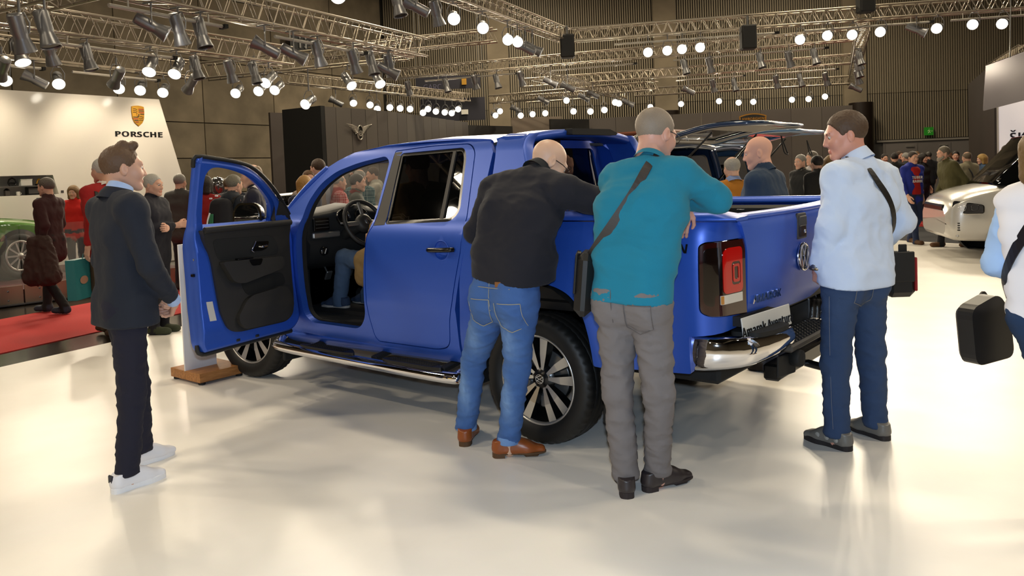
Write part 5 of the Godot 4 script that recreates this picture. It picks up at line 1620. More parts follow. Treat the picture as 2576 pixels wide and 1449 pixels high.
func dashboard(t: Node3D) -> void:
	var d := Geo.new()
	var rings := []
	for j in 17:
		var z := lerpf(-0.78, 0.78, j / 16.0)
		var hump := 0.055 * exp(-pow((z + 0.38) / 0.20, 2.0))
		var in_x := 0.10 * exp(-pow((z + 0.38) / 0.22, 2.0))
		rings.append(PackedVector3Array([Vector3(2.62 - 0.3 * z * z, 1.23, z), Vector3(2.32 - 0.12 * z * z, 1.235 + hump, z), Vector3(2.16 - in_x, 1.215 + hump, z), Vector3(2.14 - in_x * 0.6, 1.18 + hump * 0.6, z), Vector3(2.17, 1.02, z), Vector3(2.13, 0.98, z), Vector3(2.16, 0.84, z), Vector3(2.40, 0.76, z), Vector3(2.62, 0.76, z)]))
	d.loft(rings, true, true, true, true)
	part(t, "dashboard", d, M.dash)
	part(t, "dash_trim", Geo.new().box(Vector3(2.125, 1.05, -0.63), Vector3(0.03, 0.045, 0.26), Basis(), 0.008), M.machined)
	var face := Transform3D(Basis(Vector3.BACK, Vector3.UP, Vector3.LEFT), Vector3(2.125, 1.135, -0.68))
	part(t, "air_vent", Geo.new().extrude(rounded(V2([-0.075, -0.05, 0.075, -0.05, 0.07, 0.05, -0.075, 0.05]), 0.01), 0.02, face, 0.004), M.black_gloss)
	for k in 3: part(t, "vent_slat", Geo.new().box(face * Vector3(0, -0.026 + 0.026 * k, 0.022), Vector3(0.006, 0.004, 0.12)), M.steel)
	part(t, "light_switch", Geo.new().lathe([Vector2(0, 0.025), Vector2(0.032, 0.022), Vector2(0.036, 0.0)], 20, Transform3D(Basis(Vector3.BACK, PI / 2), Vector3(2.13, 0.925, -0.66))), M.black_gloss)
	part(t, "switch_mark", Geo.new().box(Vector3(2.103, 0.925, -0.66), Vector3(0.004, 0.042, 0.006), Basis(Vector3.RIGHT, 0.4)), M.plate)
	for z in [-0.52, -0.34]:
		part(t, "gauge", Geo.new().lathe([Vector2(0, 0.0), Vector2(0.055, 0.0), Vector2(0.058, 0.02), Vector2(0.064, 0.02), Vector2(0.066, 0.0)], 24, Transform3D(Basis(Vector3.BACK, PI / 2 - 0.25), Vector3(2.05, 1.175, z))), M.black_gloss)
	# steering wheel
	var sw := Node3D.new()
	sw.name = "steering_wheel"
	t.add_child(sw, true)
	var bs := Basis(Vector3.BACK, PI / 2 - 0.42)
	sw.transform = Transform3D(bs, Vector3(1.90, 1.13, -0.43))
	var ring := []
	for i in 37: ring.append(Vector3(cos(TAU * i / 36.0) * 0.185, 0, sin(TAU * i / 36.0) * 0.185))
	part(sw, "wheel_rim", Geo.new().tube(ring, 0.0165, 10, false), M.dash)
	part(sw, "wheel_hub", Geo.new().lathe([Vector2(0, 0.035), Vector2(0.05, 0.03), Vector2(0.075, 0.01), Vector2(0.07, -0.03)], 24), M.dash)
	for a in [0.0, PI, PI * 0.5]:
		part(sw, "wheel_spoke", Geo.new().box(Basis(Vector3.UP, -a + PI / 2) * Vector3(0.12, 0.005, 0), Vector3(0.12, 0.014, 0.035), Basis(Vector3.UP, -a + PI / 2), 0.005), M.machined)
	var b := part(sw, "wheel_badge", emblem(0.024, 0.004), M.chrome)
	b.transform = Transform3D(Basis(Vector3.RIGHT, -PI / 2).rotated(Vector3.UP, -PI / 2), Vector3(0, 0.035, 0))
	part(t, "steering_column", Geo.new().tube(V3([1.92, 1.12, -0.43, 2.25, 1.0, -0.42]), 0.045, 12), M.dash)
	part(t, "stalk", Geo.new().tube(V3([1.98, 1.12, -0.46, 1.95, 1.14, -0.62]), 0.008, 6), M.machined)
	part(t, "rear_view_mirror", Geo.new().box(Vector3(1.93, 1.62, 0.0), Vector3(0.04, 0.07, 0.24), Basis(Vector3.UP, 0.3), 0.015).tube(V3([1.93, 1.62, 0, 2.03, 1.70, 0]), 0.01, 6), M.black_gloss)
	for k in 3: part(t, "pedal", Geo.new().box(Vector3(2.34, 0.70, -0.46 + 0.11 * k), Vector3(0.02, 0.08, 0.06), Basis(Vector3.BACK, 0.5), 0.006).tube(V3([2.35, 0.72, -0.46 + 0.11 * k, 2.45, 0.86, -0.46 + 0.11 * k]), 0.008, 6), M.steel)

func seats(t: Node3D) -> void:
	for z in [-0.38, 0.38]:
		var s := Node3D.new()
		s.name = "front_seat"
		t.add_child(s, true)
		s.position = Vector3(1.28, 0.52, z)
		part(s, "seat_base", Geo.new().box(Vector3(0.08, 0.12, 0), Vector3(0.52, 0.20, 0.46), Basis(), 0.05), M.seat_grey)
		part(s, "cushion", Geo.new().box(Vector3(0.10, 0.26, 0), Vector3(0.54, 0.14, 0.52), Basis(Vector3.BACK, 0.08), 0.055), M.seat)
		part(s, "backrest", Geo.new().box(Vector3(-0.26, 0.60, 0), Vector3(0.16, 0.66, 0.52), Basis(Vector3.BACK, 0.26), 0.06), M.seat)
		part(s, "headrest", Geo.new().box(Vector3(-0.38, 1.02, 0), Vector3(0.11, 0.19, 0.28), Basis(Vector3.BACK, 0.2), 0.045), M.seat)
		for e in [-0.06, 0.06]: part(s, "headrest_post", Geo.new().tube([Vector3(-0.34, 0.86, e), Vector3(-0.37, 0.98, e)], 0.007, 8), M.chrome)
		part(s, "side_cover", Geo.new().extrude(rounded(V2([-0.25, 0.02, 0.22, 0.02, 0.34, 0.12, 0.33, 0.2, 0.1, 0.24, -0.28, 0.24]), 0.05), 0.03, Transform3D(Basis(Vector3.RIGHT, Vector3.UP, Vector3.BACK), Vector3(0, 0, -0.27)), 0.01), M.seat_grey)
		part(s, "seat_knob", Geo.new().lathe([Vector2(0, 0.02), Vector2(0.022, 0.018), Vector2(0.026, 0)], 16, Transform3D(Basis(Vector3.RIGHT, -PI / 2), Vector3(0.20, 0.15, -0.27))), M.black_gloss)
		part(s, "seat_lever", Geo.new().box(Vector3(0.08, 0.12, -0.28), Vector3(0.10, 0.03, 0.02), Basis(), 0.008), M.black_gloss)
	part(t, "rear_bench", Geo.new().box(Vector3(0.80, 0.82, 0), Vector3(0.46, 0.2, 1.3), Basis(), 0.06).box(Vector3(0.62, 1.16, 0), Vector3(0.14, 0.6, 1.3), Basis(Vector3.BACK, 0.16), 0.05), M.seat)

func open_door(t: Node3D) -> void:
	var d := Node3D.new()
	d.name = "front_door"
	t.add_child(d, true)
	var hinge := Vector3(2.29, 0, -0.93)
	d.transform = Transform3D(Basis(Vector3.UP, deg_to_rad(-85.0)), hinge) * Transform3D(Basis(), -hinge)
	var shell := rounded(V2([1.43, 0.450, 1.40, 0.52, 1.405, 0.68, 1.413, 0.96, 1.40, 1.22, 1.398, 1.30, 1.338, 1.763, 1.49, 1.748, 1.68, 1.720, 1.82, 1.675, 1.985, 1.565, 2.13, 1.435, 2.22, 1.34, 2.268, 1.22, 2.275, 0.55, 2.20, 0.47]), [0.015, 0.05, 0.1, 0.1, 0.05, 0.03, 0.006, 0.1, 0.1, 0.1, 0.1, 0.1, 0.1, 0.05, 0.1, 0.08])
	var hole := rounded(V2([1.485, 1.285, 1.430, 1.57, 1.428, 1.648, 1.457, 1.690, 1.536, 1.698, 1.666, 1.675, 1.808, 1.627, 1.934, 1.541, 2.035, 1.450, 2.07, 1.385, 2.09, 1.285]), [0.01, 0.1, 0.06, 0.05, 0.1, 0.1, 0.1, 0.1, 0.05, 0.05, 0.01])
	var thick := func(y: float) -> float: return lerpf(0.11, 0.045, clampf((y - 1.15) / 0.2, 0.0, 1.0)) - 0.03 * clampf((0.6 - y) / 0.15, 0.0, 1.0)
	var inn := func(x: float, y: float) -> Vector3: return cab_l(x, y) + Vector3(0, 0, thick.call(y))
	part(d, "outer_skin", Geo.new().panel(cab_l, shell, [hole], 0.06, 0.0, true), M.truck_blue)
	var inner_outline := Geometry2D.offset_polygon(shell, -0.035)[0]
	part(d, "inner_skin", Geo.new().panel(inn, inner_outline, [hole], 0.05, 0.0, false), M.truck_blue)
	# the shut faces around the edge, with a step
	var shut := Geo.new()
	var ring := []
	var pts := []
	for i in shell.size():
		var a: Vector2 = shell[i]
		var b: Vector2 = shell[(i + 1) % shell.size()]
		var n := maxi(1, ceili(a.distance_to(b) / 0.06))
		for s in n: pts.append(a.lerp(b, float(s) / n))
	pts.append(pts[0])
	var c := Vector2(1.83, 1.0)
	for i in pts.size():
		var p: Vector2 = pts[i]
		var prev: Vector2 = pts[(i - 1 + pts.size() - 1) % (pts.size() - 1)]
		var next: Vector2 = pts[(i + 1) % (pts.size() - 1)]
		var tn := (next - prev).normalized()
		var nr := Vector2(tn.y, -tn.x)
		if not Geometry2D.is_point_in_polygon(p + nr * 0.012, shell): nr = -nr
		var q1 := p + nr * 0.004
		var q2 := p + nr * 0.020
		var q3 := p + nr * 0.040
		var th: float = thick.call(p.y)
		ring.append(PackedVector3Array([cab_l(p.x, p.y), cab_l(p.x, p.y) + Vector3(0, 0, 0.012), cab_l(q1.x, q1.y) + Vector3(0, 0, th * 0.45), cab_l(q2.x, q2.y) + Vector3(0, 0, th * 0.55), cab_l(q2.x, q2.y) + Vector3(0, 0, th * 0.9), cab_l(q3.x, q3.y) + Vector3(0, 0, th)]))
	shut.loft(ring, false, false, false, not Geometry2D.is_polygon_clockwise(shell))
	part(d, "shut_face", shut, M.truck_blue)
	var reveal := Geo.new()
	reveal.edge(cab_l, hole, -0.05, 0.05, true)
	part(d, "window_reveal", reveal, M.truck_blue)
	# rubber seal along the upper edge and the lower corner
	var seal := []
	for p in V2([1.337, 1.70, 1.337, 1.765, 1.49, 1.752, 1.68, 1.724, 1.82, 1.68, 1.985, 1.57, 2.13, 1.44, 2.22, 1.345]): seal.append(cab_l(p.x, p.y) + Vector3(0, 0, 0.030))
	part(d, "upper_seal", Geo.new().tube(spline(seal, 3), 0.014, 8), M.rubber)
	part(d, "lower_seal", Geo.new().tube(spline([cab_l(1.425, 0.53) + Vector3(0, 0, 0.03), cab_l(1.435, 0.457) + Vector3(0, 0, 0.04), cab_l(1.7, 0.463) + Vector3(0, 0, 0.04), cab_l(2.2, 0.475) + Vector3(0, 0, 0.04)], 5), 0.016, 8), M.rubber)
	# trim
	var trim_at := func(e: float) -> Callable: return func(x, y): return Vector3(x, y, -table(CABW, minf(y, 1.26)) + 0.112 + e)
	var trim := rounded(V2([1.45, 1.282, 1.478, 1.20, 1.53, 1.09, 1.555, 0.87, 1.57, 0.70, 1.61, 0.60, 1.68, 0.565, 2.10, 0.568, 2.17, 0.61, 2.20, 0.75, 2.20, 1.05, 2.185, 1.29]), [0.01, 0.03, 0.1, 0.1, 0.1, 0.05, 0.05, 0.05, 0.05, 0.05, 0.1, 0.02])
	part(d, "trim_panel", Geo.new().panel(trim_at.call(0.02), trim, [], 0.05, 0.05, false), M.door_trim)
	part(d, "upper_inset", Geo.new().panel(trim_at.call(0.024), rounded(V2([1.53, 1.215, 2.03, 1.205, 2.08, 1.14, 2.09, 1.06, 1.58, 1.07]), 0.04), [], 0.06, 0.006, false), M.door_cloth)
	part(d, "window_ledge", Geo.new().tube([Vector3(1.46, 1.283, -0.80), Vector3(1.8, 1.285, -0.80), Vector3(2.18, 1.287, -0.80)], 0.022, 8), M.door_trim)
	part(d, "armrest", Geo.new().panel(trim_at.call(0.075), rounded(V2([1.575, 1.062, 2.09, 1.048, 2.10, 0.985, 2.06, 0.955, 1.74, 0.895, 1.66, 0.915]), 0.03), [], 0.05, 0.07, false), M.door_trim)
	part(d, "pull_cup", Geo.new().panel(trim_at.call(0.078), rounded(V2([1.785, 1.055, 1.905, 1.052, 1.885, 1.008, 1.812, 1.008]), 0.015), [], 0.05, 0.004, false), M.black_gloss)
	part(d, "window_switch", Geo.new().box(Vector3(1.76, 1.066, -0.80), Vector3(0.13, 0.012, 0.04), Basis(), 0.004), M.black_gloss)
	part(d, "door_pocket", Geo.new().panel(trim_at.call(0.06), rounded(V2([1.78, 0.80, 2.12, 0.835, 2.17, 0.70, 2.10, 0.585, 1.72, 0.580, 1.66, 0.66]), 0.06), [], 0.05, 0.06, false), M.door_trim)
	part(d, "speaker_recess", Geo.new().panel(trim_at.call(0.024), rounded(V2([1.74, 0.90, 2.11, 0.93, 2.14, 0.84, 1.79, 0.80]), 0.04), [], 0.05, 0.003, false), M.carpet_black)
	part(d, "release_bezel", Geo.new().panel(trim_at.call(0.03), rounded(V2([1.845, 1.105, 1.885, 1.17, 2.0, 1.165, 1.985, 1.115, 1.94, 1.102]), 0.015), [], 0.04, 0.008, false), M.black_gloss)
	part(d, "release_frame", Geo.new().tube([Vector3(1.88, 1.172, -0.822), Vector3(1.842, 1.112, -0.822), Vector3(1.86, 1.10, -0.822)], 0.006, 6), M.chrome)
	part(d, "release_lever", Geo.new().tube(spline(V3([1.90, 1.137, -0.82, 1.93, 1.132, -0.808, 1.965, 1.134, -0.812]), 4), 0.010, 8), M.chrome)
	part(d, "mirror_sail", Geo.new().panel(func(x, y): return cab_l(x, y) + Vector3(0, 0, 0.05), rounded(V2([2.085, 1.285, 2.09, 1.45, 2.12, 1.43, 2.21, 1.34, 2.25, 1.285]), 0.01), [], 0.06, 0.06, false), M.door_trim)
	part(d, "sticker", Geo.new().panel(func(x, y): return inn.call(x, y) + Vector3(0, 0, 0.003), PackedVector2Array(V2([1.478, 0.802, 1.526, 0.800, 1.538, 0.670, 1.488, 0.672])), [], 0.05, 0.002, false), M.plate)
	part(d, "latch", Geo.new().box(cab_l(1.44, 0.985) + Vector3(0, 0, 0.07), Vector3(0.05, 0.02, 0.03), Basis(), 0.004), M.black_gloss)
	for y in [[1.428, 1.09], [1.446, 1.03], [1.45, 0.955]]:
		part(d, "shut_bolt", Geo.new().lathe([Vector2(0, 0.006), Vector2(0.008, 0.005), Vector2(0.009, 0)], 8, Transform3D(Basis(Vector3.RIGHT, PI / 2), cab_l(y[0], y[1]) + Vector3(0, 0, 0.085))), M.steel)
	for x in [1.70, 1.86]: part(d, "drain_plug", Geo.new().box(cab_l(x, 0.505) + Vector3(0, 0, 0.092), Vector3(0.03, 0.018, 0.012), Basis(), 0.003), M.rubber)
	# wing mirror: shell in front of the glass, which looks back
	var ms := Geo.new()
	var rings := []
	for k in 7:
		var e := sin(PI / 2 * k / 6.0)
		var r := PackedVector3Array()
		for q in rounded(V2([-0.115, -0.095, 0.105, -0.10, 0.125, 0.02, 0.09, 0.098, -0.07, 0.10, -0.115, 0.04]), 0.05, 4):
			var sc := lerpf(1.0, 0.35, pow(k / 6.0, 2.0))
			r.append(Vector3(0.10 * e, q.y * sc, q.x * sc + 0.05 * (1.0 - sc)))
		rings.append(r)
	ms.loft(rings, true, true, true, true)
	var mx := Transform3D(Basis(Vector3.UP, 0.37), Vector3(2.0, 1.342, -1.06))
	var shellm := part(d, "mirror_shell", ms, M.black_gloss)
	shellm.transform = mx
	var mg := part(d, "mirror_glass", Geo.new().extrude(rounded(V2([-0.098, -0.082, 0.09, -0.086, 0.105, 0.015, 0.075, 0.082, -0.06, 0.084, -0.098, 0.03]), 0.04, 4), 0.004, Transform3D(Basis(Vector3.BACK, Vector3.UP, Vector3.LEFT), Vector3(-0.002, 0, 0))), M.mirror)
	mg.transform = mx
	part(d, "mirror_arm", Geo.new().tube(V3([2.16, 1.31, -0.93, 2.12, 1.30, -1.0, 2.06, 1.31, -1.04]), 0.03, 10), M.black_gloss)
# ---------------------------------------------------------------- other vehicles, local X forward, Z right
# st: rows of [x, half width, bottom, shoulder height, top of the lower body]; gh: rows of [x, half width at the belt, belt, half width at the roof, roof]
func vehicle(called: String, label: String, category: String, at: Vector3, turn: float, paint: Material, st: Array, gh: Array, axles: Array, wr: float) -> Node3D:
	var c := thing(called, label, category, at, turn)
	var rings := []
	for q in st:
		var w: float = q[1]
		var r := PackedVector3Array()
		for p in [[-0.86, q[2]], [-0.97, q[2] + 0.05], [-1.0, q[2] + 0.18], [-1.0, (q[2] + q[3]) / 2], [-0.995, q[3] - 0.04], [-0.95, q[3]], [-0.80, lerpf(q[3], q[4], 0.75)], [-0.4, q[4]], [0.4, q[4]], [0.80, lerpf(q[3], q[4], 0.75)], [0.95, q[3]], [0.995, q[3] - 0.04], [1.0, (q[2] + q[3]) / 2], [1.0, q[2] + 0.18], [0.97, q[2] + 0.05], [0.86, q[2]]]: r.append(Vector3(q[0], p[1], p[0] * w))
		rings.append(r)
	var smooth := []
	for i in rings.size() - 1:
		for s in 4:
			var r := PackedVector3Array()
			for j in rings[i].size(): r.append(rings[i][j].cubic_interpolate(rings[i + 1][j], rings[maxi(i - 1, 0)][j], rings[mini(i + 2, rings.size() - 1)][j], s / 4.0))
			smooth.append(r)
	smooth.append(rings[-1])
	part(c, "body_shell", Geo.new().loft(smooth, true, true, true, true), paint)
	if gh.size() > 1:
		rings = []
		var tops := []
		for q in gh:
			var r := PackedVector3Array()
			for p in [[-q[1], q[2]], [-lerpf(q[1], q[3], 0.5), lerpf(q[2], q[4], 0.55)], [-q[3], q[4] - 0.05], [-q[3] * 0.9, q[4] - 0.01], [-q[3] * 0.4, q[4]], [q[3] * 0.4, q[4]], [q[3] * 0.9, q[4] - 0.01], [q[3], q[4] - 0.05], [lerpf(q[1], q[3], 0.5), lerpf(q[2], q[4], 0.55)], [q[1], q[2]]]: r.append(Vector3(q[0], p[1], p[0]))
			rings.append(r)
			if q[4] - q[2] > 0.25: tops.append(PackedVector3Array([r[2] + Vector3(0, 0.006, -0.006), r[3] + Vector3(0, 0.012, 0), r[4] + Vector3(0, 0.014, 0), r[5] + Vector3(0, 0.014, 0), r[6] + Vector3(0, 0.012, 0), r[7] + Vector3(0, 0.006, 0.006)]))
		part(c, "greenhouse", Geo.new().loft(rings, true, true, true, true), M.car_glass)
		part(c, "roof", Geo.new().loft(tops, false, false, false, true), paint)
	for x in axles:
		for s in [-1.0, 1.0]:
			var hw: float = 0.0
			for i in st.size() - 1:
				if (x - st[i][0]) * (x - st[i + 1][0]) <= 0: hw = lerpf(st[i][1], st[i + 1][1], (x - st[i][0]) / (st[i + 1][0] - st[i][0]))
			var xf := Transform3D(Basis(Vector3.RIGHT, PI / 2 * s), Vector3(x, wr, s * (hw - 0.20)))
			part(c, "wheel_arch", Geo.new().lathe([Vector2(wr + 0.06, 0.0), Vector2(wr + 0.06, 0.204), Vector2(0, 0.204)], 32, xf), M.matt_black)
			part(c, "tyre", Geo.new().lathe([Vector2(wr * 0.68, 0.20), Vector2(wr * 0.78, 0.222), Vector2(wr * 0.95, 0.215), Vector2(wr, 0.18), Vector2(wr, 0.0)], 36, xf), M.tyre)
			part(c, "rim", Geo.new().lathe([Vector2(wr * 0.68, 0.20), Vector2(wr * 0.68, 0.215), Vector2(wr * 0.62, 0.216), Vector2(wr * 0.58, 0.206)], 36, xf), M.machined)
			for k in 10:
				var a := TAU * k / 10.0
				part(c, "rim_spoke", Geo.new().box(xf * Vector3(cos(a) * wr * 0.33, 0.212, sin(a) * wr * 0.33), Vector3(wr * 0.56, 0.012, 0.03), xf.basis * Basis(Vector3.UP, -a), 0.003), M.machined)
			part(c, "rim_hub", Geo.new().lathe([Vector2(0.05, 0.20), Vector2(0.05, 0.222), Vector2(0, 0.225)], 16, xf), M.machined)
	return c

# frame on a front corner: its Z looks out, turned from sideways to the front by a
func corner_frame(a: float, s: float, at: Vector3) -> Transform3D:
	var n := Vector3(sin(a), 0.12, s * cos(a)).normalized()
	var x := Vector3.UP.cross(n).normalized()
	return Transform3D(Basis(x, n.cross(x), n), at)

func cars() -> void:
	var glass := mat("car_glass", Color(0.03, 0.035, 0.04), 0.04)
	for a in [["paint_green", 0.27, 0.48, 0.06], ["paint_white", 0.80, 0.79, 0.77], ["paint_sky", 0.36, 0.50, 0.66], ["paint_deep", 0.11, 0.20, 0.33], ["paint_yellow", 0.80, 0.66, 0.02], ["paint_silver", 0.62, 0.62, 0.62]]:
		var m := mat(a[0], Color(a[1], a[2], a[3]), 0.28, 0.25)
		m.clearcoat_enabled = true
		m.clearcoat = 1.0
		m.clearcoat_roughness = 0.03
	# green sports utility on the platform, nose to the right
	var suv := [[-2.2, 0.80, 0.40, 0.80, 0.95], [-1.9, 0.92, 0.30, 0.95, 1.05], [-1.0, 0.95, 0.26, 1.0, 1.05], [0.5, 0.95, 0.26, 0.98, 1.02], [1.3, 0.95, 0.26, 0.92, 1.0], [1.95, 0.92, 0.28, 0.80, 0.90], [2.25, 0.82, 0.32, 0.66, 0.74], [2.36, 0.60, 0.42, 0.52, 0.56]]
	var gh := [[-2.0, 0.80, 0.98, 0.50, 1.05], [-1.5, 0.84, 1.02, 0.62, 1.50], [-0.6, 0.86, 1.02, 0.66, 1.60], [0.3, 0.86, 1.0, 0.64, 1.52], [1.15, 0.84, 0.98, 0.55, 1.03]]
	var gc := vehicle("green_car", "metallic green sports utility car behind the glass barrier", "car", Vector3(11.95, 0.20, -1.15), -1.28, M.paint_green, suv, gh, [-1.45, 1.35], 0.37)
	for s in [-1.0, 1.0]:
		part(gc, "headlight", Geo.new().extrude(rounded(V2([-0.22, -0.05, 0.20, -0.02, 0.14, 0.06, -0.20, 0.09]), 0.03), 0.05, corner_frame(0.62, s, Vector3(1.98, 0.73, s * 0.885)), 0.01), M.lens_white)
		part(gc, "mirror_shell", Geo.new().lathe([Vector2(0, 0.13), Vector2(0.07, 0.10), Vector2(0.09, 0.0), Vector2(0.06, -0.1), Vector2(0, -0.12)], 16, Transform3D(Basis(Vector3.RIGHT, PI / 2), Vector3(0.78, 1.07, s * 1.03))), M.paint_green)
		part(gc, "air_intake", Geo.new().box(Vector3(2.16, 0.48, s * 0.62), Vector3(0.12, 0.16, 0.30), Basis(Vector3.UP, -0.35 * s), 0.02), M.matt_black)
	part(gc, "grille", Geo.new().box(Vector3(2.33, 0.44, 0), Vector3(0.08, 0.14, 0.8), Basis(), 0.02), M.matt_black)
	# white van at the right edge, nose to the left
	var vs := [[-2.45, 0.93, 0.30, 1.10, 1.15], [-1.2, 0.95, 0.26, 1.12, 1.16], [0.8, 0.95, 0.26, 1.12, 1.16], [1.45, 0.95, 0.27, 1.10, 1.16], [2.0, 0.93, 0.28, 1.0, 1.09], [2.35, 0.88, 0.30, 0.86, 0.96], [2.46, 0.72, 0.38, 0.70, 0.80]]
	var vg := [[-2.42, 0.90, 1.10, 0.78, 1.94], [-1.0, 0.92, 1.12, 0.80, 1.97], [0.6, 0.92, 1.12, 0.79, 1.95], [1.1, 0.90, 1.12, 0.76, 1.86], [1.75, 0.86, 1.10, 0.6, 1.16]]
	var van := vehicle("white_van", "white passenger van, its nose entering from the right edge", "van", Vector3(-2.20, 0, 10.95), 0.42, M.paint_white, vs, vg, [-1.5, 1.52], 0.35)
	for s in [-1.0, 1.0]:
		part(van, "headlight", Geo.new().extrude(rounded(V2([-0.26, -0.10, 0.20, -0.09, 0.20, 0.04, -0.22, 0.11]), 0.04), 0.04, corner_frame(0.45, s, Vector3(2.16, 0.80, s * 0.895)), 0.01), M.black_gloss)
		for k in 2: part(van, "lamp_reflector", Geo.new().lathe([Vector2(0, 0.0), Vector2(0.045, 0.01), Vector2(0.055, 0.04)], 16, corner_frame(0.45, s, Vector3(2.10 + 0.15 * k, 0.80, s * (0.945 - 0.06 * k))) * Transform3D(Basis(Vector3.RIGHT, PI / 2), Vector3.ZERO)), M.chrome)
		part(van, "light_strip", Geo.new().tube([Vector3(2.02, 0.71, s * 0.965), Vector3(2.24, 0.70, s * 0.90), Vector3(2.40, 0.72, s * 0.80)], 0.012, 6), M.lens_white)
		part(van, "wing_mirror", Geo.new().box(Vector3(1.42, 1.22, s * 1.07), Vector3(0.10, 0.26, 0.20), Basis(), 0.04), M.black_gloss)
		for k in 4: part(van, "intake_slat", Geo.new().box(Vector3(2.30, 0.46 + 0.035 * k, s * 0.72), Vector3(0.20, 0.014, 0.32), Basis(Vector3.UP, -0.45 * s)), M.matt_black)
		part(van, "fog_light", Geo.new().box(Vector3(2.30, 0.37, s * 0.78), Vector3(0.16, 0.06, 0.16), Basis(Vector3.UP, -0.45 * s), 0.02), M.machined)
	part(van, "grille", Geo.new().box(Vector3(2.40, 0.78, 0), Vector3(0.14, 0.12, 1.2), Basis(), 0.03), M.black_gloss)
	# two light blue vans with their tailgates raised
	open_van("blue_van", "dark blue van with its tailgate raised behind the teal-sweatered man", Vector3(1.44, 0, 4.12), M.paint_deep, true, 0.03)
	open_van("blue_van", "light blue van with side window, parked behind the ochre sweater man", Vector3(1.95, 0, 6.5), M.paint_sky, false, 0.03)
	# pale car tail far behind the bonnet; yellow car behind the photographer, mirrored in the door mirror
	var sal := [[-2.2, 0.75, 0.45, 0.75, 0.95], [-2.0, 0.86, 0.32, 0.88, 1.0], [-1.2, 0.90, 0.24, 0.92, 0.98], [0.6, 0.90, 0.24, 0.90, 0.94], [1.6, 0.88, 0.25, 0.78, 0.86], [2.15, 0.76, 0.30, 0.62, 0.68]]
	var sgh := [[-1.7, 0.76, 0.95, 0.5, 1.0], [-1.0, 0.80, 0.95, 0.58, 1.36], [0.0, 0.80, 0.94, 0.60, 1.42], [1.2, 0.80, 0.92, 0.55, 0.95]]
	var pc := vehicle("white_car", "pale saloon car glimpsed between the open door and the cab", "car", Vector3(9.6, 0, 5.2), -2.6, M.paint_silver, sal, sgh, [-1.35, 1.35], 0.32)
	for s in [-1.0, 1.0]: part(pc, "tail_lamp", Geo.new().box(Vector3(-2.08, 0.84, s * 0.62), Vector3(0.12, 0.10, 0.26), Basis(Vector3.UP, 0.2 * s), 0.02), M.lens_red)
	var yc := vehicle("yellow_car", "bright yellow compact car standing behind the photographer", "car", Vector3(3.1, 0, -7.6), 0.25, M.paint_yellow, sal, sgh, [-1.35, 1.35], 0.32)
	for s in [-1.0, 1.0]: part(yc, "headlight", Geo.new().box(Vector3(2.02, 0.66, s * 0.6), Vector3(0.14, 0.12, 0.26), Basis(Vector3.UP, -0.3 * s), 0.03), M.lens_white)

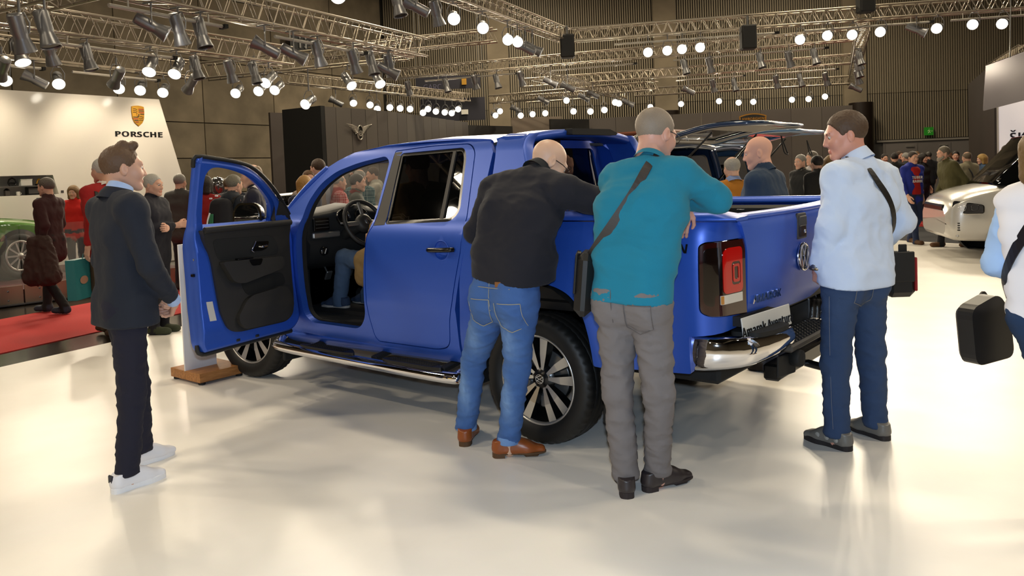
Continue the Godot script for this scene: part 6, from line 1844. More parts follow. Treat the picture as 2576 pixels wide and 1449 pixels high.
# boxy van seen from the rear quarter; local X forward, origin under the middle of its rear edge
func open_van(called: String, label: String, at: Vector3, paint: Material, near: bool, turn: float) -> void:
	var c := thing(called, label, "van", at, turn)
	var W := 0.88
	var top := 1.84
	for s in [-1.0, 1.0]:
		var sf := func(x: float, y: float) -> Vector3: return Vector3(x, y, s * (W - 0.12 * maxf(0.0, y - 1.05) * maxf(0.0, y - 1.05) * 1.6))
		var out := rounded(V2([0.0, 0.35, 0.0, 1.05, 0.10, top - 0.03, 2.9, top - 0.03, 3.6, 1.1, 4.4, 0.95, 4.5, 0.4]), 0.05)
		var win := rounded(V2([0.30, 1.10, 0.36, 1.66, 1.30, 1.66, 1.30, 1.08]), 0.05)
		var win2 := rounded(V2([1.45, 1.08, 1.45, 1.66, 2.6, 1.66, 3.1, 1.08]), 0.05)
		part(c, "side_panel", Geo.new().panel(sf, out, [win, win2], 0.15, 0.04, s < 0), paint)
		for wn in [win, win2]: part(c, "side_glass", Geo.new().panel(func(x, y): return sf.call(x, y) - Vector3(0, 0, s * 0.02), wn, [], 0.3, 0.0, s < 0), M.car_glass)
		part(c, "inner_trim", Geo.new().panel(func(x, y): return sf.call(x, y) - Vector3(0, 0, s * 0.11), rounded(V2([0.05, 0.55, 0.05, 1.05, 0.16, 1.72, 1.3, 1.72, 1.3, 0.55]), 0.06), [rounded(V2([0.34, 1.12, 0.40, 1.60, 1.2, 1.60, 1.2, 1.12]), 0.08)], 0.2, 0.05, s > 0), mat("van_trim", Color(0.52, 0.49, 0.46), 0.8))
		# rear pillar frame, dark tail lamp and gas strut
		part(c, "rear_pillar", Geo.new().tube(spline([sf.call(0.0, 0.5), sf.call(0.0, 1.05), sf.call(0.05, 1.5), sf.call(0.10, top - 0.06)], 4), 0.05, 8), M.paint_deep)
		part(c, "tail_lamp", Geo.new().box(sf.call(-0.005, 1.0), Vector3(0.06, 0.34, 0.08), Basis(), 0.02), M.lens_dark_red)
		part(c, "gas_strut", Geo.new().tube([sf.call(0.08, 1.35) - Vector3(0, 0, s * 0.06), Vector3(-0.52, top + 0.10, s * (W - 0.22))], 0.012, 6), M.black_gloss)
		for x in [0.85, 3.55]:
			var xf := Transform3D(Basis(Vector3.RIGHT, PI / 2 * s), Vector3(x, 0.32, s * (W - 0.22)))
			part(c, "wheel_arch", Geo.new().lathe([Vector2(0.38, 0), Vector2(0.38, 0.224), Vector2(0, 0.224)], 28, xf), M.matt_black)
			part(c, "tyre", Geo.new().lathe([Vector2(0.21, 0.22), Vector2(0.25, 0.235), Vector2(0.31, 0.23), Vector2(0.32, 0.19), Vector2(0.32, 0)], 28, xf), M.tyre)
			part(c, "rim", Geo.new().lathe([Vector2(0.21, 0.22), Vector2(0.20, 0.232), Vector2(0, 0.225)], 20, xf), M.machined)
	part(c, "roof", Geo.new().loft([PackedVector3Array(V3([0.08, top - 0.05, -0.77, 0.08, top, -0.70, 0.08, top + 0.03, 0, 0.08, top, 0.70, 0.08, top - 0.05, 0.77])), PackedVector3Array(V3([1.5, top - 0.05, -0.77, 1.5, top + 0.01, -0.70, 1.5, top + 0.05, 0, 1.5, top + 0.01, 0.70, 1.5, top - 0.05, 0.77])), PackedVector3Array(V3([2.9, top - 0.06, -0.77, 2.9, top - 0.02, -0.70, 2.9, top + 0.01, 0, 2.9, top - 0.02, 0.70, 2.9, top - 0.06, 0.77]))], false, false, false, true), paint)
	part(c, "load_floor", Geo.new().box(Vector3(1.5, 0.52, 0), Vector3(3.0, 0.06, 1.6)), M.carpet_black)
	part(c, "windscreen", Geo.new().loft([PackedVector3Array(V3([2.9, top - 0.05, -0.74, 2.9, top - 0.05, 0.74])), PackedVector3Array(V3([3.6, 1.1, -0.82, 3.6, 1.1, 0.82]))], false), M.car_glass)
	part(c, "bonnet", Geo.new().loft([PackedVector3Array(V3([3.6, 1.1, -0.84, 3.65, 1.14, 0, 3.6, 1.1, 0.84])), PackedVector3Array(V3([4.45, 0.93, -0.78, 4.55, 0.95, 0, 4.45, 0.93, 0.78])), PackedVector3Array(V3([4.52, 0.4, -0.78, 4.65, 0.4, 0, 4.52, 0.4, 0.78]))], false), paint)
	part(c, "rear_bumper", Geo.new().box(Vector3(-0.04, 0.45, 0), Vector3(0.18, 0.24, 1.72), Basis(), 0.06), paint)
	part(c, "header_rail", Geo.new().tube(V3([0.08, top - 0.03, -0.76, 0.06, top, 0, 0.08, top - 0.03, 0.76]), 0.035, 8), M.paint_deep)
	# raised tailgate: window pane nearer the hinge, then the lower panel bent down
	var h := Node3D.new()
	h.name = "raised_tailgate"
	c.add_child(h)
	h.position = Vector3(0.05, top + 0.015, 0)
	h.rotation.z = -0.14
	var gf := func(x: float, z: float) -> Vector3:
		var k := clampf((x - 0.62) / 0.5, 0.0, 1.0)
		return Vector3(-x, 0.05 + 0.04 * sin(minf(x, 1.1) * 2.4) - 0.05 * k * k, z * (1.0 - 0.10 * k))
	var skin := rounded(V2([0.0, -0.76, 1.12, -0.80, 1.12, 0.80, 0.0, 0.76]), 0.06)
	var pane_hole := rounded(V2([0.08, -0.62, 0.52, -0.64, 0.52, 0.64, 0.08, 0.62]), 0.06)
	part(h, "gate_skin", Geo.new().panel(gf, skin, [pane_hole], 0.1, 0.0, false), paint)
	part(h, "gate_window", Geo.new().panel(func(x, z): return gf.call(x, z) - Vector3(0, 0.012, 0), pane_hole, [], 0.2, 0.0, false), M.glass_clear)
	part(h, "gate_inner", Geo.new().panel(func(x, z): return gf.call(x, z) - Vector3(0, 0.05, 0), rounded(V2([0.0, -0.74, 1.10, -0.78, 1.10, 0.78, 0.0, 0.74]), 0.06), [Geometry2D.offset_polygon(pane_hole, 0.03)[0]], 0.1, 0.02, true), mat("gate_trim", Color(0.60, 0.58, 0.55), 0.6) if near else paint)
	part(h, "gate_edge", Geo.new().tube(spline([gf.call(0.02, -0.76) - Vector3(0, 0.025, 0), gf.call(0.6, -0.78) - Vector3(0, 0.025, 0), gf.call(1.1, -0.78) - Vector3(0, 0.025, 0), gf.call(1.12, 0.0) - Vector3(0, 0.025, 0), gf.call(1.1, 0.78) - Vector3(0, 0.025, 0), gf.call(0.6, 0.78) - Vector3(0, 0.025, 0), gf.call(0.02, 0.76) - Vector3(0, 0.025, 0)], 4), 0.026, 8), paint)
	part(h, "pull_loop", Geo.new().tube(spline(V3([-0.98, -0.1, 0.3, -1.0, -0.28, 0.25, -1.02, -0.32, 0.3, -1.0, -0.28, 0.35, -0.98, -0.1, 0.3]), 4), 0.008, 5), M.matt_black)
	if near:
		part(c, "roof_rack_board", Geo.new().box(Vector3(1.1, top + 0.16, 0.0), Vector3(1.9, 0.06, 0.7), Basis(), 0.02), mat("rack_wood", Color(0.45, 0.22, 0.10), 0.5))
		for x in [0.4, 1.6]:
			part(c, "roof_rack_bar", Geo.new().tube(spline(V3([x, top - 0.02, -0.68, x, top + 0.12, -0.62, x, top + 0.13, 0.62, x, top - 0.02, 0.68]), 4), 0.018, 6), M.machined)
		part(c, "rack_strap", Geo.new().box(Vector3(1.95, top + 0.17, -0.1), Vector3(0.12, 0.09, 0.3), Basis(), 0.02), M.lens_red)
# ---------------------------------------------------------------- people: heads, hands, shoes and clothes as smooth fields; locally +Z is forward, +X the person's left
var proto := {}
var folds := FastNoiseLite.new()
const SKIN := Color(0.60, 0.345, 0.245)

func lin(r: float, g: float, b: float) -> Color: return Color(r, g, b).srgb_to_linear()

# colours: 0 skin, 1 lips, 2 brows, 3 eye white, 4 iris
func head_field(cell: float, fine: bool) -> Sdf:
	var s := Sdf.new(Vector3(-0.125, -0.21, -0.15), Vector3(0.125, 0.16, 0.15), cell)
	s.ball(Vector3(0, 0.035, -0.018), Vector3(0.077, 0.088, 0.097), Basis(), 0.02)
	s.ball(Vector3(0, -0.025, 0.022), Vector3(0.062, 0.082, 0.074), Basis(), 0.03)
	for e in [-1.0, 1.0]:
		s.bone(Vector3(e * 0.052, -0.05, -0.01), Vector3(e * 0.018, -0.098, 0.062), 0.019, 0.017, Vector3.ZERO, 0, 0, 0.03)
		s.ball(Vector3(e * 0.040, -0.028, 0.060), Vector3(0.022, 0.024, 0.020), Basis(), 0.03)
	s.bone(Vector3(-0.012, -0.103, 0.070), Vector3(0.012, -0.103, 0.070), 0.017, 0.017, Vector3.ZERO, 0, 0, 0.02)
	s.bone(Vector3(-0.034, 0.024, 0.078), Vector3(0.034, 0.024, 0.078), 0.013, 0.013, Vector3.ZERO, 0, 0, 0.02)
	s.bone(Vector3(0, -0.04, -0.03), Vector3(0, -0.18, -0.050), 0.054, 0.053, Vector3.ZERO, 0, 0, 0.03)
	for e in [-1.0, 1.0]: s.ball(Vector3(e * 0.031, 0.002, 0.096), Vector3(0.017, 0.011, 0.014), Basis(), 0.015, 0, true)
	s.bone(Vector3(0, 0.010, 0.088), Vector3(0, -0.032, 0.104), 0.008, 0.0115, Vector3.ZERO, 0, 0, 0.012)
	for e in [-1.0, 1.0]:
		s.ball(Vector3(e * 0.011, -0.036, 0.095), Vector3(0.009, 0.008, 0.011), Basis(), 0.008)
		s.ball(Vector3(e * 0.078, -0.008, -0.012), Vector3(0.010, 0.033, 0.020), Basis(Vector3.UP, e * 0.35) * Basis(Vector3.RIGHT, -0.15), 0.008)
		if fine: s.ball(Vector3(e * 0.090, -0.004, -0.006), Vector3(0.007, 0.017, 0.009), Basis(), 0.006, 0, true)
	s.bone(Vector3(-0.019, -0.067, 0.086), Vector3(0.019, -0.067, 0.086), 0.005, 0.005, Vector3.ZERO, 0, 0, 0.008, 1)
	s.bone(Vector3(-0.016, -0.076, 0.085), Vector3(0.016, -0.076, 0.085), 0.0055, 0.0055, Vector3.ZERO, 0, 0, 0.008, 1)
	if fine: s.bone(Vector3(-0.024, -0.0715, 0.097), Vector3(0.024, -0.0715, 0.097), 0.0025, 0.0025, Vector3.ZERO, 0, 0, 0.004, 1, true)
	for e in [-1.0, 1.0]:
		s.ball(Vector3(e * 0.031, 0.002, 0.077), Vector3(0.0125, 0.0105, 0.0125), Basis(), 0.003, 3)
		s.ball(Vector3(e * 0.031, 0.001, 0.0838), Vector3(0.0085, 0.0085, 0.0068), Basis(), 0.002, 4)
		s.bone(Vector3(e * 0.020, 0.0105, 0.0845), Vector3(e * 0.043, 0.0095, 0.078), 0.0045, 0.004, Vector3.ZERO, 0, 0, 0.004)
		s.bone(Vector3(e * 0.016, 0.020, 0.092), Vector3(e * 0.045, 0.022, 0.080), 0.0045, 0.0035, Vector3.ZERO, 0, 0, 0.003, 2)
	return s

# hair that follows the skull: kind "short", "crop", "ring", "bob", "quiff", "long"
func hair_net(kind: String) -> Array:
	var s := Sdf.new(Vector3(-0.14, -0.26, -0.17), Vector3(0.14, 0.19, 0.16), 0.006)
	var t := 0.007
	if kind in ["crop", "quiff"]: t = 0.0045
	if kind in ["bob", "long"]: t = 0.02
	s.ball(Vector3(0, 0.035, -0.020), Vector3(0.077 + t, 0.088 + t, 0.097 + t), Basis(), 0.02)
	if kind == "quiff":
		s.bone(Vector3(-0.03, 0.125, 0.055), Vector3(0.035, 0.128, 0.055), 0.020, 0.022, Vector3.ZERO, 0, 0, 0.03)
		s.bone(Vector3(-0.02, 0.13, 0.0), Vector3(0.03, 0.13, 0.0), 0.022, 0.022, Vector3.ZERO, 0, 0, 0.03)
	if kind in ["bob", "long"]:
		var low := -0.10 if kind == "bob" else -0.2
		for e in [-1.0, 1.0]: s.bone(Vector3(e * 0.07, 0.03, -0.02), Vector3(e * 0.075, low, -0.01), 0.035, 0.03, Vector3.ZERO, 0, 0, 0.04)
		s.bone(Vector3(0, 0.02, -0.08), Vector3(0, low, -0.08), 0.05, 0.045, Vector3.RIGHT, 0.05, 0.05, 0.04)
		s.ball(Vector3(0, -0.045, 0.075), Vector3(0.060, 0.105, 0.06), Basis(), 0.02, 0, true)
		s.cut(Vector3(0, -0.1, 1), Vector3(0, 0.03, 0.098))
	else:
		# forehead line, temples, nape, round the ears
		s.ball(Vector3(0, -0.055, 0.085), Vector3(0.088, 0.125, 0.085), Basis(Vector3.RIGHT, -0.12), 0.012, 0, true)
		for e in [-1.0, 1.0]:
			s.ball(Vector3(e * 0.088, -0.040, 0.008), Vector3(0.03, 0.052, 0.032), Basis(), 0.01, 0, true)
		s.cut(Vector3(0, -1, 0.25), Vector3(0, -0.060, -0.09))
		if kind == "ring":
			s.ball(Vector3(0, 0.125, 0.03), Vector3(0.072, 0.085, 0.12), Basis(Vector3.RIGHT, 0.25), 0.015, 0, true)
	var n := FastNoiseLite.new()
	n.seed = 7
	n.frequency = 1.0
	return s.net(n, 0.004 if kind != "crop" else 0.0015, Vector3(120, 40, 120))

# a left hand: wrist at the origin, fingers down -Y, palm to +Z, thumb to +X
func hand_net(curl: float) -> Array:
	var s := Sdf.new(Vector3(-0.065, -0.215, -0.05), Vector3(0.085, 0.05, 0.11), 0.004)
	s.bone(Vector3(0, 0.03, 0), Vector3(0, -0.01, 0), 0.024, 0.020, Vector3.RIGHT, 0.006, 0.010, 0.02)
	s.bone(Vector3(0, -0.01, 0), Vector3(0.0, -0.085, 0.003), 0.016, 0.0125, Vector3.RIGHT, 0.014, 0.029, 0.02)
	var xs := [0.030, 0.010, -0.010, -0.029]
	var ls := [0.040, 0.045, 0.041, 0.032]
	for i in 4:
		var p := Vector3(xs[i], -0.088, 0.004)
		var a := curl * (0.85 + 0.1 * i)
		for k in 3:
			var l: float = ls[i] * [1.0, 0.66, 0.52][k]
			var q := p + Vector3(xs[i] * 0.12, -cos(a), sin(a)) * l
			s.bone(p, q, 0.0095 - 0.0008 * k, 0.0088 - 0.001 * k, Vector3.ZERO, 0, 0, 0.004)
			p = q
			a += curl * 0.9
	s.bone(Vector3(0.022, -0.022, 0.006), Vector3(0.047, -0.055, 0.020), 0.014, 0.0115, Vector3.ZERO, 0, 0, 0.012)
	s.bone(Vector3(0.047, -0.055, 0.020), Vector3(0.054, -0.085, 0.030 + 0.01 * curl), 0.0105, 0.0095, Vector3.ZERO, 0, 0, 0.006)
	s.bone(Vector3(0.054, -0.085, 0.030 + 0.01 * curl), Vector3(0.050, -0.108, 0.036 + 0.016 * curl), 0.0095, 0.008, Vector3.ZERO, 0, 0, 0.004)
	return s.net()

# [upper, sole] of a left shoe standing on the ground: ankle over the origin, toe to +Z
func shoe_parts(kind: String) -> Array:
	var s := Sdf.new(Vector3(-0.08, -0.02, -0.12), Vector3(0.08, 0.16, 0.24), 0.006)
	var sharp := 0.012 if kind == "dress" else 0.022
	s.bone(Vector3(0, 0.045, -0.050), Vector3(-0.004, 0.040, 0.10), 0.036, 0.033, Vector3.RIGHT, 0.004, 0.014, 0.03)
	s.bone(Vector3(-0.004, 0.036, 0.10), Vector3(-0.002, 0.030, 0.175), 0.032, 0.022, Vector3.RIGHT, 0.014, sharp, 0.03)
	s.bone(Vector3(0, 0.105, -0.035), Vector3(0, 0.062, 0.07), 0.040, 0.034, Vector3.ZERO, 0, 0, 0.03)
	s.bone(Vector3(0, 0.05, -0.058), Vector3(0, 0.11, -0.050), 0.035, 0.035, Vector3.ZERO, 0, 0, 0.02)
	s.cut(Vector3.DOWN, Vector3(0, 0.020, 0))
	s.cut(Vector3(0, 1, -0.25), Vector3(0, 0.102, -0.03))
	var o := PackedVector2Array()
	for q in spline(V3([0, 0, -0.092, 0.030, 0, -0.078, 0.036, 0, -0.03, 0.036, 0, 0.04, 0.050, 0, 0.10, 0.044, 0, 0.155, 0.018 + sharp * 0.4, 0, 0.196, -0.018, 0, 0.198, -0.040, 0, 0.165, -0.050, 0, 0.10, -0.040, 0, 0.04, -0.036, 0, -0.03, -0.030, 0, -0.078, 0, 0, -0.092]), 3): o.append(Vector2(q.x, -q.z))
	o.remove_at(o.size() - 1)
	var g := Geo.new()
	var flat := Transform3D(Basis(Vector3.RIGHT, Vector3.FORWARD, Vector3.UP), Vector3.ZERO)
	if kind == "dress":
		flat.origin.y = 0.018
		g.extrude(o, 0.009, flat, 0.002)
		var heel := Geometry2D.intersect_polygons(o, PackedVector2Array(V2([-0.1, 0.1, 0.1, 0.1, 0.1, 0.022, -0.1, 0.030])))
		g.extrude(heel[0], 0.022, Transform3D(flat.basis, Vector3.ZERO), 0.001)
		g.box(Vector3(0, 0.009, 0.12), Vector3(0.07, 0.018, 0.08), Basis(), 0.008)
	else:
		g.extrude(o, 0.030, flat, 0.004)
	return [s.net(), g]

func build_protos() -> void:
	folds.seed = 11
	folds.frequency = 1.0
	folds.fractal_octaves = 3
	folds.fractal_type = FastNoiseLite.FRACTAL_RIDGED
	folds.fractal_gain = 0.45
	proto.head = head_field(0.0042, true).net()
	proto.head_far = head_field(0.009, false).net()
	for k in ["short", "crop", "ring", "bob", "quiff"]: proto[k] = hair_net(k)
	proto.hand = hand_net(0.35)
	proto.fist = hand_net(0.95)
	proto.dress = shoe_parts("dress")
	proto.sneaker = shoe_parts("sneaker")
	mat("skin", Color(1, 1, 1), 0.48)
	M.skin.subsurf_scatter_enabled = true
	M.skin.subsurf_scatter_strength = 0.08
	mat("cloth", Color(1, 1, 1), 0.88)
	var weave := noise_tex(0.35, Color(0.78, 0.78, 0.78), Color(1, 1, 1), 256, 3, 21)
	textured(mat("knit", Color(1, 1, 1), 0.95), weave, Vector3(5, 5, 5))
	M.knit.rim_enabled = true
	M.knit.rim = 0.06
	var dn := FastNoiseLite.new()
	dn.seed = 31
	dn.frequency = 0.05
	dn.fractal_octaves = 5
	textured(mat("denim", Color(1, 1, 1), 0.92), noise_tex(0.12, Color(0.80, 0.82, 0.85), Color(1.0, 1.0, 1.0), 512, 4, 31), Vector3(9, 3.5, 9))
	textured(mat("hair", Color(1, 1, 1), 0.62), noise_tex(0.25, Color(0.68, 0.68, 0.68), Color(1, 1, 1), 256, 4, 51), Vector3(9, 3.5, 9))
	mat("leather", Color(1, 1, 1), 0.36)
	mat("sole", Color(1, 1, 1), 0.7)

func skel(H: float, over := {}) -> Dictionary:
	var k := H / 1.8
	var J := {}
	var base := {"head": Vector3(0, 1.672, 0.012), "neck": Vector3(0, 1.50, -0.028), "chest": Vector3(0, 1.33, -0.005), "waist": Vector3(0, 1.12, 0.0), "pelvis": Vector3(0, 0.97, -0.01)}
	for n in base: J[n] = base[n] * k
	for e in [["L", 1.0], ["R", -1.0]]:
		var s: float = e[1]
		for q in [["hip", 0.088, 0.92, -0.005], ["knee", 0.092, 0.50, 0.012], ["ank", 0.09, 0.09, -0.02], ["sh", 0.178, 1.452, -0.022], ["el", 0.225, 1.16, -0.045], ["wr", 0.235, 0.92, 0.035]]:
			J[q[0] + e[0]] = Vector3(q[1] * s, q[2], q[3]) * k
		J["toe" + e[0]] = 0.12 * s
	for n in over: J[n] = over[n]
	J.k = k
	return J

# the bones of trousers, top or the whole body, laid into a field
func legs(s: Sdf, J: Dictionary, fat := 1.0, col := 0, slim := 1.0) -> void:
	var k: float = J.k * fat
	for e in ["L", "R"]:
		s.bone(J["hip" + e], J["knee" + e], 0.088 * k, 0.066 * k * slim, Vector3.ZERO, 0, 0, 0.03, col)
		s.bone(J["knee" + e], J["ank" + e], 0.064 * k * slim, 0.056 * k * slim, Vector3.ZERO, 0, 0, 0.025, col)
		s.bone(J["ank" + e], J["ank" + e] - Vector3(0, 0.05, 0), 0.056 * k * slim, 0.060 * k * slim, Vector3.ZERO, 0, 0, 0.01, col)
	var side: Vector3 = (J.hipL - J.hipR).normalized()
	var hips: Vector3 = (J.hipL + J.hipR) / 2
	s.bone(hips + Vector3(0, 0.01, 0), J.pelvis, 0.100 * k, 0.098 * k, side, 0.065 * k, 0.070 * k, 0.04, col)
	s.bone(J.pelvis, J.waist, 0.098 * k, 0.095 * k, side, 0.07 * k, 0.06 * k, 0.03, col)
	var back := side.cross(Vector3.UP)
	for e in ["L", "R"]: s.ball(J["hip" + e] - back * 0.035 * k + Vector3(0, 0.03, 0), Vector3(0.085, 0.095, 0.085) * k, Basis(), 0.05, col)

func torso(s: Sdf, J: Dictionary, fat := 1.0, col := 0, arm := 1.0, belly := 0.0, low_end := 0.8) -> void:
	var k: float = J.k * fat
	var side: Vector3 = (J.shL - J.shR).normalized()
	var low: Vector3 = (J.hipL - J.hipR).normalized()
	var fw := side.cross(J.neck - J.pelvis).normalized()
	s.bone(J.pelvis - (J.waist - J.pelvis) * low_end, J.waist, 0.108 * k, 0.106 * k, low, 0.078 * k, 0.066 * k, 0.03, col)
	s.bone(J.waist, J.chest, 0.108 * k, 0.112 * k, side, 0.068 * k, 0.085 * k, 0.05, col)
	s.bone(J.chest, J.neck - (J.neck - J.chest) * 0.32, 0.110 * k, 0.085 * k, side, 0.085 * k, 0.095 * k, 0.05, col)
	if belly > 0.0: s.ball(J.waist + fw * 0.06 + (J.chest - J.waist) * 0.2, Vector3(0.14, 0.16, 0.10 + belly), Basis(), 0.06, col)
	s.bone(J.shL, J.shR, 0.060 * k, 0.060 * k, Vector3.ZERO, 0, 0, 0.05, col)
	s.bone(J.neck - (J.neck - J.chest) * 0.1, J.shL, 0.058 * k, 0.052 * k, Vector3.ZERO, 0, 0, 0.04, col)
	s.bone(J.neck - (J.neck - J.chest) * 0.1, J.shR, 0.058 * k, 0.052 * k, Vector3.ZERO, 0, 0, 0.04, col)
	for e in ["L", "R"]:
		s.bone(J["sh" + e], J["el" + e], 0.062 * k * arm, 0.053 * k * arm, Vector3.ZERO, 0, 0, 0.03, col)
		s.bone(J["el" + e], J["el" + e].lerp(J["wr" + e], 0.86), 0.053 * k * arm, 0.041 * k * arm, Vector3.ZERO, 0, 0, 0.025, col)

func bounds(J: Dictionary, pad: float) -> Array:
	var lo := Vector3(1e9, 1e9, 1e9)
	var hi := -lo
	for n in J:
		if J[n] is Vector3:
			lo = lo.min(J[n])
			hi = hi.max(J[n])
	lo -= Vector3(pad, 0, pad)
	hi += Vector3(pad, pad, pad)
	lo.y = minf(lo.y, 0.0) - 0.02
	return [lo, hi]

# thin body inside the clothes, with the head and hands: one continuous skin
func skin_mesh(J: Dictionary, skin: Color, brow: Color, look: Basis, hands := [], head := "head", size := 1.0) -> ArrayMesh:
	var b := bounds(J, 0.2)
	var s := Sdf.new(b[0], b[1], 0.02)
	legs(s, J, 0.72)
	torso(s, J, 0.66, 0, 0.8, 0.0, -0.2)
	s.bone(J.neck - (J.neck - J.chest) * 0.3, J.head - look * Vector3(0, 0.05, 0.03), 0.062, 0.055, Vector3.ZERO, 0, 0, 0.03)
	var pal := [skin, skin * Color(0.92, 0.66, 0.62), brow, Color(0.62, 0.60, 0.57), Color(0.09, 0.06, 0.04)]
	var nets := [[s.net(), [skin]], [proto[head], pal, Transform3D(look.scaled(Vector3.ONE * J.k * size), J.head)]]
	for h in hands:   # [wrist, finger direction, palm normal, is left, curled]
		var y: Vector3 = -h[1].normalized()
		var z: Vector3 = (h[2] - y * h[2].dot(y)).normalized()
		var x := y.cross(z)
		nets.append([proto.fist if h[4] else proto.hand, [skin], Transform3D(Basis(x if h[3] else -x, y, z).scaled(Vector3.ONE), h[0])])
	return net_mesh(nets)

func layer(J: Dictionary, cell := 0.0125, pad := 0.24) -> Sdf:
	var b := bounds(J, pad)
	return Sdf.new(b[0], b[1], cell)

func shoes(p: Node3D, J: Dictionary, kind: String, upper: Color, sole: Color, m: Material) -> void:
	for e in ["L", "R"]:
		var a: Vector3 = J["ank" + e]
		var t: float = J["toe" + e]
		var xf := Transform3D(Basis(Vector3.UP, t), Vector3(a.x, a.y - 0.09, a.z)) * Transform3D(Basis.from_scale(Vector3(1 if e == "L" else -1, 1, 1) * J.k), Vector3.ZERO)
		var o := part(p, "shoe", net_mesh([[proto[kind][0], [upper], xf]]), m)
		var g := Geo.new()
		g.add(proto[kind][1], xf)
		for i in g.c.size(): g.c[i] = sole
		part(o, "sole", g, M.sole)
		var lc := Geo.new()
		lc.col = upper.lerp(Color(0.5, 0.5, 0.5), 0.25)
		for k in 4:
			var z := 0.035 + 0.02 * k
			var y := 0.1 - 0.012 * k - 0.004
			lc.add(Geo.new().tube([Vector3(-0.024, y - 0.008, z), Vector3(0, y + 0.002, z + 0.004), Vector3(0.024, y - 0.008, z)], 0.0028, 5), xf)
		part(o, "laces", lc, M.cloth)

# band round the neck
func collar(p: Node3D, J: Dictionary, col: Color, r := 0.068, high := 0.035, tilt := 0.35, m: Material = null) -> void:
	var up: Vector3 = (J.head - J.neck).normalized().lerp(Vector3.UP, 0.4).normalized()
	var b := Basis(Quaternion(Vector3.UP, up)) * Basis(Vector3.RIGHT, tilt)
	var g := Geo.new()
	g.col = col
	g.lathe([Vector2(r + 0.018, -0.025), Vector2(r + 0.012, 0.0), Vector2(r + 0.004, high), Vector2(r - 0.004, high + 0.002), Vector2(r - 0.004, 0.0), Vector2(r, -0.025)], 24, Transform3D(b, J.neck + up * 0.03))
	part(p, "collar", g, m if m else M.cloth)

func hair(p: Node3D, J: Dictionary, look: Basis, kind: String, col: Color, size := 1.0) -> void:
	part(p, "hair", net_mesh([[proto[kind], [col], Transform3D(look.scaled(Vector3.ONE * J.k * size), J.head)]]), M.hair)

func glasses(p: Node3D, J: Dictionary, look: Basis) -> void:
	var xf := Transform3D(look.scaled(Vector3.ONE * J.k), J.head)
	var g := Geo.new()
	for e in [-1.0, 1.0]:
		g.tube([xf * Vector3(e * 0.078, 0.010, -0.012), xf * Vector3(e * 0.074, 0.012, 0.05), xf * Vector3(e * 0.058, 0.010, 0.098)], 0.0025, 5)
		var rim := []
		for i in 13: rim.append(xf * Vector3(e * 0.031 + cos(TAU * i / 12.0) * 0.024, 0.0 + sin(TAU * i / 12.0) * 0.016, 0.104))
		g.tube(rim, 0.0018, 5, false)
	g.tube([xf * Vector3(-0.008, 0.004, 0.108), xf * Vector3(0.008, 0.004, 0.108)], 0.002, 5)
	part(p, "glasses", g, M.black_gloss)

# strap that lies on a field: points in the person's frame are pushed along d until they meet the cloth
func strap(p: Node3D, called: String, s: Sdf, pts: Array, dirs: Array, width: float, m: Material, off := 0.006, col := Color(1, 1, 1)) -> void:
	var path := []
	var nor := []
	for i in pts.size():
		var d: Vector3 = dirs[i].normalized()
		var q := s.meet(pts[i] - d * 0.35, d, 0.8)
		if q == Vector3.INF: q = pts[i]
		path.append(q - d * 0.006)
		nor.append(-d)
	for pass_ in 2:
		for i in range(1, path.size() - 1): path[i] = path[i].lerp((path[i - 1] + path[i + 1]) / 2, 0.4)
	for i in range(1, path.size() - 1): path[i] += nor[i] * off
	var g := Geo.new()
	g.col = col
	g.ribbon(spline(path, 4), spline(nor, 4), width, 0.004)
	part(p, called, g, m)

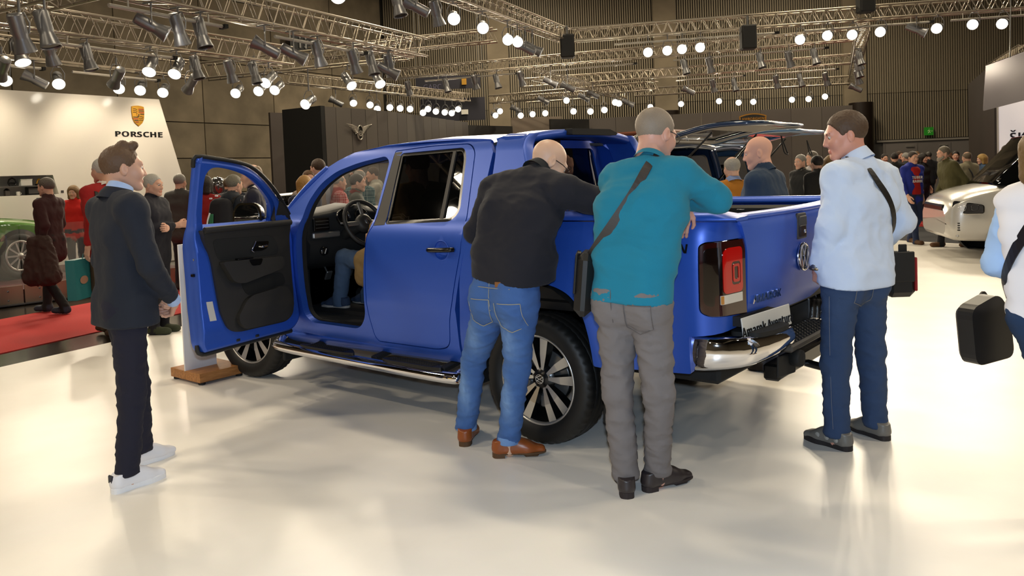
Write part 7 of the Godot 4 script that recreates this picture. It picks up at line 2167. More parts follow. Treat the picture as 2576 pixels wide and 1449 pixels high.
# a visitor in the background, one body with coloured clothes
func visitor(d: Dictionary) -> Node3D:
	var H: float = d.h
	var J := skel(H, d.get("pose", {}))
	if d.get("lean", 0.0) != 0.0:
		var r := Basis(Vector3.RIGHT, d.lean)
		for n in ["head", "neck", "chest", "waist", "shL", "shR", "elL", "elR", "wrL", "wrR"]: J[n] = J.pelvis + r * (J[n] - J.pelvis)
	var arms: String = d.get("arms", "down")
	var k: float = J.k
	if arms == "fold":
		J.elL = J.shL + Vector3(0.05, -0.27, 0.04) * k; J.elR = J.shR + Vector3(-0.05, -0.27, 0.04) * k
		J.wrL = J.chest + Vector3(-0.07, -0.14, 0.20) * k; J.wrR = J.chest + Vector3(0.07, -0.12, 0.22) * k
	elif arms == "photo":
		J.elL = J.shL + Vector3(0.06, -0.20, 0.16) * k; J.elR = J.shR + Vector3(-0.06, -0.20, 0.16) * k
		J.wrL = J.head + Vector3(0.07, -0.10, 0.30) * k; J.wrR = J.head + Vector3(-0.07, -0.10, 0.30) * k
	elif arms == "walk":
		J.elL += Vector3(0, 0.01, -0.09) * k; J.wrL += Vector3(0, 0.02, -0.10) * k
		J.elR += Vector3(0, 0.01, 0.05) * k; J.wrR += Vector3(0, 0.03, 0.12) * k
		J.kneeR += Vector3(0, 0.0, 0.12) * k; J.ankR += Vector3(0, 0.0, 0.20) * k
		J.kneeL += Vector3(0, 0.0, 0.02) * k; J.ankL += Vector3(0, 0.0, -0.22) * k
	var p := thing("person", d.label, "person", Vector3(d.x, 0, d.z), d.yaw, d.get("group", ""))
	var top: Color = d.top
	var leg: Color = d.get("legs", lin(0.12, 0.13, 0.18))
	var skin: Color = d.get("skin", SKIN)
	var b := bounds(J, 0.2)
	var s := Sdf.new(b[0], b[1], d.get("cell", 0.024))
	legs(s, J, 0.98, 1)
	torso(s, J, d.get("fat", 1.0), 0, 1.0, d.get("belly", 0.0))
	for e in ["L", "R"]:
		var a: Vector3 = J["ank" + e]
		s.bone(a - Vector3(0, 0.045, 0.03), a + Vector3(0, -0.052, 0.15), 0.045, 0.038, Vector3.RIGHT, 0.006, 0.012, 0.02, 2)
	if d.has("coat"): s.bone(J.pelvis, J.pelvis - Vector3(0, d.coat, 0), 0.12, 0.13, Vector3.RIGHT, 0.08, 0.085, 0.03, 0)
	if d.has("hood"): s.ball(J.neck + Vector3(0, -0.01, -0.06), Vector3(0.12, 0.09, 0.07), Basis(), 0.03, 0)
	s.cut(Vector3.DOWN, Vector3(0, 0.0, 0))
	var look := Basis.from_euler(Vector3(d.get("nod", 0.05), d.get("turn", 0.0), 0))
	s.bone(J.neck - Vector3(0, 0.05, 0), J.neck + (J.head - J.neck) * 0.20, 0.090, 0.073, Vector3.ZERO, 0, 0, 0.02, 0)
	s.bone(J.neck + (J.head - J.neck) * 0.3, J.head - look * Vector3(0, 0.06, 0.03), 0.057, 0.055, Vector3.ZERO, 0, 0, 0.006, 3)
	var pal := [top, leg, d.get("shoes", lin(0.12, 0.1, 0.09)), skin]
	var hp := [skin, skin * Color(0.92, 0.66, 0.62), d.get("hair", skin), Color(0.6, 0.58, 0.55), Color(0.09, 0.06, 0.04)]
	var nets := [[s.net(folds, 0.006, Vector3(11, 6, 11)), pal], [proto[d.get("head", "head_far")], hp, Transform3D(look.scaled(Vector3.ONE * k), J.head)]]
	for e in ["L", "R"]:
		var fd: Vector3 = (J["wr" + e] - J["el" + e]).normalized()
		var inward := Vector3(-1.0 if e == "L" else 1.0, 0, 0)
		var y := -fd
		var z := (inward - y * inward.dot(y)).normalized()
		if z.length() < 0.5: z = Vector3.BACK
		var x := y.cross(z)
		nets.append([proto.hand, [skin], Transform3D(Basis(x if e == "L" else -x, y, z), J["wr" + e] + fd * 0.02)])
	part(p, "body", net_mesh(nets), M.cloth)
	if d.has("style"): hair(p, J, look, d.style, d.hair)
	if d.has("neck"): collar(p, J, d.neck)
	if d.get("specs", false): glasses(p, J, look)
	p.set_meta("joints", J)
	return p
# a bag hung over a person: node at the person's place so that its strap lies on the clothes
func bag(called: String, label: String, p: Node3D) -> Node3D:
	return thing(called, label, "bag", p.position, p.rotation.y)

func pocket(p: Node3D, s: Sdf, at: Vector3, d: Vector3, w: float, h: float, col: Color) -> void:
	var up := Vector3.UP
	var right := d.cross(up).normalized()
	var pts := []
	var nor := []
	var q := [[-0.5, 0.5], [-0.5, -0.3], [0.0, -0.5], [0.5, -0.3], [0.5, 0.5], [-0.5, 0.5]]
	for i in 5:
		for k in 6:
			var c := Vector2(q[i][0], q[i][1]).lerp(Vector2(q[i + 1][0], q[i + 1][1]), k / 6.0)
			var m := s.meet(at + right * w * c.x + up * h * c.y - d * 0.3, d, 0.6)
			if m == Vector3.INF: return
			pts.append(m)
			nor.append(-d)
	var g := Geo.new()
	g.col = col
	for i in pts.size() - 1: g.tube([pts[i] - d * 0.011, pts[i + 1] - d * 0.011], 0.0022, 4, false)
	part(p, "pocket_seam", g, M.cloth)

func people() -> void:
	build_protos()
	young_man()
	navy_man()
	teal_man()
	shirt_man()
	vest_woman()
	driver()
	crowd()

func young_man() -> void:
	var p := thing("person", "young man in navy blazer, dark jeans and white sneakers, hands clasped", "person", Vector3(1.56, 0, -2.53), 0.02)
	var J := skel(1.82, {"head": Vector3(0.03, 1.688, 0.045), "neck": Vector3(0, 1.530, -0.01), "ankL": Vector3(0.17, 0.09, 0.12), "ankR": Vector3(-0.13, 0.09, -0.11), "kneeL": Vector3(0.12, 0.47, 0.09), "kneeR": Vector3(-0.10, 0.48, -0.05), "hipL": Vector3(0.085, 0.90, 0.02), "hipR": Vector3(-0.085, 0.90, -0.03), "shL": Vector3(0.20, 1.465, 0.0), "shR": Vector3(-0.20, 1.470, -0.04), "elL": Vector3(0.27, 1.18, 0.02), "elR": Vector3(-0.275, 1.17, 0.0), "wrL": Vector3(0.02, 0.98, 0.23), "wrR": Vector3(-0.10, 0.955, 0.21), "toeL": 0.1, "toeR": 0.05})
	var look := Basis.from_euler(Vector3(0.0, -0.30, 0.0))
	part(p, "body", skin_mesh(J, SKIN, lin(0.30, 0.20, 0.14), look, [[J.wrR + Vector3(0.02, -0.02, 0.02), Vector3(0.75, -0.6, 0.2), Vector3(0.2, 0.1, -1), false, true], [J.wrL, Vector3(-0.8, -0.5, 0.1), Vector3(0, 0.2, -1), true, true]]), M.skin)
	var t := layer(J)
	legs(t, J, 1.0, 0, 1.0)
	t.cut(Vector3.UP, Vector3(0, 1.02, 0))
	t.cut(Vector3.DOWN, Vector3(0, 0.075, 0))
	part(p, "jeans", net_mesh([[t.net(folds, 0.010, Vector3(5, 11, 5)), [lin(0.115, 0.125, 0.19)]]]), M.denim)
	pocket(p, t, Vector3(-0.02, 0.78, -0.1), Vector3(0.25, 0, 1).normalized(), 0.12, 0.12, lin(0.22, 0.22, 0.28))
	var s := layer(J)
	torso(s, J, 1.02, 0, 1.05)
	s.bone(J.pelvis, J.pelvis - Vector3(0, 0.12, 0.0), 0.118, 0.128, Vector3.RIGHT, 0.085, 0.095, 0.04)
	for e in [J.shL, J.shR]: s.ball(e + Vector3(0, 0.005, 0), Vector3(0.066, 0.060, 0.064), Basis(), 0.06)
	s.cut(Vector3.DOWN, Vector3(0, 0.845, 0))
	s.bone(Vector3(0.03, 0.99, -0.17), Vector3(0.03, 0.80, -0.19), 0.004, 0.012, Vector3.ZERO, 0, 0, 0.006, 0, true)
	var navy := lin(0.105, 0.115, 0.175)
	part(p, "blazer", net_mesh([[s.net(folds, 0.008, Vector3(5, 3, 5), 0.85), [navy]]]), M.cloth)
	collar(p, J, lin(0.66, 0.76, 0.93), 0.060, 0.042, 0.25)
	var lap := Geo.new()
	lap.col = navy
	lap.lathe([Vector2(0.100, -0.035), Vector2(0.088, 0.0), Vector2(0.070, 0.028), Vector2(0.066, 0.026), Vector2(0.07, -0.02)], 24, Transform3D(Basis(Vector3.RIGHT, 0.25), J.neck + Vector3(0, 0.022, 0.0)))
	part(p, "blazer_collar", lap, M.cloth)
	var cuff := Geo.new()
	cuff.col = lin(0.66, 0.76, 0.93)
	cuff.tube([J.wrR + Vector3(-0.02, 0.02, -0.02), J.wrR + Vector3(0.012, -0.012, 0.012)], 0.040, 12)
	part(p, "shirt_cuff", cuff, M.cloth)
	for k in 3: part(p, "sleeve_button", Geo.new().lathe([Vector2(0, 0.004), Vector2(0.008, 0.003), Vector2(0.008, 0)], 8, Transform3D(Basis(Vector3.BACK, PI / 2), J.wrR + Vector3(-0.048, 0.02 + 0.022 * k, -0.03 - 0.02 * k))), M.black_gloss)
	hair(p, J, look, "quiff", lin(0.43, 0.32, 0.235))
	shoes(p, J, "sneaker", lin(0.90, 0.90, 0.92), lin(0.92, 0.92, 0.93), M.leather)
	for e in ["L", "R"]:
		var a: Vector3 = J["ank" + e]
		part(p, "heel_tab", Geo.new().box(Vector3(a.x, 0.075, a.z - 0.088), Vector3(0.04, 0.045, 0.012), Basis(Vector3.UP, J["toe" + e]), 0.005), mat("heel_navy", lin(0.10, 0.11, 0.18).linear_to_srgb(), 0.5))

func navy_man() -> void:
	var p := thing("person", "bald man in navy sweater and light blue jeans leaning over the truck bed", "person", Vector3(0.18, 0, -1.15), 0.0)
	var J := skel(1.86, {"hipL": Vector3(-0.150, 0.880, -0.11), "hipR": Vector3(-0.350, 0.885, -0.13), "kneeL": Vector3(0.086, 0.520, -0.02), "kneeR": Vector3(-0.270, 0.530, -0.07), "ankL": Vector3(0.215, 0.09, 0.03), "ankR": Vector3(-0.150, 0.09, -0.02), "pelvis": Vector3(-0.253, 0.955, -0.12), "waist": Vector3(-0.272, 1.13, -0.10), "chest": Vector3(-0.289, 1.350, -0.02), "neck": Vector3(-0.312, 1.560, 0.10), "head": Vector3(-0.335, 1.628, 0.205), "shL": Vector3(-0.075, 1.490, 0.04), "shR": Vector3(-0.535, 1.480, 0.05), "elL": Vector3(0.075, 1.250, 0.04), "elR": Vector3(-0.660, 1.410, 0.19), "wrL": Vector3(0.02, 1.415, 0.25), "wrR": Vector3(-0.46, 1.412, 0.30), "toeL": 0.55, "toeR": -0.85})
	var look := Basis.from_euler(Vector3(0.62, -0.62, -0.12))
	var skin := Color(0.66, 0.42, 0.30)
	part(p, "body", skin_mesh(J, skin, skin, look, [[J.wrL, Vector3(-0.7, 0.0, 0.5), Vector3(0, -1, 0), true, false], [J.wrR, Vector3(0.8, 0.0, 0.5), Vector3(0, -1, 0), false, false]]), M.skin)
	var t := layer(J)
	legs(t, J, 1.10, 0, 0.93)
	t.cut(Vector3(0, 1, -0.12), Vector3(-0.25, 1.035, -0.12))
	t.cut(Vector3.DOWN, Vector3(0, 0.085, 0))
	var net := t.net(folds, 0.010, Vector3(5, 11, 5))
	var mesh := net_mesh([[net, [lin(0.27, 0.42, 0.66)]]])
	part(p, "jeans", faded(mesh, lin(0.27, 0.42, 0.66), lin(0.52, 0.66, 0.84), J), M.denim)
	var thread := lin(0.62, 0.60, 0.52)
	pocket(p, t, Vector3(-0.355, 0.83, -0.2), Vector3(0.2, 0, 1).normalized(), 0.15, 0.16, thread)
	pocket(p, t, Vector3(-0.145, 0.84, -0.2), Vector3(0.45, 0, 1).normalized(), 0.13, 0.16, thread)
	seam(p, t, [Vector3(-0.25, 1.02, -0.3), Vector3(-0.25, 0.94, -0.3), Vector3(-0.25, 0.86, -0.3)], Vector3(0.2, 0, 1).normalized(), thread)
	seam(p, t, [Vector3(-0.40, 0.985, -0.3), Vector3(-0.30, 0.985, -0.3), Vector3(-0.2, 0.985, -0.3), Vector3(-0.12, 0.985, -0.3)], Vector3(0.2, 0, 1).normalized(), thread)
	part(p, "belt_patch", Geo.new().box(t.meet(Vector3(-0.37, 1.005, -0.5), Vector3(0.2, 0, 1).normalized()), Vector3(0.055, 0.028, 0.006), Basis(Vector3.UP, 0.2)), mat("patch", Color(0.50, 0.32, 0.16), 0.7))
	for e in ["L", "R"]:
		part(p, "turned_hem", Geo.new().lathe([Vector2(0.060, 0.075), Vector2(0.064, 0.08), Vector2(0.064, 0.115), Vector2(0.060, 0.118)], 18, Transform3D(Basis(), J["ank" + e] * Vector3(1, 0, 1))), mat("hem", lin(0.42, 0.56, 0.76).linear_to_srgb(), 0.9))
	var s := layer(J)
	torso(s, J, 1.16, 0, 1.08, 0.05)
	s.bone(J.pelvis + Vector3(0, 0.02, 0.08), J.waist + Vector3(0, 0, 0.06), 0.14, 0.14, Vector3.RIGHT, 0.10, 0.10, 0.06)
	s.cut(Vector3(0.12, -1, 0.10), Vector3(-0.25, 1.005, -0.2))
	part(p, "sweater", net_mesh([[s.net(folds, 0.013, Vector3(3, 6, 3), 1.03), [lin(0.115, 0.12, 0.155)]]]), M.knit)
	collar(p, J, lin(0.11, 0.115, 0.15), 0.066, 0.036, 0.5, M.knit)
	var tee := Geo.new()
	tee.col = lin(0.20, 0.14, 0.12)
	tee.lathe([Vector2(0.066, 0.0), Vector2(0.064, 0.045), Vector2(0.06, 0.045), Vector2(0.06, 0.0)], 20, Transform3D(Basis(Vector3.RIGHT, 0.8), J.neck + Vector3(0, 0.022, 0.015)))
	part(p, "undershirt", tee, M.cloth)
	glasses(p, J, look)
	shoes(p, J, "dress", lin(0.56, 0.29, 0.13), lin(0.33, 0.22, 0.13), M.leather)

# worn denim: paler cloth on thighs, seat and knees
func faded(m: ArrayMesh, base: Color, pale: Color, J: Dictionary) -> ArrayMesh:
	var a := m.surface_get_arrays(0)
	var v: PackedVector3Array = a[Mesh.ARRAY_VERTEX]
	var c: PackedColorArray = a[Mesh.ARRAY_COLOR]
	for i in v.size():
		var w := 0.0
		for e in ["L", "R"]:
			var th: Vector3 = J["hip" + e].lerp(J["knee" + e], 0.55)
			var cf: Vector3 = J["knee" + e].lerp(J["ank" + e], 0.4)
			w += exp(-pow((v[i].y - th.y) / 0.10, 2.0) - pow((v[i].x - th.x) / 0.05, 2.0)) * 0.55
			w += exp(-pow((v[i].y - cf.y) / 0.13, 2.0) - pow((v[i].x - cf.x) / 0.04, 2.0)) * 0.75
		w *= 0.75 + 0.5 * folds.get_noise_3d(v[i].x * 25, v[i].y * 12, v[i].z * 25)
		c[i] = base.lerp(pale, clampf(w, 0.0, 1.0))
	a[Mesh.ARRAY_COLOR] = c
	var out := ArrayMesh.new()
	out.add_surface_from_arrays(Mesh.PRIMITIVE_TRIANGLES, a)
	return out

func seam(p: Node3D, s: Sdf, pts: Array, d: Vector3, col: Color) -> void:
	var path := []
	for q in pts:
		var m := s.meet(q, d, 0.8)
		if m != Vector3.INF: path.append(m - d * 0.008)
	if path.size() < 2: return
	var g := Geo.new()
	g.col = col
	g.tube(spline(path, 3), 0.0022, 4, false)
	part(p, "seam", g, M.cloth)

func teal_man() -> void:
	var p := thing("person", "grey-haired man in teal sweater and grey trousers leaning on the bed rail", "person", Vector3(-0.80, 0, -1.2), 0.0)
	var J := skel(1.83, {"hipL": Vector3(-0.012, 0.930, -0.15), "hipR": Vector3(-0.190, 0.935, -0.14), "kneeL": Vector3(0.016, 0.52, -0.12), "kneeR": Vector3(-0.172, 0.53, -0.06), "ankL": Vector3(0.032, 0.09, -0.045), "ankR": Vector3(-0.075, 0.09, 0.085), "pelvis": Vector3(-0.104, 1.015, -0.16), "waist": Vector3(-0.112, 1.175, -0.135), "chest": Vector3(-0.115, 1.390, -0.07), "neck": Vector3(-0.128, 1.592, 0.015), "head": Vector3(-0.118, 1.738, 0.095), "shL": Vector3(0.062, 1.520, -0.01), "shR": Vector3(-0.285, 1.535, 0.03), "elL": Vector3(0.13, 1.405, 0.17), "elR": Vector3(-0.395, 1.425, 0.16), "wrL": Vector3(0.02, 1.405, 0.33), "wrR": Vector3(-0.215, 1.400, 0.215), "toeL": 0.62, "toeR": -0.42})
	var look := Basis.from_euler(Vector3(0.30, -0.28, -0.05))
	var skin := Color(0.58, 0.30, 0.22)
	part(p, "body", skin_mesh(J, skin, lin(0.45, 0.40, 0.36), look, [[J.wrR + Vector3(0.015, -0.01, 0.0), Vector3(0.20, -1.0, -0.12), Vector3(0.3, 0, 1), false, false], [J.wrL, Vector3(-0.6, 0, 0.6), Vector3(0, -1, 0), true, false]]), M.skin)
	var t := layer(J)
	legs(t, J, 1.02, 0, 1.02)
	t.cut(Vector3.UP, Vector3(0, 1.09, 0))
	t.cut(Vector3.DOWN, Vector3(0, 0.07, 0))
	var grey := lin(0.44, 0.42, 0.42)
	part(p, "trousers", net_mesh([[t.net(folds, 0.012, Vector3(5, 10, 5)), [grey]]]), M.cloth)
	pocket(p, t, Vector3(-0.185, 0.90, -0.25), Vector3(0.3, 0, 1).normalized(), 0.13, 0.14, lin(0.37, 0.35, 0.35))
	pocket(p, t, Vector3(-0.01, 0.90, -0.25), Vector3(0.5, 0, 1).normalized(), 0.11, 0.14, lin(0.37, 0.35, 0.35))
	seam(p, t, [Vector3(-0.1, 1.05, -0.4), Vector3(-0.1, 0.97, -0.4), Vector3(-0.1, 0.88, -0.4)], Vector3(0.3, 0, 1).normalized(), lin(0.34, 0.32, 0.32))
	var s := layer(J)
	torso(s, J, 1.09, 0, 1.06)
	s.cut(Vector3(0.05, -1, 0.05), Vector3(-0.1, 0.975, -0.16))
	var teal := lin(0.10, 0.52, 0.64)
	part(p, "sweater", net_mesh([[s.net(folds, 0.013, Vector3(3, 6, 3), 1.02), [teal]]]), M.knit)
	collar(p, J, teal, 0.068, 0.012, 0.4, M.knit)
	hair(p, J, look, "crop", lin(0.62, 0.56, 0.49))
	glasses(p, J, look)
	shoes(p, J, "dress", lin(0.20, 0.17, 0.17), lin(0.16, 0.13, 0.12), M.leather)
	var b := bag("messenger_bag", "black messenger bag hanging at the teal-sweatered man's left hip", p)
	var dark := mat("bag_black", Color(0.055, 0.05, 0.05), 0.55)
	var body := Geo.new()
	var bt := Basis(Vector3.UP, 0.55) * Basis(Vector3.BACK, 0.10)
	body.box(Vector3(0.135, 1.045, -0.19), Vector3(0.085, 0.30, 0.24), bt, 0.032)
	part(b, "bag_body", body, dark)
	part(b, "bag_flap", Geo.new().box(Vector3(0.135, 1.095, -0.19) + bt.x * 0.038, Vector3(0.012, 0.19, 0.20), bt, 0.005), dark)
	part(b, "strap_ring", Geo.new().box(Vector3(0.105, 1.20, -0.27), Vector3(0.02, 0.014, 0.008), bt, 0.002), M.chrome)
	var st := mat("strap_grey", Color(0.20, 0.175, 0.16), 0.6)
	var fwd := Vector3(0.45, 0, 1)
	strap(b, "strap", s, V3([-0.165, 1.60, 0.0, -0.16, 1.57, -0.06, -0.125, 1.49, -0.1, -0.06, 1.38, -0.15, -0.01, 1.30, -0.18, 0.04, 1.235, -0.2, 0.075, 1.19, -0.2, 0.10, 1.16, -0.2]), [Vector3(0.2, -1, 0.4), Vector3(0.3, -0.5, 1), fwd, fwd, fwd, fwd, fwd, fwd], 0.042, st, 0.010)

func shirt_man() -> void:
	var p := thing("person", "brown-haired man in pale blue shirt and jeans, hand in pocket, watching the truck", "person", Vector3(-1.42, 0, 0.06), 1.15)
	var J := skel(1.84, {"head": Vector3(-0.045, 1.722, 0.0), "neck": Vector3(-0.105, 1.560, -0.045), "chest": Vector3(-0.095, 1.350, -0.06), "waist": Vector3(-0.052, 1.124, -0.06), "pelvis": Vector3(-0.021, 0.960, -0.07), "hipL": Vector3(0.085, 0.875, -0.065), "hipR": Vector3(-0.125, 0.870, -0.066), "kneeL": Vector3(0.130, 0.484, -0.06), "kneeR": Vector3(-0.165, 0.482, -0.05), "ankL": Vector3(0.123, 0.09, -0.05), "ankR": Vector3(-0.194, 0.09, -0.05), "shL": Vector3(0.085, 1.490, -0.065), "shR": Vector3(-0.300, 1.480, -0.045), "elL": Vector3(0.155, 1.215, -0.07), "elR": Vector3(-0.400, 1.215, -0.09), "wrL": Vector3(0.185, 1.000, 0.0), "wrR": Vector3(-0.255, 1.04, 0.06), "toeL": 0.06, "toeR": -0.12})
	var look := Basis.from_euler(Vector3(0.16, 0.95, 0.0))
	var skin := Color(0.62, 0.30, 0.22)
	part(p, "body", skin_mesh(J, skin, lin(0.28, 0.19, 0.13), look, [[J.wrL, Vector3(-0.25, -1, 0.2), Vector3(-1, 0, 0), true, true], [J.wrR, Vector3(0.8, -0.3, 0.3), Vector3(0, 0, -1), false, true]], "head", 1.04), M.skin)
	var t := layer(J)
	legs(t, J, 1.06, 0, 1.05)
	t.cut(Vector3.UP, Vector3(0, 1.02, 0))
	t.cut(Vector3.DOWN, Vector3(0, 0.065, 0))
	part(p, "jeans", net_mesh([[t.net(folds, 0.010, Vector3(5, 11, 5)), [lin(0.21, 0.30, 0.44)]]]), M.denim)
	seam(p, t, [Vector3(0.3, 0.85, -0.1), Vector3(0.3, 0.6, -0.1), Vector3(0.3, 0.3, -0.1), Vector3(0.3, 0.12, -0.1)], Vector3(-1, 0, 0.15).normalized(), lin(0.40, 0.42, 0.48))
	pocket(p, t, Vector3(0.05, 0.86, -0.2), Vector3(-0.2, 0, 1).normalized(), 0.14, 0.14, lin(0.42, 0.42, 0.42))
	var s := layer(J)
	torso(s, J, 1.10, 0, 1.10, 0.04)
	s.bone(J.pelvis + Vector3(0, 0.05, 0), J.pelvis - Vector3(0, 0.06, 0.01), 0.125, 0.135, Vector3.RIGHT, 0.09, 0.095, 0.05)
	s.cut(Vector3(0.0, -1, 0.12), Vector3(0, 0.895, -0.1))
	part(p, "shirt", net_mesh([[s.net(folds, 0.018, Vector3(4, 4, 4), 0.90), [lin(0.80, 0.86, 0.96)]]]), M.cloth)
	collar(p, J, lin(0.80, 0.86, 0.96), 0.070, 0.042, 0.3)
	var cuff := Geo.new()
	cuff.col = lin(0.80, 0.86, 0.96)
	cuff.tube([J.wrL + Vector3(-0.008, 0.085, -0.025), J.wrL + Vector3(-0.003, 0.035, -0.01)], 0.047, 14)
	part(p, "shirt_cuff", cuff, M.cloth)
	hair(p, J, look, "short", lin(0.36, 0.27, 0.20), 1.04)
	shoes(p, J, "sneaker", lin(0.45, 0.44, 0.42), lin(0.16, 0.15, 0.14), M.leather)
	for e in ["L", "R"]:
		var a: Vector3 = J["ank" + e]
		for k in 3:
			var q := Basis(Vector3.UP, J["toe" + e]) * Vector3(0.045 * (1 if e == "L" else -1), 0.055, -0.03 + 0.06 * k)
			part(p, "shoe_mesh_window", Geo.new().lathe([Vector2(0, 0.006), Vector2(0.014, 0.004), Vector2(0.015, 0)], 10, Transform3D(Basis(Vector3.BACK, PI / 2 * (-1 if e == "L" else 1)), Vector3(a.x, 0, a.z) + q)), mat("shoe_window", Color(0.62, 0.62, 0.60), 0.8))
	var w := thing("wristwatch", "steel wristwatch on the pale-shirted man's wrist above his pocket", "watch", p.position, p.rotation.y)
	var ring := []
	for i in 17: ring.append(J.wrL + Vector3(cos(TAU * i / 16.0) * 0.040, -0.004, sin(TAU * i / 16.0) * 0.036))
	part(w, "bracelet", Geo.new().tube(ring, 0.010, 6, false), mat("watch_steel", Color(0.62, 0.55, 0.45), 0.25, 0.9))
	part(w, "watch_case", Geo.new().lathe([Vector2(0, 0.006), Vector2(0.015, 0.005), Vector2(0.017, 0)], 16, Transform3D(Basis(Vector3.BACK, -PI / 2), J.wrL + Vector3(0.040, 0.004, -0.005))), M.steel)
	var b := bag("shoulder_bag", "black shoulder bag with red edge at the pale-shirted man's right hip", p)
	var bt := Basis(Vector3.UP, -0.5)
	part(b, "bag_body", Geo.new().box(Vector3(-0.32, 0.93, -0.12), Vector3(0.16, 0.26, 0.10), bt, 0.03), M.bag_black)
	part(b, "bag_flap", Geo.new().box(Vector3(-0.32, 0.975, -0.12) - bt.z * 0.05, Vector3(0.13, 0.17, 0.016), bt, 0.005), M.bag_black)
	part(b, "bag_edge", Geo.new().box(Vector3(-0.32, 0.93, -0.12) - bt.x * 0.078 - bt.z * 0.02, Vector3(0.014, 0.19, 0.05), bt, 0.004), mat("bag_red", Color(0.55, 0.06, 0.07), 0.6))
	part(b, "strap_buckle", Geo.new().box(Vector3(-0.315, 1.075, -0.15), Vector3(0.045, 0.05, 0.014), bt, 0.004), M.bag_black)
	var fw := Vector3(0.1, 0, 1)
	strap(b, "strap", s, V3([-0.02, 1.56, -0.02, -0.03, 1.53, -0.1, -0.07, 1.46, -0.2, -0.14, 1.36, -0.2, -0.20, 1.26, -0.2, -0.26, 1.17, -0.2, -0.30, 1.09, -0.2]), [Vector3(0, -1, 0.4), Vector3(0.1, -0.6, 1), fw, fw, fw, fw, fw], 0.040, M.bag_black, 0.022)

func vest_woman() -> void:
	var p := thing("person", "woman in white quilted vest and jeans cut off by the right edge", "person", Vector3(-2.475, 0, -0.665), -0.62)
	var J := skel(1.70, {"elL": Vector3(0.25, 1.11, -0.03), "wrL": Vector3(0.18, 0.99, 0.19), "elR": Vector3(-0.24, 1.10, -0.09), "wrR": Vector3(-0.15, 1.0, 0.16), "ankR": Vector3(-0.08, 0.09, -0.03), "ankL": Vector3(0.08, 0.09, 0.14), "kneeL": Vector3(0.09, 0.49, 0.10), "toeL": 0.1, "toeR": -0.1})
	var look := Basis.from_euler(Vector3(0.05, 0, 0))
	part(p, "body", skin_mesh(J, SKIN, lin(0.5, 0.4, 0.25), look, [[J.wrL, Vector3(0, -0.2, 1), Vector3(-1, 0, 0), true, true], [J.wrR, Vector3(0, -0.2, 1), Vector3(1, 0, 0), false, true]]), M.skin)
	var t := layer(J)
	legs(t, J, 1.0, 0, 0.9)
	t.cut(Vector3.UP, Vector3(0, 1.0, 0))
	t.cut(Vector3.DOWN, Vector3(0, 0.09, 0))
	part(p, "jeans", net_mesh([[t.net(folds, 0.009, Vector3(5, 11, 5)), [lin(0.13, 0.22, 0.36)]]]), M.denim)
	var s := layer(J)
	torso(s, J, 0.98, 0, 1.1)
	s.cut(Vector3.DOWN, Vector3(0, 0.92, 0))
	part(p, "blouse", net_mesh([[s.net(folds, 0.010, Vector3(7, 6, 7)), [lin(0.64, 0.76, 0.92)]]]), M.cloth)
	var v := layer(J)
	var K := J.duplicate()
	for e in ["L", "R"]:
		K["el" + e] = J["sh" + e] + Vector3(0, -0.02, 0)
		K["wr" + e] = K["el" + e]
	torso(v, K, 1.10, 0, 0.9)
	v.cut(Vector3.DOWN, Vector3(0, 0.90, 0))
	var vn := v.net()
	for i in vn[0].size(): vn[0][i] += vn[1][i] * 0.008 * absf(sin(vn[0][i].y * PI / 0.075))
	part(p, "quilted_vest", net_mesh([[vn, [lin(0.90, 0.90, 0.93)]]]), M.cloth)
	hair(p, J, look, "bob", lin(0.5, 0.38, 0.2))
	shoes(p, J, "dress", lin(0.36, 0.25, 0.18), lin(0.25, 0.18, 0.13), M.leather)
	var b := bag("handbag", "black leather handbag hanging from a strap at the right edge", p)
	var lt := mat("bag_leather", Color(0.07, 0.065, 0.07), 0.38)
	part(b, "bag_body", Geo.new().extrude(rounded(V2([-0.15, -0.14, 0.11, -0.15, 0.14, 0.10, -0.05, 0.15, -0.12, 0.06]), 0.05), 0.09, Transform3D(Basis(Vector3.UP, 1.75), Vector3(0.22, 0.83, -0.09)), 0.02), lt)
	part(b, "bag_flap", Geo.new().extrude(rounded(V2([-0.155, -0.10, -0.08, -0.13, 0.0, 0.10, -0.05, 0.16, -0.13, 0.05]), 0.04), 0.012, Transform3D(Basis(Vector3.UP, 1.75), Vector3(0.315, 0.83, -0.075)), 0.004), lt)
	strap(b, "strap", v, V3([0.235, 0.95, -0.13, 0.19, 1.04, -0.14, 0.09, 1.16, -0.13, 0.0, 1.28, -0.12, -0.08, 1.38, -0.10, -0.11, 1.44, -0.06]), [Vector3(-0.6, 0, 1), Vector3(-0.5, 0, 1), Vector3(-0.3, 0, 1), Vector3(0, 0, 1), Vector3(0, 0, 1), Vector3(0, -1, 1)], 0.05, lt, 0.016)

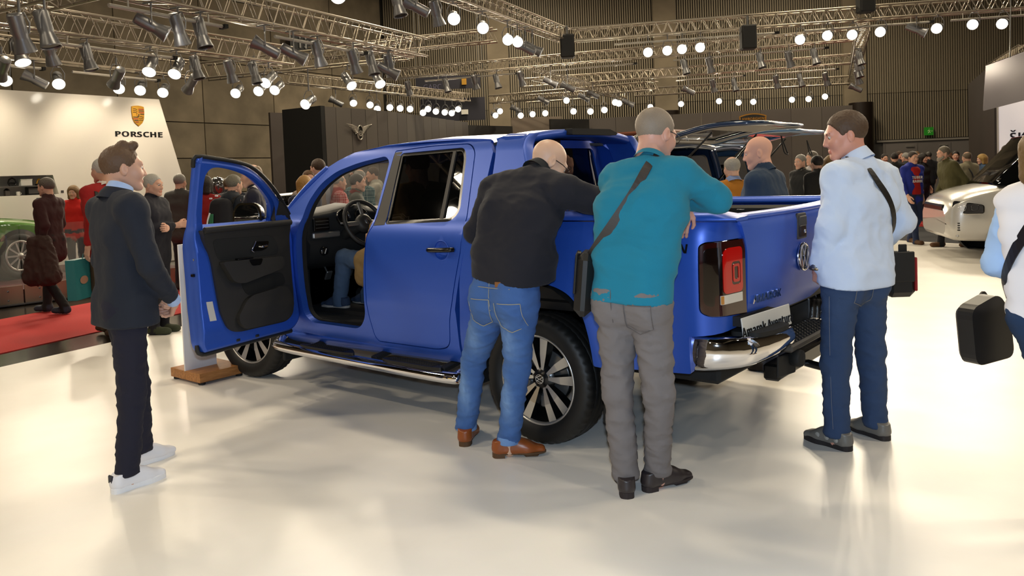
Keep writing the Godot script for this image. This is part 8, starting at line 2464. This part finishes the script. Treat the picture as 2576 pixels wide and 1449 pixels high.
func driver() -> void:
	var p := thing("person", "person in tan jacket and jeans seated behind the steering wheel", "person", Vector3(1.56, 0.60, -0.42), PI / 2)
	# local +Z runs to the front of the car, +X to the car's left; heights are above the cab floor
	var J := skel(1.75, {"pelvis": Vector3(0, 0.34, -0.03), "hipL": Vector3(0.09, 0.33, 0.05), "hipR": Vector3(-0.09, 0.33, 0.05), "kneeL": Vector3(0.12, 0.375, 0.60), "kneeR": Vector3(-0.14, 0.36, 0.45), "ankL": Vector3(0.13, 0.06, 0.66), "ankR": Vector3(-0.1, 0.06, 0.60), "waist": Vector3(0, 0.52, -0.07), "chest": Vector3(0, 0.74, -0.13), "neck": Vector3(0, 0.90, -0.17), "head": Vector3(0, 1.06, -0.13), "shL": Vector3(0.17, 0.86, -0.15), "shR": Vector3(-0.17, 0.86, -0.15), "elL": Vector3(0.23, 0.62, 0.06), "elR": Vector3(-0.23, 0.62, 0.05), "wrL": Vector3(0.13, 0.52, 0.26), "wrR": Vector3(-0.15, 0.60, 0.28), "toeL": 0.1, "toeR": -0.1})
	J.hipL = Vector3(0.09, 0.33, 0.20)
	var look := Basis.from_euler(Vector3(0.1, -0.2, 0))
	part(p, "body", skin_mesh(J, SKIN, lin(0.3, 0.25, 0.2), look, [[J.wrL, Vector3(-0.3, 0.1, 1), Vector3(-1, 0, 0), true, true], [J.wrR, Vector3(0.3, 0.1, 1), Vector3(1, 0, 0), false, true]]), M.skin)
	var t := layer(J)
	legs(t, J, 1.0, 0, 1.0)
	part(p, "jeans", net_mesh([[t.net(folds, 0.006, Vector3(12, 12, 12)), [lin(0.28, 0.36, 0.47)]]]), M.denim)
	var s := layer(J)
	torso(s, J, 1.06, 0, 1.05)
	s.bone(J.hipL + Vector3(0.05, 0.02, -0.05), J.hipL + Vector3(0.07, -0.02, 0.10), 0.10, 0.085, Vector3.UP, 0.06, 0.06, 0.05)
	part(p, "jacket", net_mesh([[s.net(folds, 0.008, Vector3(8, 8, 8)), [lin(0.50, 0.40, 0.24)]]]), M.cloth)
	hair(p, J, look, "short", lin(0.35, 0.3, 0.26))
	shoes(p, J, "sneaker", lin(0.15, 0.20, 0.30), lin(0.62, 0.60, 0.58), M.cloth)
func crowd() -> void:
	var black := lin(0.10, 0.10, 0.11)
	var jeans := lin(0.17, 0.21, 0.30)
	var grey_hair := lin(0.62, 0.60, 0.57)
	var dark_hair := lin(0.14, 0.10, 0.08)
	var brown := lin(0.30, 0.21, 0.14)
	var tan_skin := Color(0.55, 0.31, 0.22)
	# ---- left, by the white crest wall
	var m := visitor({"x": 8.46, "z": -0.26, "h": 1.77, "yaw": 2.07, "top": lin(0.20, 0.055, 0.07), "legs": lin(0.06, 0.06, 0.07), "shoes": lin(0.16, 0.18, 0.22), "style": "short", "hair": lin(0.42, 0.38, 0.34), "arms": "walk", "coat": 0.18, "cell": 0.018, "head": "head", "skin": tan_skin, "label": "older man in maroon blazer walking past the green car"})
	var J: Dictionary = m.get_meta("joints")
	var g := Geo.new()
	g.col = lin(0.10, 0.22, 0.27)
	g.box(J.chest + Vector3(0.0, -0.05, 0.112), Vector3(0.13, 0.5, 0.03), Basis(), 0.012)
	part(m, "shirt_front", g, M.cloth)
	var coat := thing("overcoat", "dark brown coat carried over the maroon-blazered man's arm", "coat", m.position, m.rotation.y)
	var s := Sdf.new(Vector3(-0.1, 0.3, -0.5), Vector3(0.55, 1.2, 0.3), 0.022)
	s.bone(J.wrL + Vector3(0.02, 0.02, 0.0), J.wrL + Vector3(0.06, -0.42, -0.04), 0.08, 0.10, Vector3(0, 0, 1), 0.06, 0.14, 0.04)
	part(coat, "folded_cloth", net_mesh([[s.net(folds, 0.03, Vector3(12, 4, 12)), [lin(0.20, 0.12, 0.11)]]]), M.cloth)
	var r := visitor({"x": 6.05, "z": -0.62, "h": 1.92, "yaw": 1.75, "top": lin(0.58, 0.05, 0.07), "legs": lin(0.30, 0.24, 0.18), "shoes": lin(0.26, 0.18, 0.12), "style": "short", "hair": lin(0.86, 0.85, 0.83), "arms": "walk", "neck": lin(0.85, 0.82, 0.80), "cell": 0.018, "head": "head", "fat": 1.08, "label": "white-haired person in red jacket walking behind the young man"})
	J = r.get_meta("joints")
	var sb := thing("shopping_bag", "teal paper shopping bag with oval label held low", "bag", r.position, r.rotation.y)
	part(sb, "paper_bag", Geo.new().extrude(PackedVector2Array(V2([-0.15, -0.42, 0.15, -0.42, 0.16, 0.0, -0.16, 0.0])), 0.10, Transform3D(Basis(Vector3.UP, 0.5), J.wrL + Vector3(0.04, -0.14, 0.05)), 0.004), mat("bag_teal", Color(0.13, 0.42, 0.43), 0.6))
	var bo := Transform3D(Basis(Vector3.UP, 0.5), J.wrL + Vector3(0.04, -0.14, 0.05)) * Transform3D(Basis(), Vector3(0, -0.22, 0.05))
	for side in [-0.055, 0.055]:
		part(sb, "oval_label", Geo.new().lathe([Vector2(0, 0.003), Vector2(0.075, 0.002), Vector2(0.078, 0)], 20, bo * Transform3D(Basis(Vector3.RIGHT, PI / 2 * signf(side)) * Basis.from_scale(Vector3(1, 1, 0.55)), Vector3(0, 0, side))), mat("bag_label", Color(0.62, 0.45, 0.36), 0.7))
	part(sb, "handle", Geo.new().tube(spline(V3([J.wrL.x + 0.0, J.wrL.y - 0.14, J.wrL.z + 0.12, J.wrL.x + 0.01, J.wrL.y - 0.09, J.wrL.z + 0.08, J.wrL.x + 0.06, J.wrL.y - 0.14, J.wrL.z + 0.02]), 4), 0.004, 5), M.bag_teal)
	part(r, "pack_strap", Geo.new().ribbon([J.shL + Vector3(-0.03, 0.06, 0.05), J.shL + Vector3(-0.03, 0.066, -0.02), J.shL + Vector3(-0.03, 0.0, -0.10), J.shL + Vector3(-0.01, -0.12, -0.13)], V3([0, 1, 0.5, 0, 1, 0, 0, 0.4, -1, 0, 0, -1]), 0.035, 0.008), M.bag_black)
	visitor({"x": 12.0, "z": 1.52, "h": 1.67, "yaw": -2.29, "top": lin(0.75, 0.10, 0.08), "style": "bob", "hair": lin(0.55, 0.42, 0.25), "label": "woman with fair hair and red top by the white wall"})
	visitor({"x": 5.63, "z": -0.28, "h": 1.73, "yaw": -1.07, "top": lin(0.10, 0.11, 0.14), "legs": lin(0.09, 0.10, 0.14), "shoes": lin(0.22, 0.25, 0.17), "style": "short", "hair": lin(0.78, 0.76, 0.72), "arms": "fold", "fat": 1.08, "cell": 0.018, "head": "head", "label": "white-haired man in black puffer jacket right behind the young man"})
	visitor({"x": 8.83, "z": 1.77, "h": 1.78, "yaw": 0.51, "top": lin(0.25, 0.24, 0.22), "legs": lin(0.08, 0.08, 0.09), "style": "short", "hair": grey_hair, "arms": "fold", "fat": 1.08, "label": "grey-haired man in grey leather jacket seen from behind"})
	visitor({"x": 7.41, "z": 1.37, "h": 1.71, "yaw": 0.59, "top": lin(0.52, 0.05, 0.06), "style": "bob", "hair": dark_hair, "label": "dark-haired person in red sweater behind the open door"})
	var bp := visitor({"x": 5.80, "z": 0.80, "h": 1.70, "yaw": 0.16, "top": lin(0.13, 0.14, 0.17), "style": "short", "hair": lin(0.50, 0.48, 0.42), "fat": 1.08, "hood": true, "label": "person in dark jacket wearing a black backpack behind the open door"})
	J = bp.get_meta("joints")
	var pk := thing("backpack", "black backpack with green panel and bright reflective stripe", "backpack", bp.position, bp.rotation.y)
	var pb := Sdf.new(Vector3(-0.3, 0.8, -0.55), Vector3(0.3, 1.65, 0.0), 0.02)
	pb.bone(J.chest + Vector3(0, 0.08, -0.20), J.waist + Vector3(0, -0.02, -0.23), 0.09, 0.11, Vector3.RIGHT, 0.06, 0.08, 0.04)
	part(pk, "pack_body", net_mesh([[pb.net(), [lin(0.08, 0.08, 0.09)]]]), M.cloth)
	part(pk, "green_panel", Geo.new().box(J.waist + Vector3(0.03, 0.05, -0.338), Vector3(0.07, 0.28, 0.01), Basis(Vector3.RIGHT, 0.08), 0.004), mat("pack_green", Color(0.16, 0.45, 0.30), 0.5))
	part(pk, "reflective_stripe", Geo.new().tube(spline([J.waist + Vector3(0.045, 0.20, -0.335), J.waist + Vector3(0.085, 0.08, -0.345), J.waist + Vector3(0.075, -0.06, -0.345), J.waist + Vector3(0.04, -0.11, -0.345)], 4), 0.010, 6), mat("reflective", Color(0.95, 0.96, 0.97), 0.2))
	for e in [-1.0, 1.0]: part(pk, "shoulder_strap", Geo.new().ribbon([J.chest + Vector3(e * 0.11, 0.05, -0.16), J["shL" if e > 0 else "shR"] + Vector3(-e * 0.05, 0.05, -0.09), J["shL" if e > 0 else "shR"] + Vector3(-e * 0.05, 0.075, 0.0), J["shL" if e > 0 else "shR"] + Vector3(-e * 0.05, 0.02, 0.10)], V3([0, 0.3, -1, 0, 0.8, -0.6, 0, 1, 0, 0, 0.4, 1]), 0.05, 0.012), M.bag_black)
	for e in [[0.10, 0.17], [0.0, 0.20]]: part(pk, "reflective_tab", Geo.new().box(J.chest + Vector3(e[0], e[1], -0.26), Vector3(0.05, 0.02, 0.01), Basis(), 0.003), M.reflective)
	var su := visitor({"x": 4.80, "z": 0.40, "h": 1.79, "yaw": 2.42, "top": lin(0.10, 0.11, 0.16), "legs": lin(0.09, 0.10, 0.14), "style": "ring", "hair": lin(0.50, 0.40, 0.28), "cell": 0.016, "head": "head", "neck": lin(0.92, 0.92, 0.92), "skin": Color(0.62, 0.38, 0.28), "turn": 0.1, "label": "smiling bald man in dark suit and tie seen through the open door's window"})
	J = su.get_meta("joints")
	part(su, "shirt_front", Geo.new().extrude(PackedVector2Array(V2([-0.012, -0.30, 0.012, -0.30, 0.06, 0.06, -0.06, 0.06])), 0.012, Transform3D(Basis(Vector3.RIGHT, -0.18), J.chest + Vector3(0, 0.075, 0.088))), mat("shirt_white", Color(0.88, 0.88, 0.88), 0.8))
	part(su, "necktie", Geo.new().extrude(PackedVector2Array(V2([-0.016, 0.05, 0.016, 0.05, 0.014, 0.02, 0.03, -0.30, 0.0, -0.33, -0.03, -0.30, -0.014, 0.02])), 0.010, Transform3D(Basis(Vector3.RIGHT, -0.18), J.chest + Vector3(0, 0.075, 0.103))), mat("tie_navy", Color(0.07, 0.08, 0.13), 0.6))
	part(su, "lapel_badge", Geo.new().lathe([Vector2(0, 0.004), Vector2(0.012, 0.003), Vector2(0.012, 0)], 10, Transform3D(Basis(Vector3.RIGHT, PI / 2), J.chest + Vector3(0.09, 0.09, 0.118))), M.chrome)
	visitor({"x": 10.16, "z": 3.27, "h": 1.71, "yaw": 1.03, "top": black, "style": "short", "hair": dark_hair, "label": "dark-haired visitor far behind the door window, leftmost of three heads"})
	visitor({"x": 8.97, "z": 2.68, "h": 1.70, "yaw": 0.33, "top": lin(0.2, 0.2, 0.22), "style": "short", "hair": lin(0.42, 0.36, 0.27), "label": "brown-grey-haired visitor far behind the door window, middle of three heads"})
	visitor({"x": 8.16, "z": 2.31, "h": 1.71, "yaw": 0.51, "top": lin(0.15, 0.16, 0.2), "style": "short", "hair": lin(0.60, 0.58, 0.48), "label": "fair-grey-haired visitor far behind the door window, rightmost of three heads"})
	var bal := thing("balloon", "small silver balloon held up by a visitor behind the door window", "balloon", Vector3(9.75, 1.57, 2.95))
	part(bal, "skin", Geo.new().lathe([Vector2(0, 0.16), Vector2(0.08, 0.135), Vector2(0.125, 0.06), Vector2(0.13, 0.0), Vector2(0.10, -0.09), Vector2(0.03, -0.15), Vector2(0, -0.16)], 20), mat("balloon_silver", Color(0.55, 0.55, 0.55), 0.15, 0.9))
	part(bal, "string", Geo.new().tube(V3([0, -0.16, 0, 0.1, -0.4, 0.1, 0.3, -0.55, 0.25]), 0.004, 4), M.cloth)
	# ---- behind the bonnet
	visitor({"x": 6.37, "z": 2.48, "h": 1.90, "yaw": 1.38, "top": lin(0.60, 0.62, 0.66), "style": "short", "hair": brown, "turn": 0.3, "label": "tall brown-haired man in pale checked shirt by the black wall end"})
	visitor({"x": 6.31, "z": 2.27, "h": 1.74, "yaw": -1.94, "top": lin(0.6, 0.55, 0.5), "style": "short", "hair": lin(0.42, 0.28, 0.15), "fat": 0.85, "label": "small fair-haired child face beside the tall man"})
	visitor({"x": 6.01, "z": 1.98, "h": 1.66, "yaw": 0.51, "top": lin(0.14, 0.16, 0.24), "style": "bob", "hair": lin(0.72, 0.54, 0.28), "label": "woman with blonde bob and dark checked top beyond the bonnet"})
	var pl := plaid("plaid_red", Color(0.60, 0.10, 0.12), Color(0.85, 0.78, 0.75), 26.0)
	dressed(visitor({"x": 6.14, "z": 2.65, "h": 1.68, "yaw": -0.37, "top": lin(0.55, 0.1, 0.1), "style": "ring", "hair": grey_hair, "label": "man in red checked shirt seen through the windscreen"}), pl)
	visitor({"x": 5.15, "z": 2.15, "h": 1.66, "yaw": -0.72, "top": lin(0.28, 0.29, 0.26), "style": "short", "hair": dark_hair, "cell": 0.018, "head": "head", "neck": lin(0.42, 0.12, 0.11), "label": "dark-haired man in grey jacket seen through the windscreen"})
	var pt := plaid("plaid_teal", Color(0.12, 0.26, 0.30), Color(0.55, 0.60, 0.58), 20.0)
	dressed(visitor({"x": 6.53, "z": 3.37, "h": 1.74, "yaw": 0.33, "top": lin(0.15, 0.3, 0.35), "style": "ring", "hair": grey_hair, "label": "man in dark teal checked shirt seen through the windscreen"}), pt)
	var ph := visitor({"x": 7.52, "z": 4.50, "h": 1.79, "yaw": 2.60, "top": lin(0.66, 0.65, 0.60), "style": "short", "hair": brown, "arms": "photo", "hood": true, "label": "man in pale patterned hoodie holding up a phone"})
	J = ph.get_meta("joints")
	var fone := thing("phone", "dark phone held up by the man in the pale hoodie", "phone", ph.position, ph.rotation.y)
	part(fone, "phone_case", Geo.new().box((J.wrL + J.wrR) / 2 + Vector3(0, 0.07, 0.09), Vector3(0.16, 0.08, 0.012), Basis(), 0.004), M.black_gloss)
	part(fone, "phone_screen", Geo.new().box((J.wrL + J.wrR) / 2 + Vector3(0, 0.07, 0.083), Vector3(0.14, 0.07, 0.002)), M.steel)
	visitor({"x": 6.42, "z": 3.98, "h": 1.75, "yaw": 1.73, "top": lin(0.22, 0.25, 0.24), "style": "short", "hair": lin(0.52, 0.47, 0.38), "specs": true, "label": "man with glasses and grey-green jacket by the rear-view mirror"})
	# ---- behind the load bed
	visitor({"x": 0.60, "z": 3.27, "h": 1.67, "yaw": 0.85, "top": lin(0.66, 0.42, 0.09), "legs": jeans, "style": "ring", "hair": lin(0.70, 0.68, 0.64), "neck": lin(0.45, 0.52, 0.68), "cell": 0.018, "head": "head", "skin": Color(0.66, 0.40, 0.29), "label": "balding man in ochre sweater seen from behind"})
	visitor({"x": -0.50, "z": 1.40, "h": 1.80, "yaw": 1.55, "top": lin(0.14, 0.21, 0.30), "legs": jeans, "arms": "fold", "cell": 0.014, "head": "head", "turn": 0.42, "nod": 0.15, "lean": 0.10, "fat": 1.14, "neck": lin(0.13, 0.20, 0.29), "skin": Color(0.68, 0.38, 0.28), "hair": Color(0.6, 0.36, 0.26), "label": "bald man in dark blue fleece behind the truck bed"})
	visitor({"x": 1.71, "z": 8.55, "h": 1.72, "yaw": 2.77, "top": lin(0.10, 0.10, 0.11), "style": "short", "hair": grey_hair, "neck": lin(0.6, 0.58, 0.5), "label": "grey-haired man in black jacket between the fleece and shirt men, leftmost"})
	visitor({"x": 1.90, "z": 9.69, "h": 1.78, "yaw": 2.42, "top": lin(0.62, 0.60, 0.60), "style": "short", "hair": lin(0.5, 0.47, 0.43), "label": "grey-haired man in light jacket beyond the black hooded one"})
	visitor({"x": 1.01, "z": 7.19, "h": 1.68, "yaw": 1.03, "top": lin(0.09, 0.09, 0.09), "style": "short", "hair": dark_hair, "hood": true, "fat": 1.12, "label": "dark-haired visitor in black hooded jacket seen from behind"})
	visitor({"x": 0.94, "z": 7.63, "h": 1.67, "yaw": -2.11, "top": lin(0.08, 0.08, 0.08), "style": "bob", "hair": lin(0.60, 0.48, 0.30), "fat": 1.1, "label": "fair-haired visitor in black partly hidden by the pale-shirted man"})
	# ---- right, before the doors
	var boy := visitor({"x": 0.72, "z": 11.71, "h": 1.72, "yaw": -2.30, "top": lin(0.10, 0.16, 0.52), "legs": lin(0.13, 0.17, 0.30), "shoes": lin(0.33, 0.22, 0.14), "style": "short", "hair": lin(0.20, 0.14, 0.10), "arms": "walk", "cell": 0.018, "head": "head", "hood": true, "label": "boy in blue jacket and red shirt walking toward the stand"})
	J = boy.get_meta("joints")
	var rs := Sdf.new(Vector3(-0.2, 0.9, -0.05), Vector3(0.2, 1.55, 0.25), 0.016)
	rs.bone(J.waist - Vector3(0, 0.14, -0.045), J.chest + Vector3(0, 0.08, 0.035), 0.082, 0.085, Vector3.RIGHT, 0.03, 0.03, 0.03)
	part(boy, "red_shirt", net_mesh([[rs.net(), [lin(0.62, 0.06, 0.08)]]]), M.cloth)
	var tw := mat("print_white", Color(0.85, 0.83, 0.82), 0.8)
	lettering(boy, "shirt_print", "TUBER", J.chest + Vector3(0, -0.04, 0.128), Vector3.RIGHT, Vector3.UP, 0.05, 0.004, tw, 800)
	lettering(boy, "shirt_print", "RABBI", J.chest + Vector3(0, -0.11, 0.128), Vector3.RIGHT, Vector3.UP, 0.05, 0.004, tw, 800)
	var pa := visitor({"x": -0.02, "z": 11.24, "h": 1.80, "yaw": 2.25, "top": lin(0.30, 0.28, 0.16), "legs": lin(0.10, 0.10, 0.12), "shoes": lin(0.35, 0.24, 0.14), "style": "short", "hair": lin(0.50, 0.46, 0.40), "arms": "walk", "lean": 0.22, "coat": 0.22, "fat": 1.12, "cell": 0.018, "head": "head", "label": "grey-bearded man in olive parka leaning forward"})
	J = pa.get_meta("joints")
	var bd := Sdf.new(J.head - Vector3(0.12, 0.18, 0.1), J.head + Vector3(0.12, 0.05, 0.16), 0.01)
	bd.bone(J.head + Vector3(-0.05, -0.06, 0.03), J.head + Vector3(0, -0.105, 0.07), 0.024, 0.03, Vector3.ZERO, 0, 0, 0.03)
	bd.bone(J.head + Vector3(0.05, -0.06, 0.03), J.head + Vector3(0, -0.105, 0.07), 0.024, 0.03, Vector3.ZERO, 0, 0, 0.03)
	part(pa, "beard", net_mesh([[bd.net(folds, 0.006, Vector3(60, 30, 60)), [lin(0.66, 0.62, 0.56)]]]), M.hair)
	var be := visitor({"x": 0.24, "z": 14.24, "h": 1.68, "yaw": 0.85, "top": lin(0.52, 0.49, 0.40), "legs": lin(0.2, 0.19, 0.17), "style": "ring", "hair": lin(0.45, 0.38, 0.3), "fat": 1.15, "coat": 0.12, "skin": tan_skin, "label": "stout man in beige jacket with a dark shoulder bag"})
	J = be.get_meta("joints")
	var sh := thing("shoulder_bag", "small dark shoulder bag on the beige-jacketed man's back", "bag", be.position, be.rotation.y)
	part(sh, "bag_body", Geo.new().box(J.waist + Vector3(-0.08, -0.10, -0.17), Vector3(0.24, 0.20, 0.09), Basis(), 0.03), M.bag_black)
	part(sh, "strap", Geo.new().tube(spline([J.waist + Vector3(-0.02, 0, -0.16), J.chest + Vector3(0.02, 0.0, -0.15), J.shL + Vector3(-0.06, 0.07, -0.03)], 5), 0.014, 6), M.bag_black)
	visitor({"x": 0.25, "z": 16.16, "h": 1.62, "yaw": 2.07, "top": lin(0.19, 0.27, 0.38), "legs": lin(0.4, 0.15, 0.15), "style": "bob", "hair": lin(0.75, 0.60, 0.33), "arms": "photo", "label": "blonde woman in denim jacket raising her hands to her face"})
	visitor({"x": -0.54, "z": 13.59, "h": 1.78, "yaw": 1.03, "top": lin(0.15, 0.17, 0.20), "skin": Color(0.35, 0.19, 0.13), "style": "crop", "hair": lin(0.2, 0.14, 0.1), "fat": 1.1, "label": "man in dark grey sweater behind the white van"})
	var heads := [[2.76, 18.0, 1.74, -2.46, dark_hair, 0.10, "dark-haired visitor before the doors, leftmost"], [2.04, 16.0, 1.74, 0.33, dark_hair, 0.09, "dark-haired visitor in black left of the blue-jacketed boy"], [2.95, 20.43, 1.82, -2.11, brown, 0.28, "tall brown-haired man far behind the blue-jacketed boy"], [2.33, 19.64, 1.78, -2.29, lin(0.5, 0.36, 0.2), 0.2, "fair visitor directly behind the boy's head"], [1.74, 17.53, 1.70, -1.94, dark_hair, 0.12, "dark-haired visitor between the boy and the bearded man"], [1.45, 19.05, 1.70, 1.73, lin(0.42, 0.26, 0.16), 0.14, "auburn-haired visitor right of the bearded man"], [1.10, 18.05, 1.73, -2.99, dark_hair, 0.24, "dark-haired man facing the camera beside the wooden door"], [1.74, 21.39, 1.62, -1.07, brown, 0.2, "short visitor right in front of the grey doors"], [2.74, 23.17, 1.78, 0.68, lin(0.3, 0.28, 0.26), 0.16, "visitor at the back, nearest the doors"], [2.08, 17.26, 1.74, 1.20, grey_hair, 0.16, "grey-haired visitor just left of the boy"]]
	for h in heads:
		visitor({"x": h[0], "z": h[1], "h": h[2], "yaw": h[3], "top": lin(h[5], h[5], h[5] * 1.1), "style": "bob" if h[2] < 1.71 else "short", "hair": h[4], "cell": 0.03, "label": h[6]})

func plaid(called: String, a: Color, b: Color, per_m: float) -> StandardMaterial3D:
	var im := Image.create(64, 64, false, Image.FORMAT_RGB8)
	for x in 64:
		for y in 64:
			var k := 0.0
			if x % 32 < 14: k += 0.3
			if y % 32 < 14: k += 0.3
			if x % 32 in [22, 23] or y % 32 in [22, 23]: k = 1.0
			im.set_pixel(x, y, a.lerp(b, k))
	var m := mat(called, Color(1, 1, 1), 0.9)
	m.vertex_color_use_as_albedo = false
	textured(m, ImageTexture.create_from_image(im), Vector3(per_m, per_m, per_m) * 0.25)
	return m

# lays a patterned shirt over a visitor
func dressed(p: Node3D, m: Material) -> void:
	var J: Dictionary = p.get_meta("joints")
	var s := layer(J, 0.022, 0.2)
	torso(s, J, 1.05, 0, 1.05)
	s.cut(Vector3.DOWN, Vector3(0, 0.9, 0))
	part(p, "checked_shirt", net_mesh([[s.net(folds, 0.006, Vector3(11, 6, 11)), [Color(1, 1, 1)]]]), m)
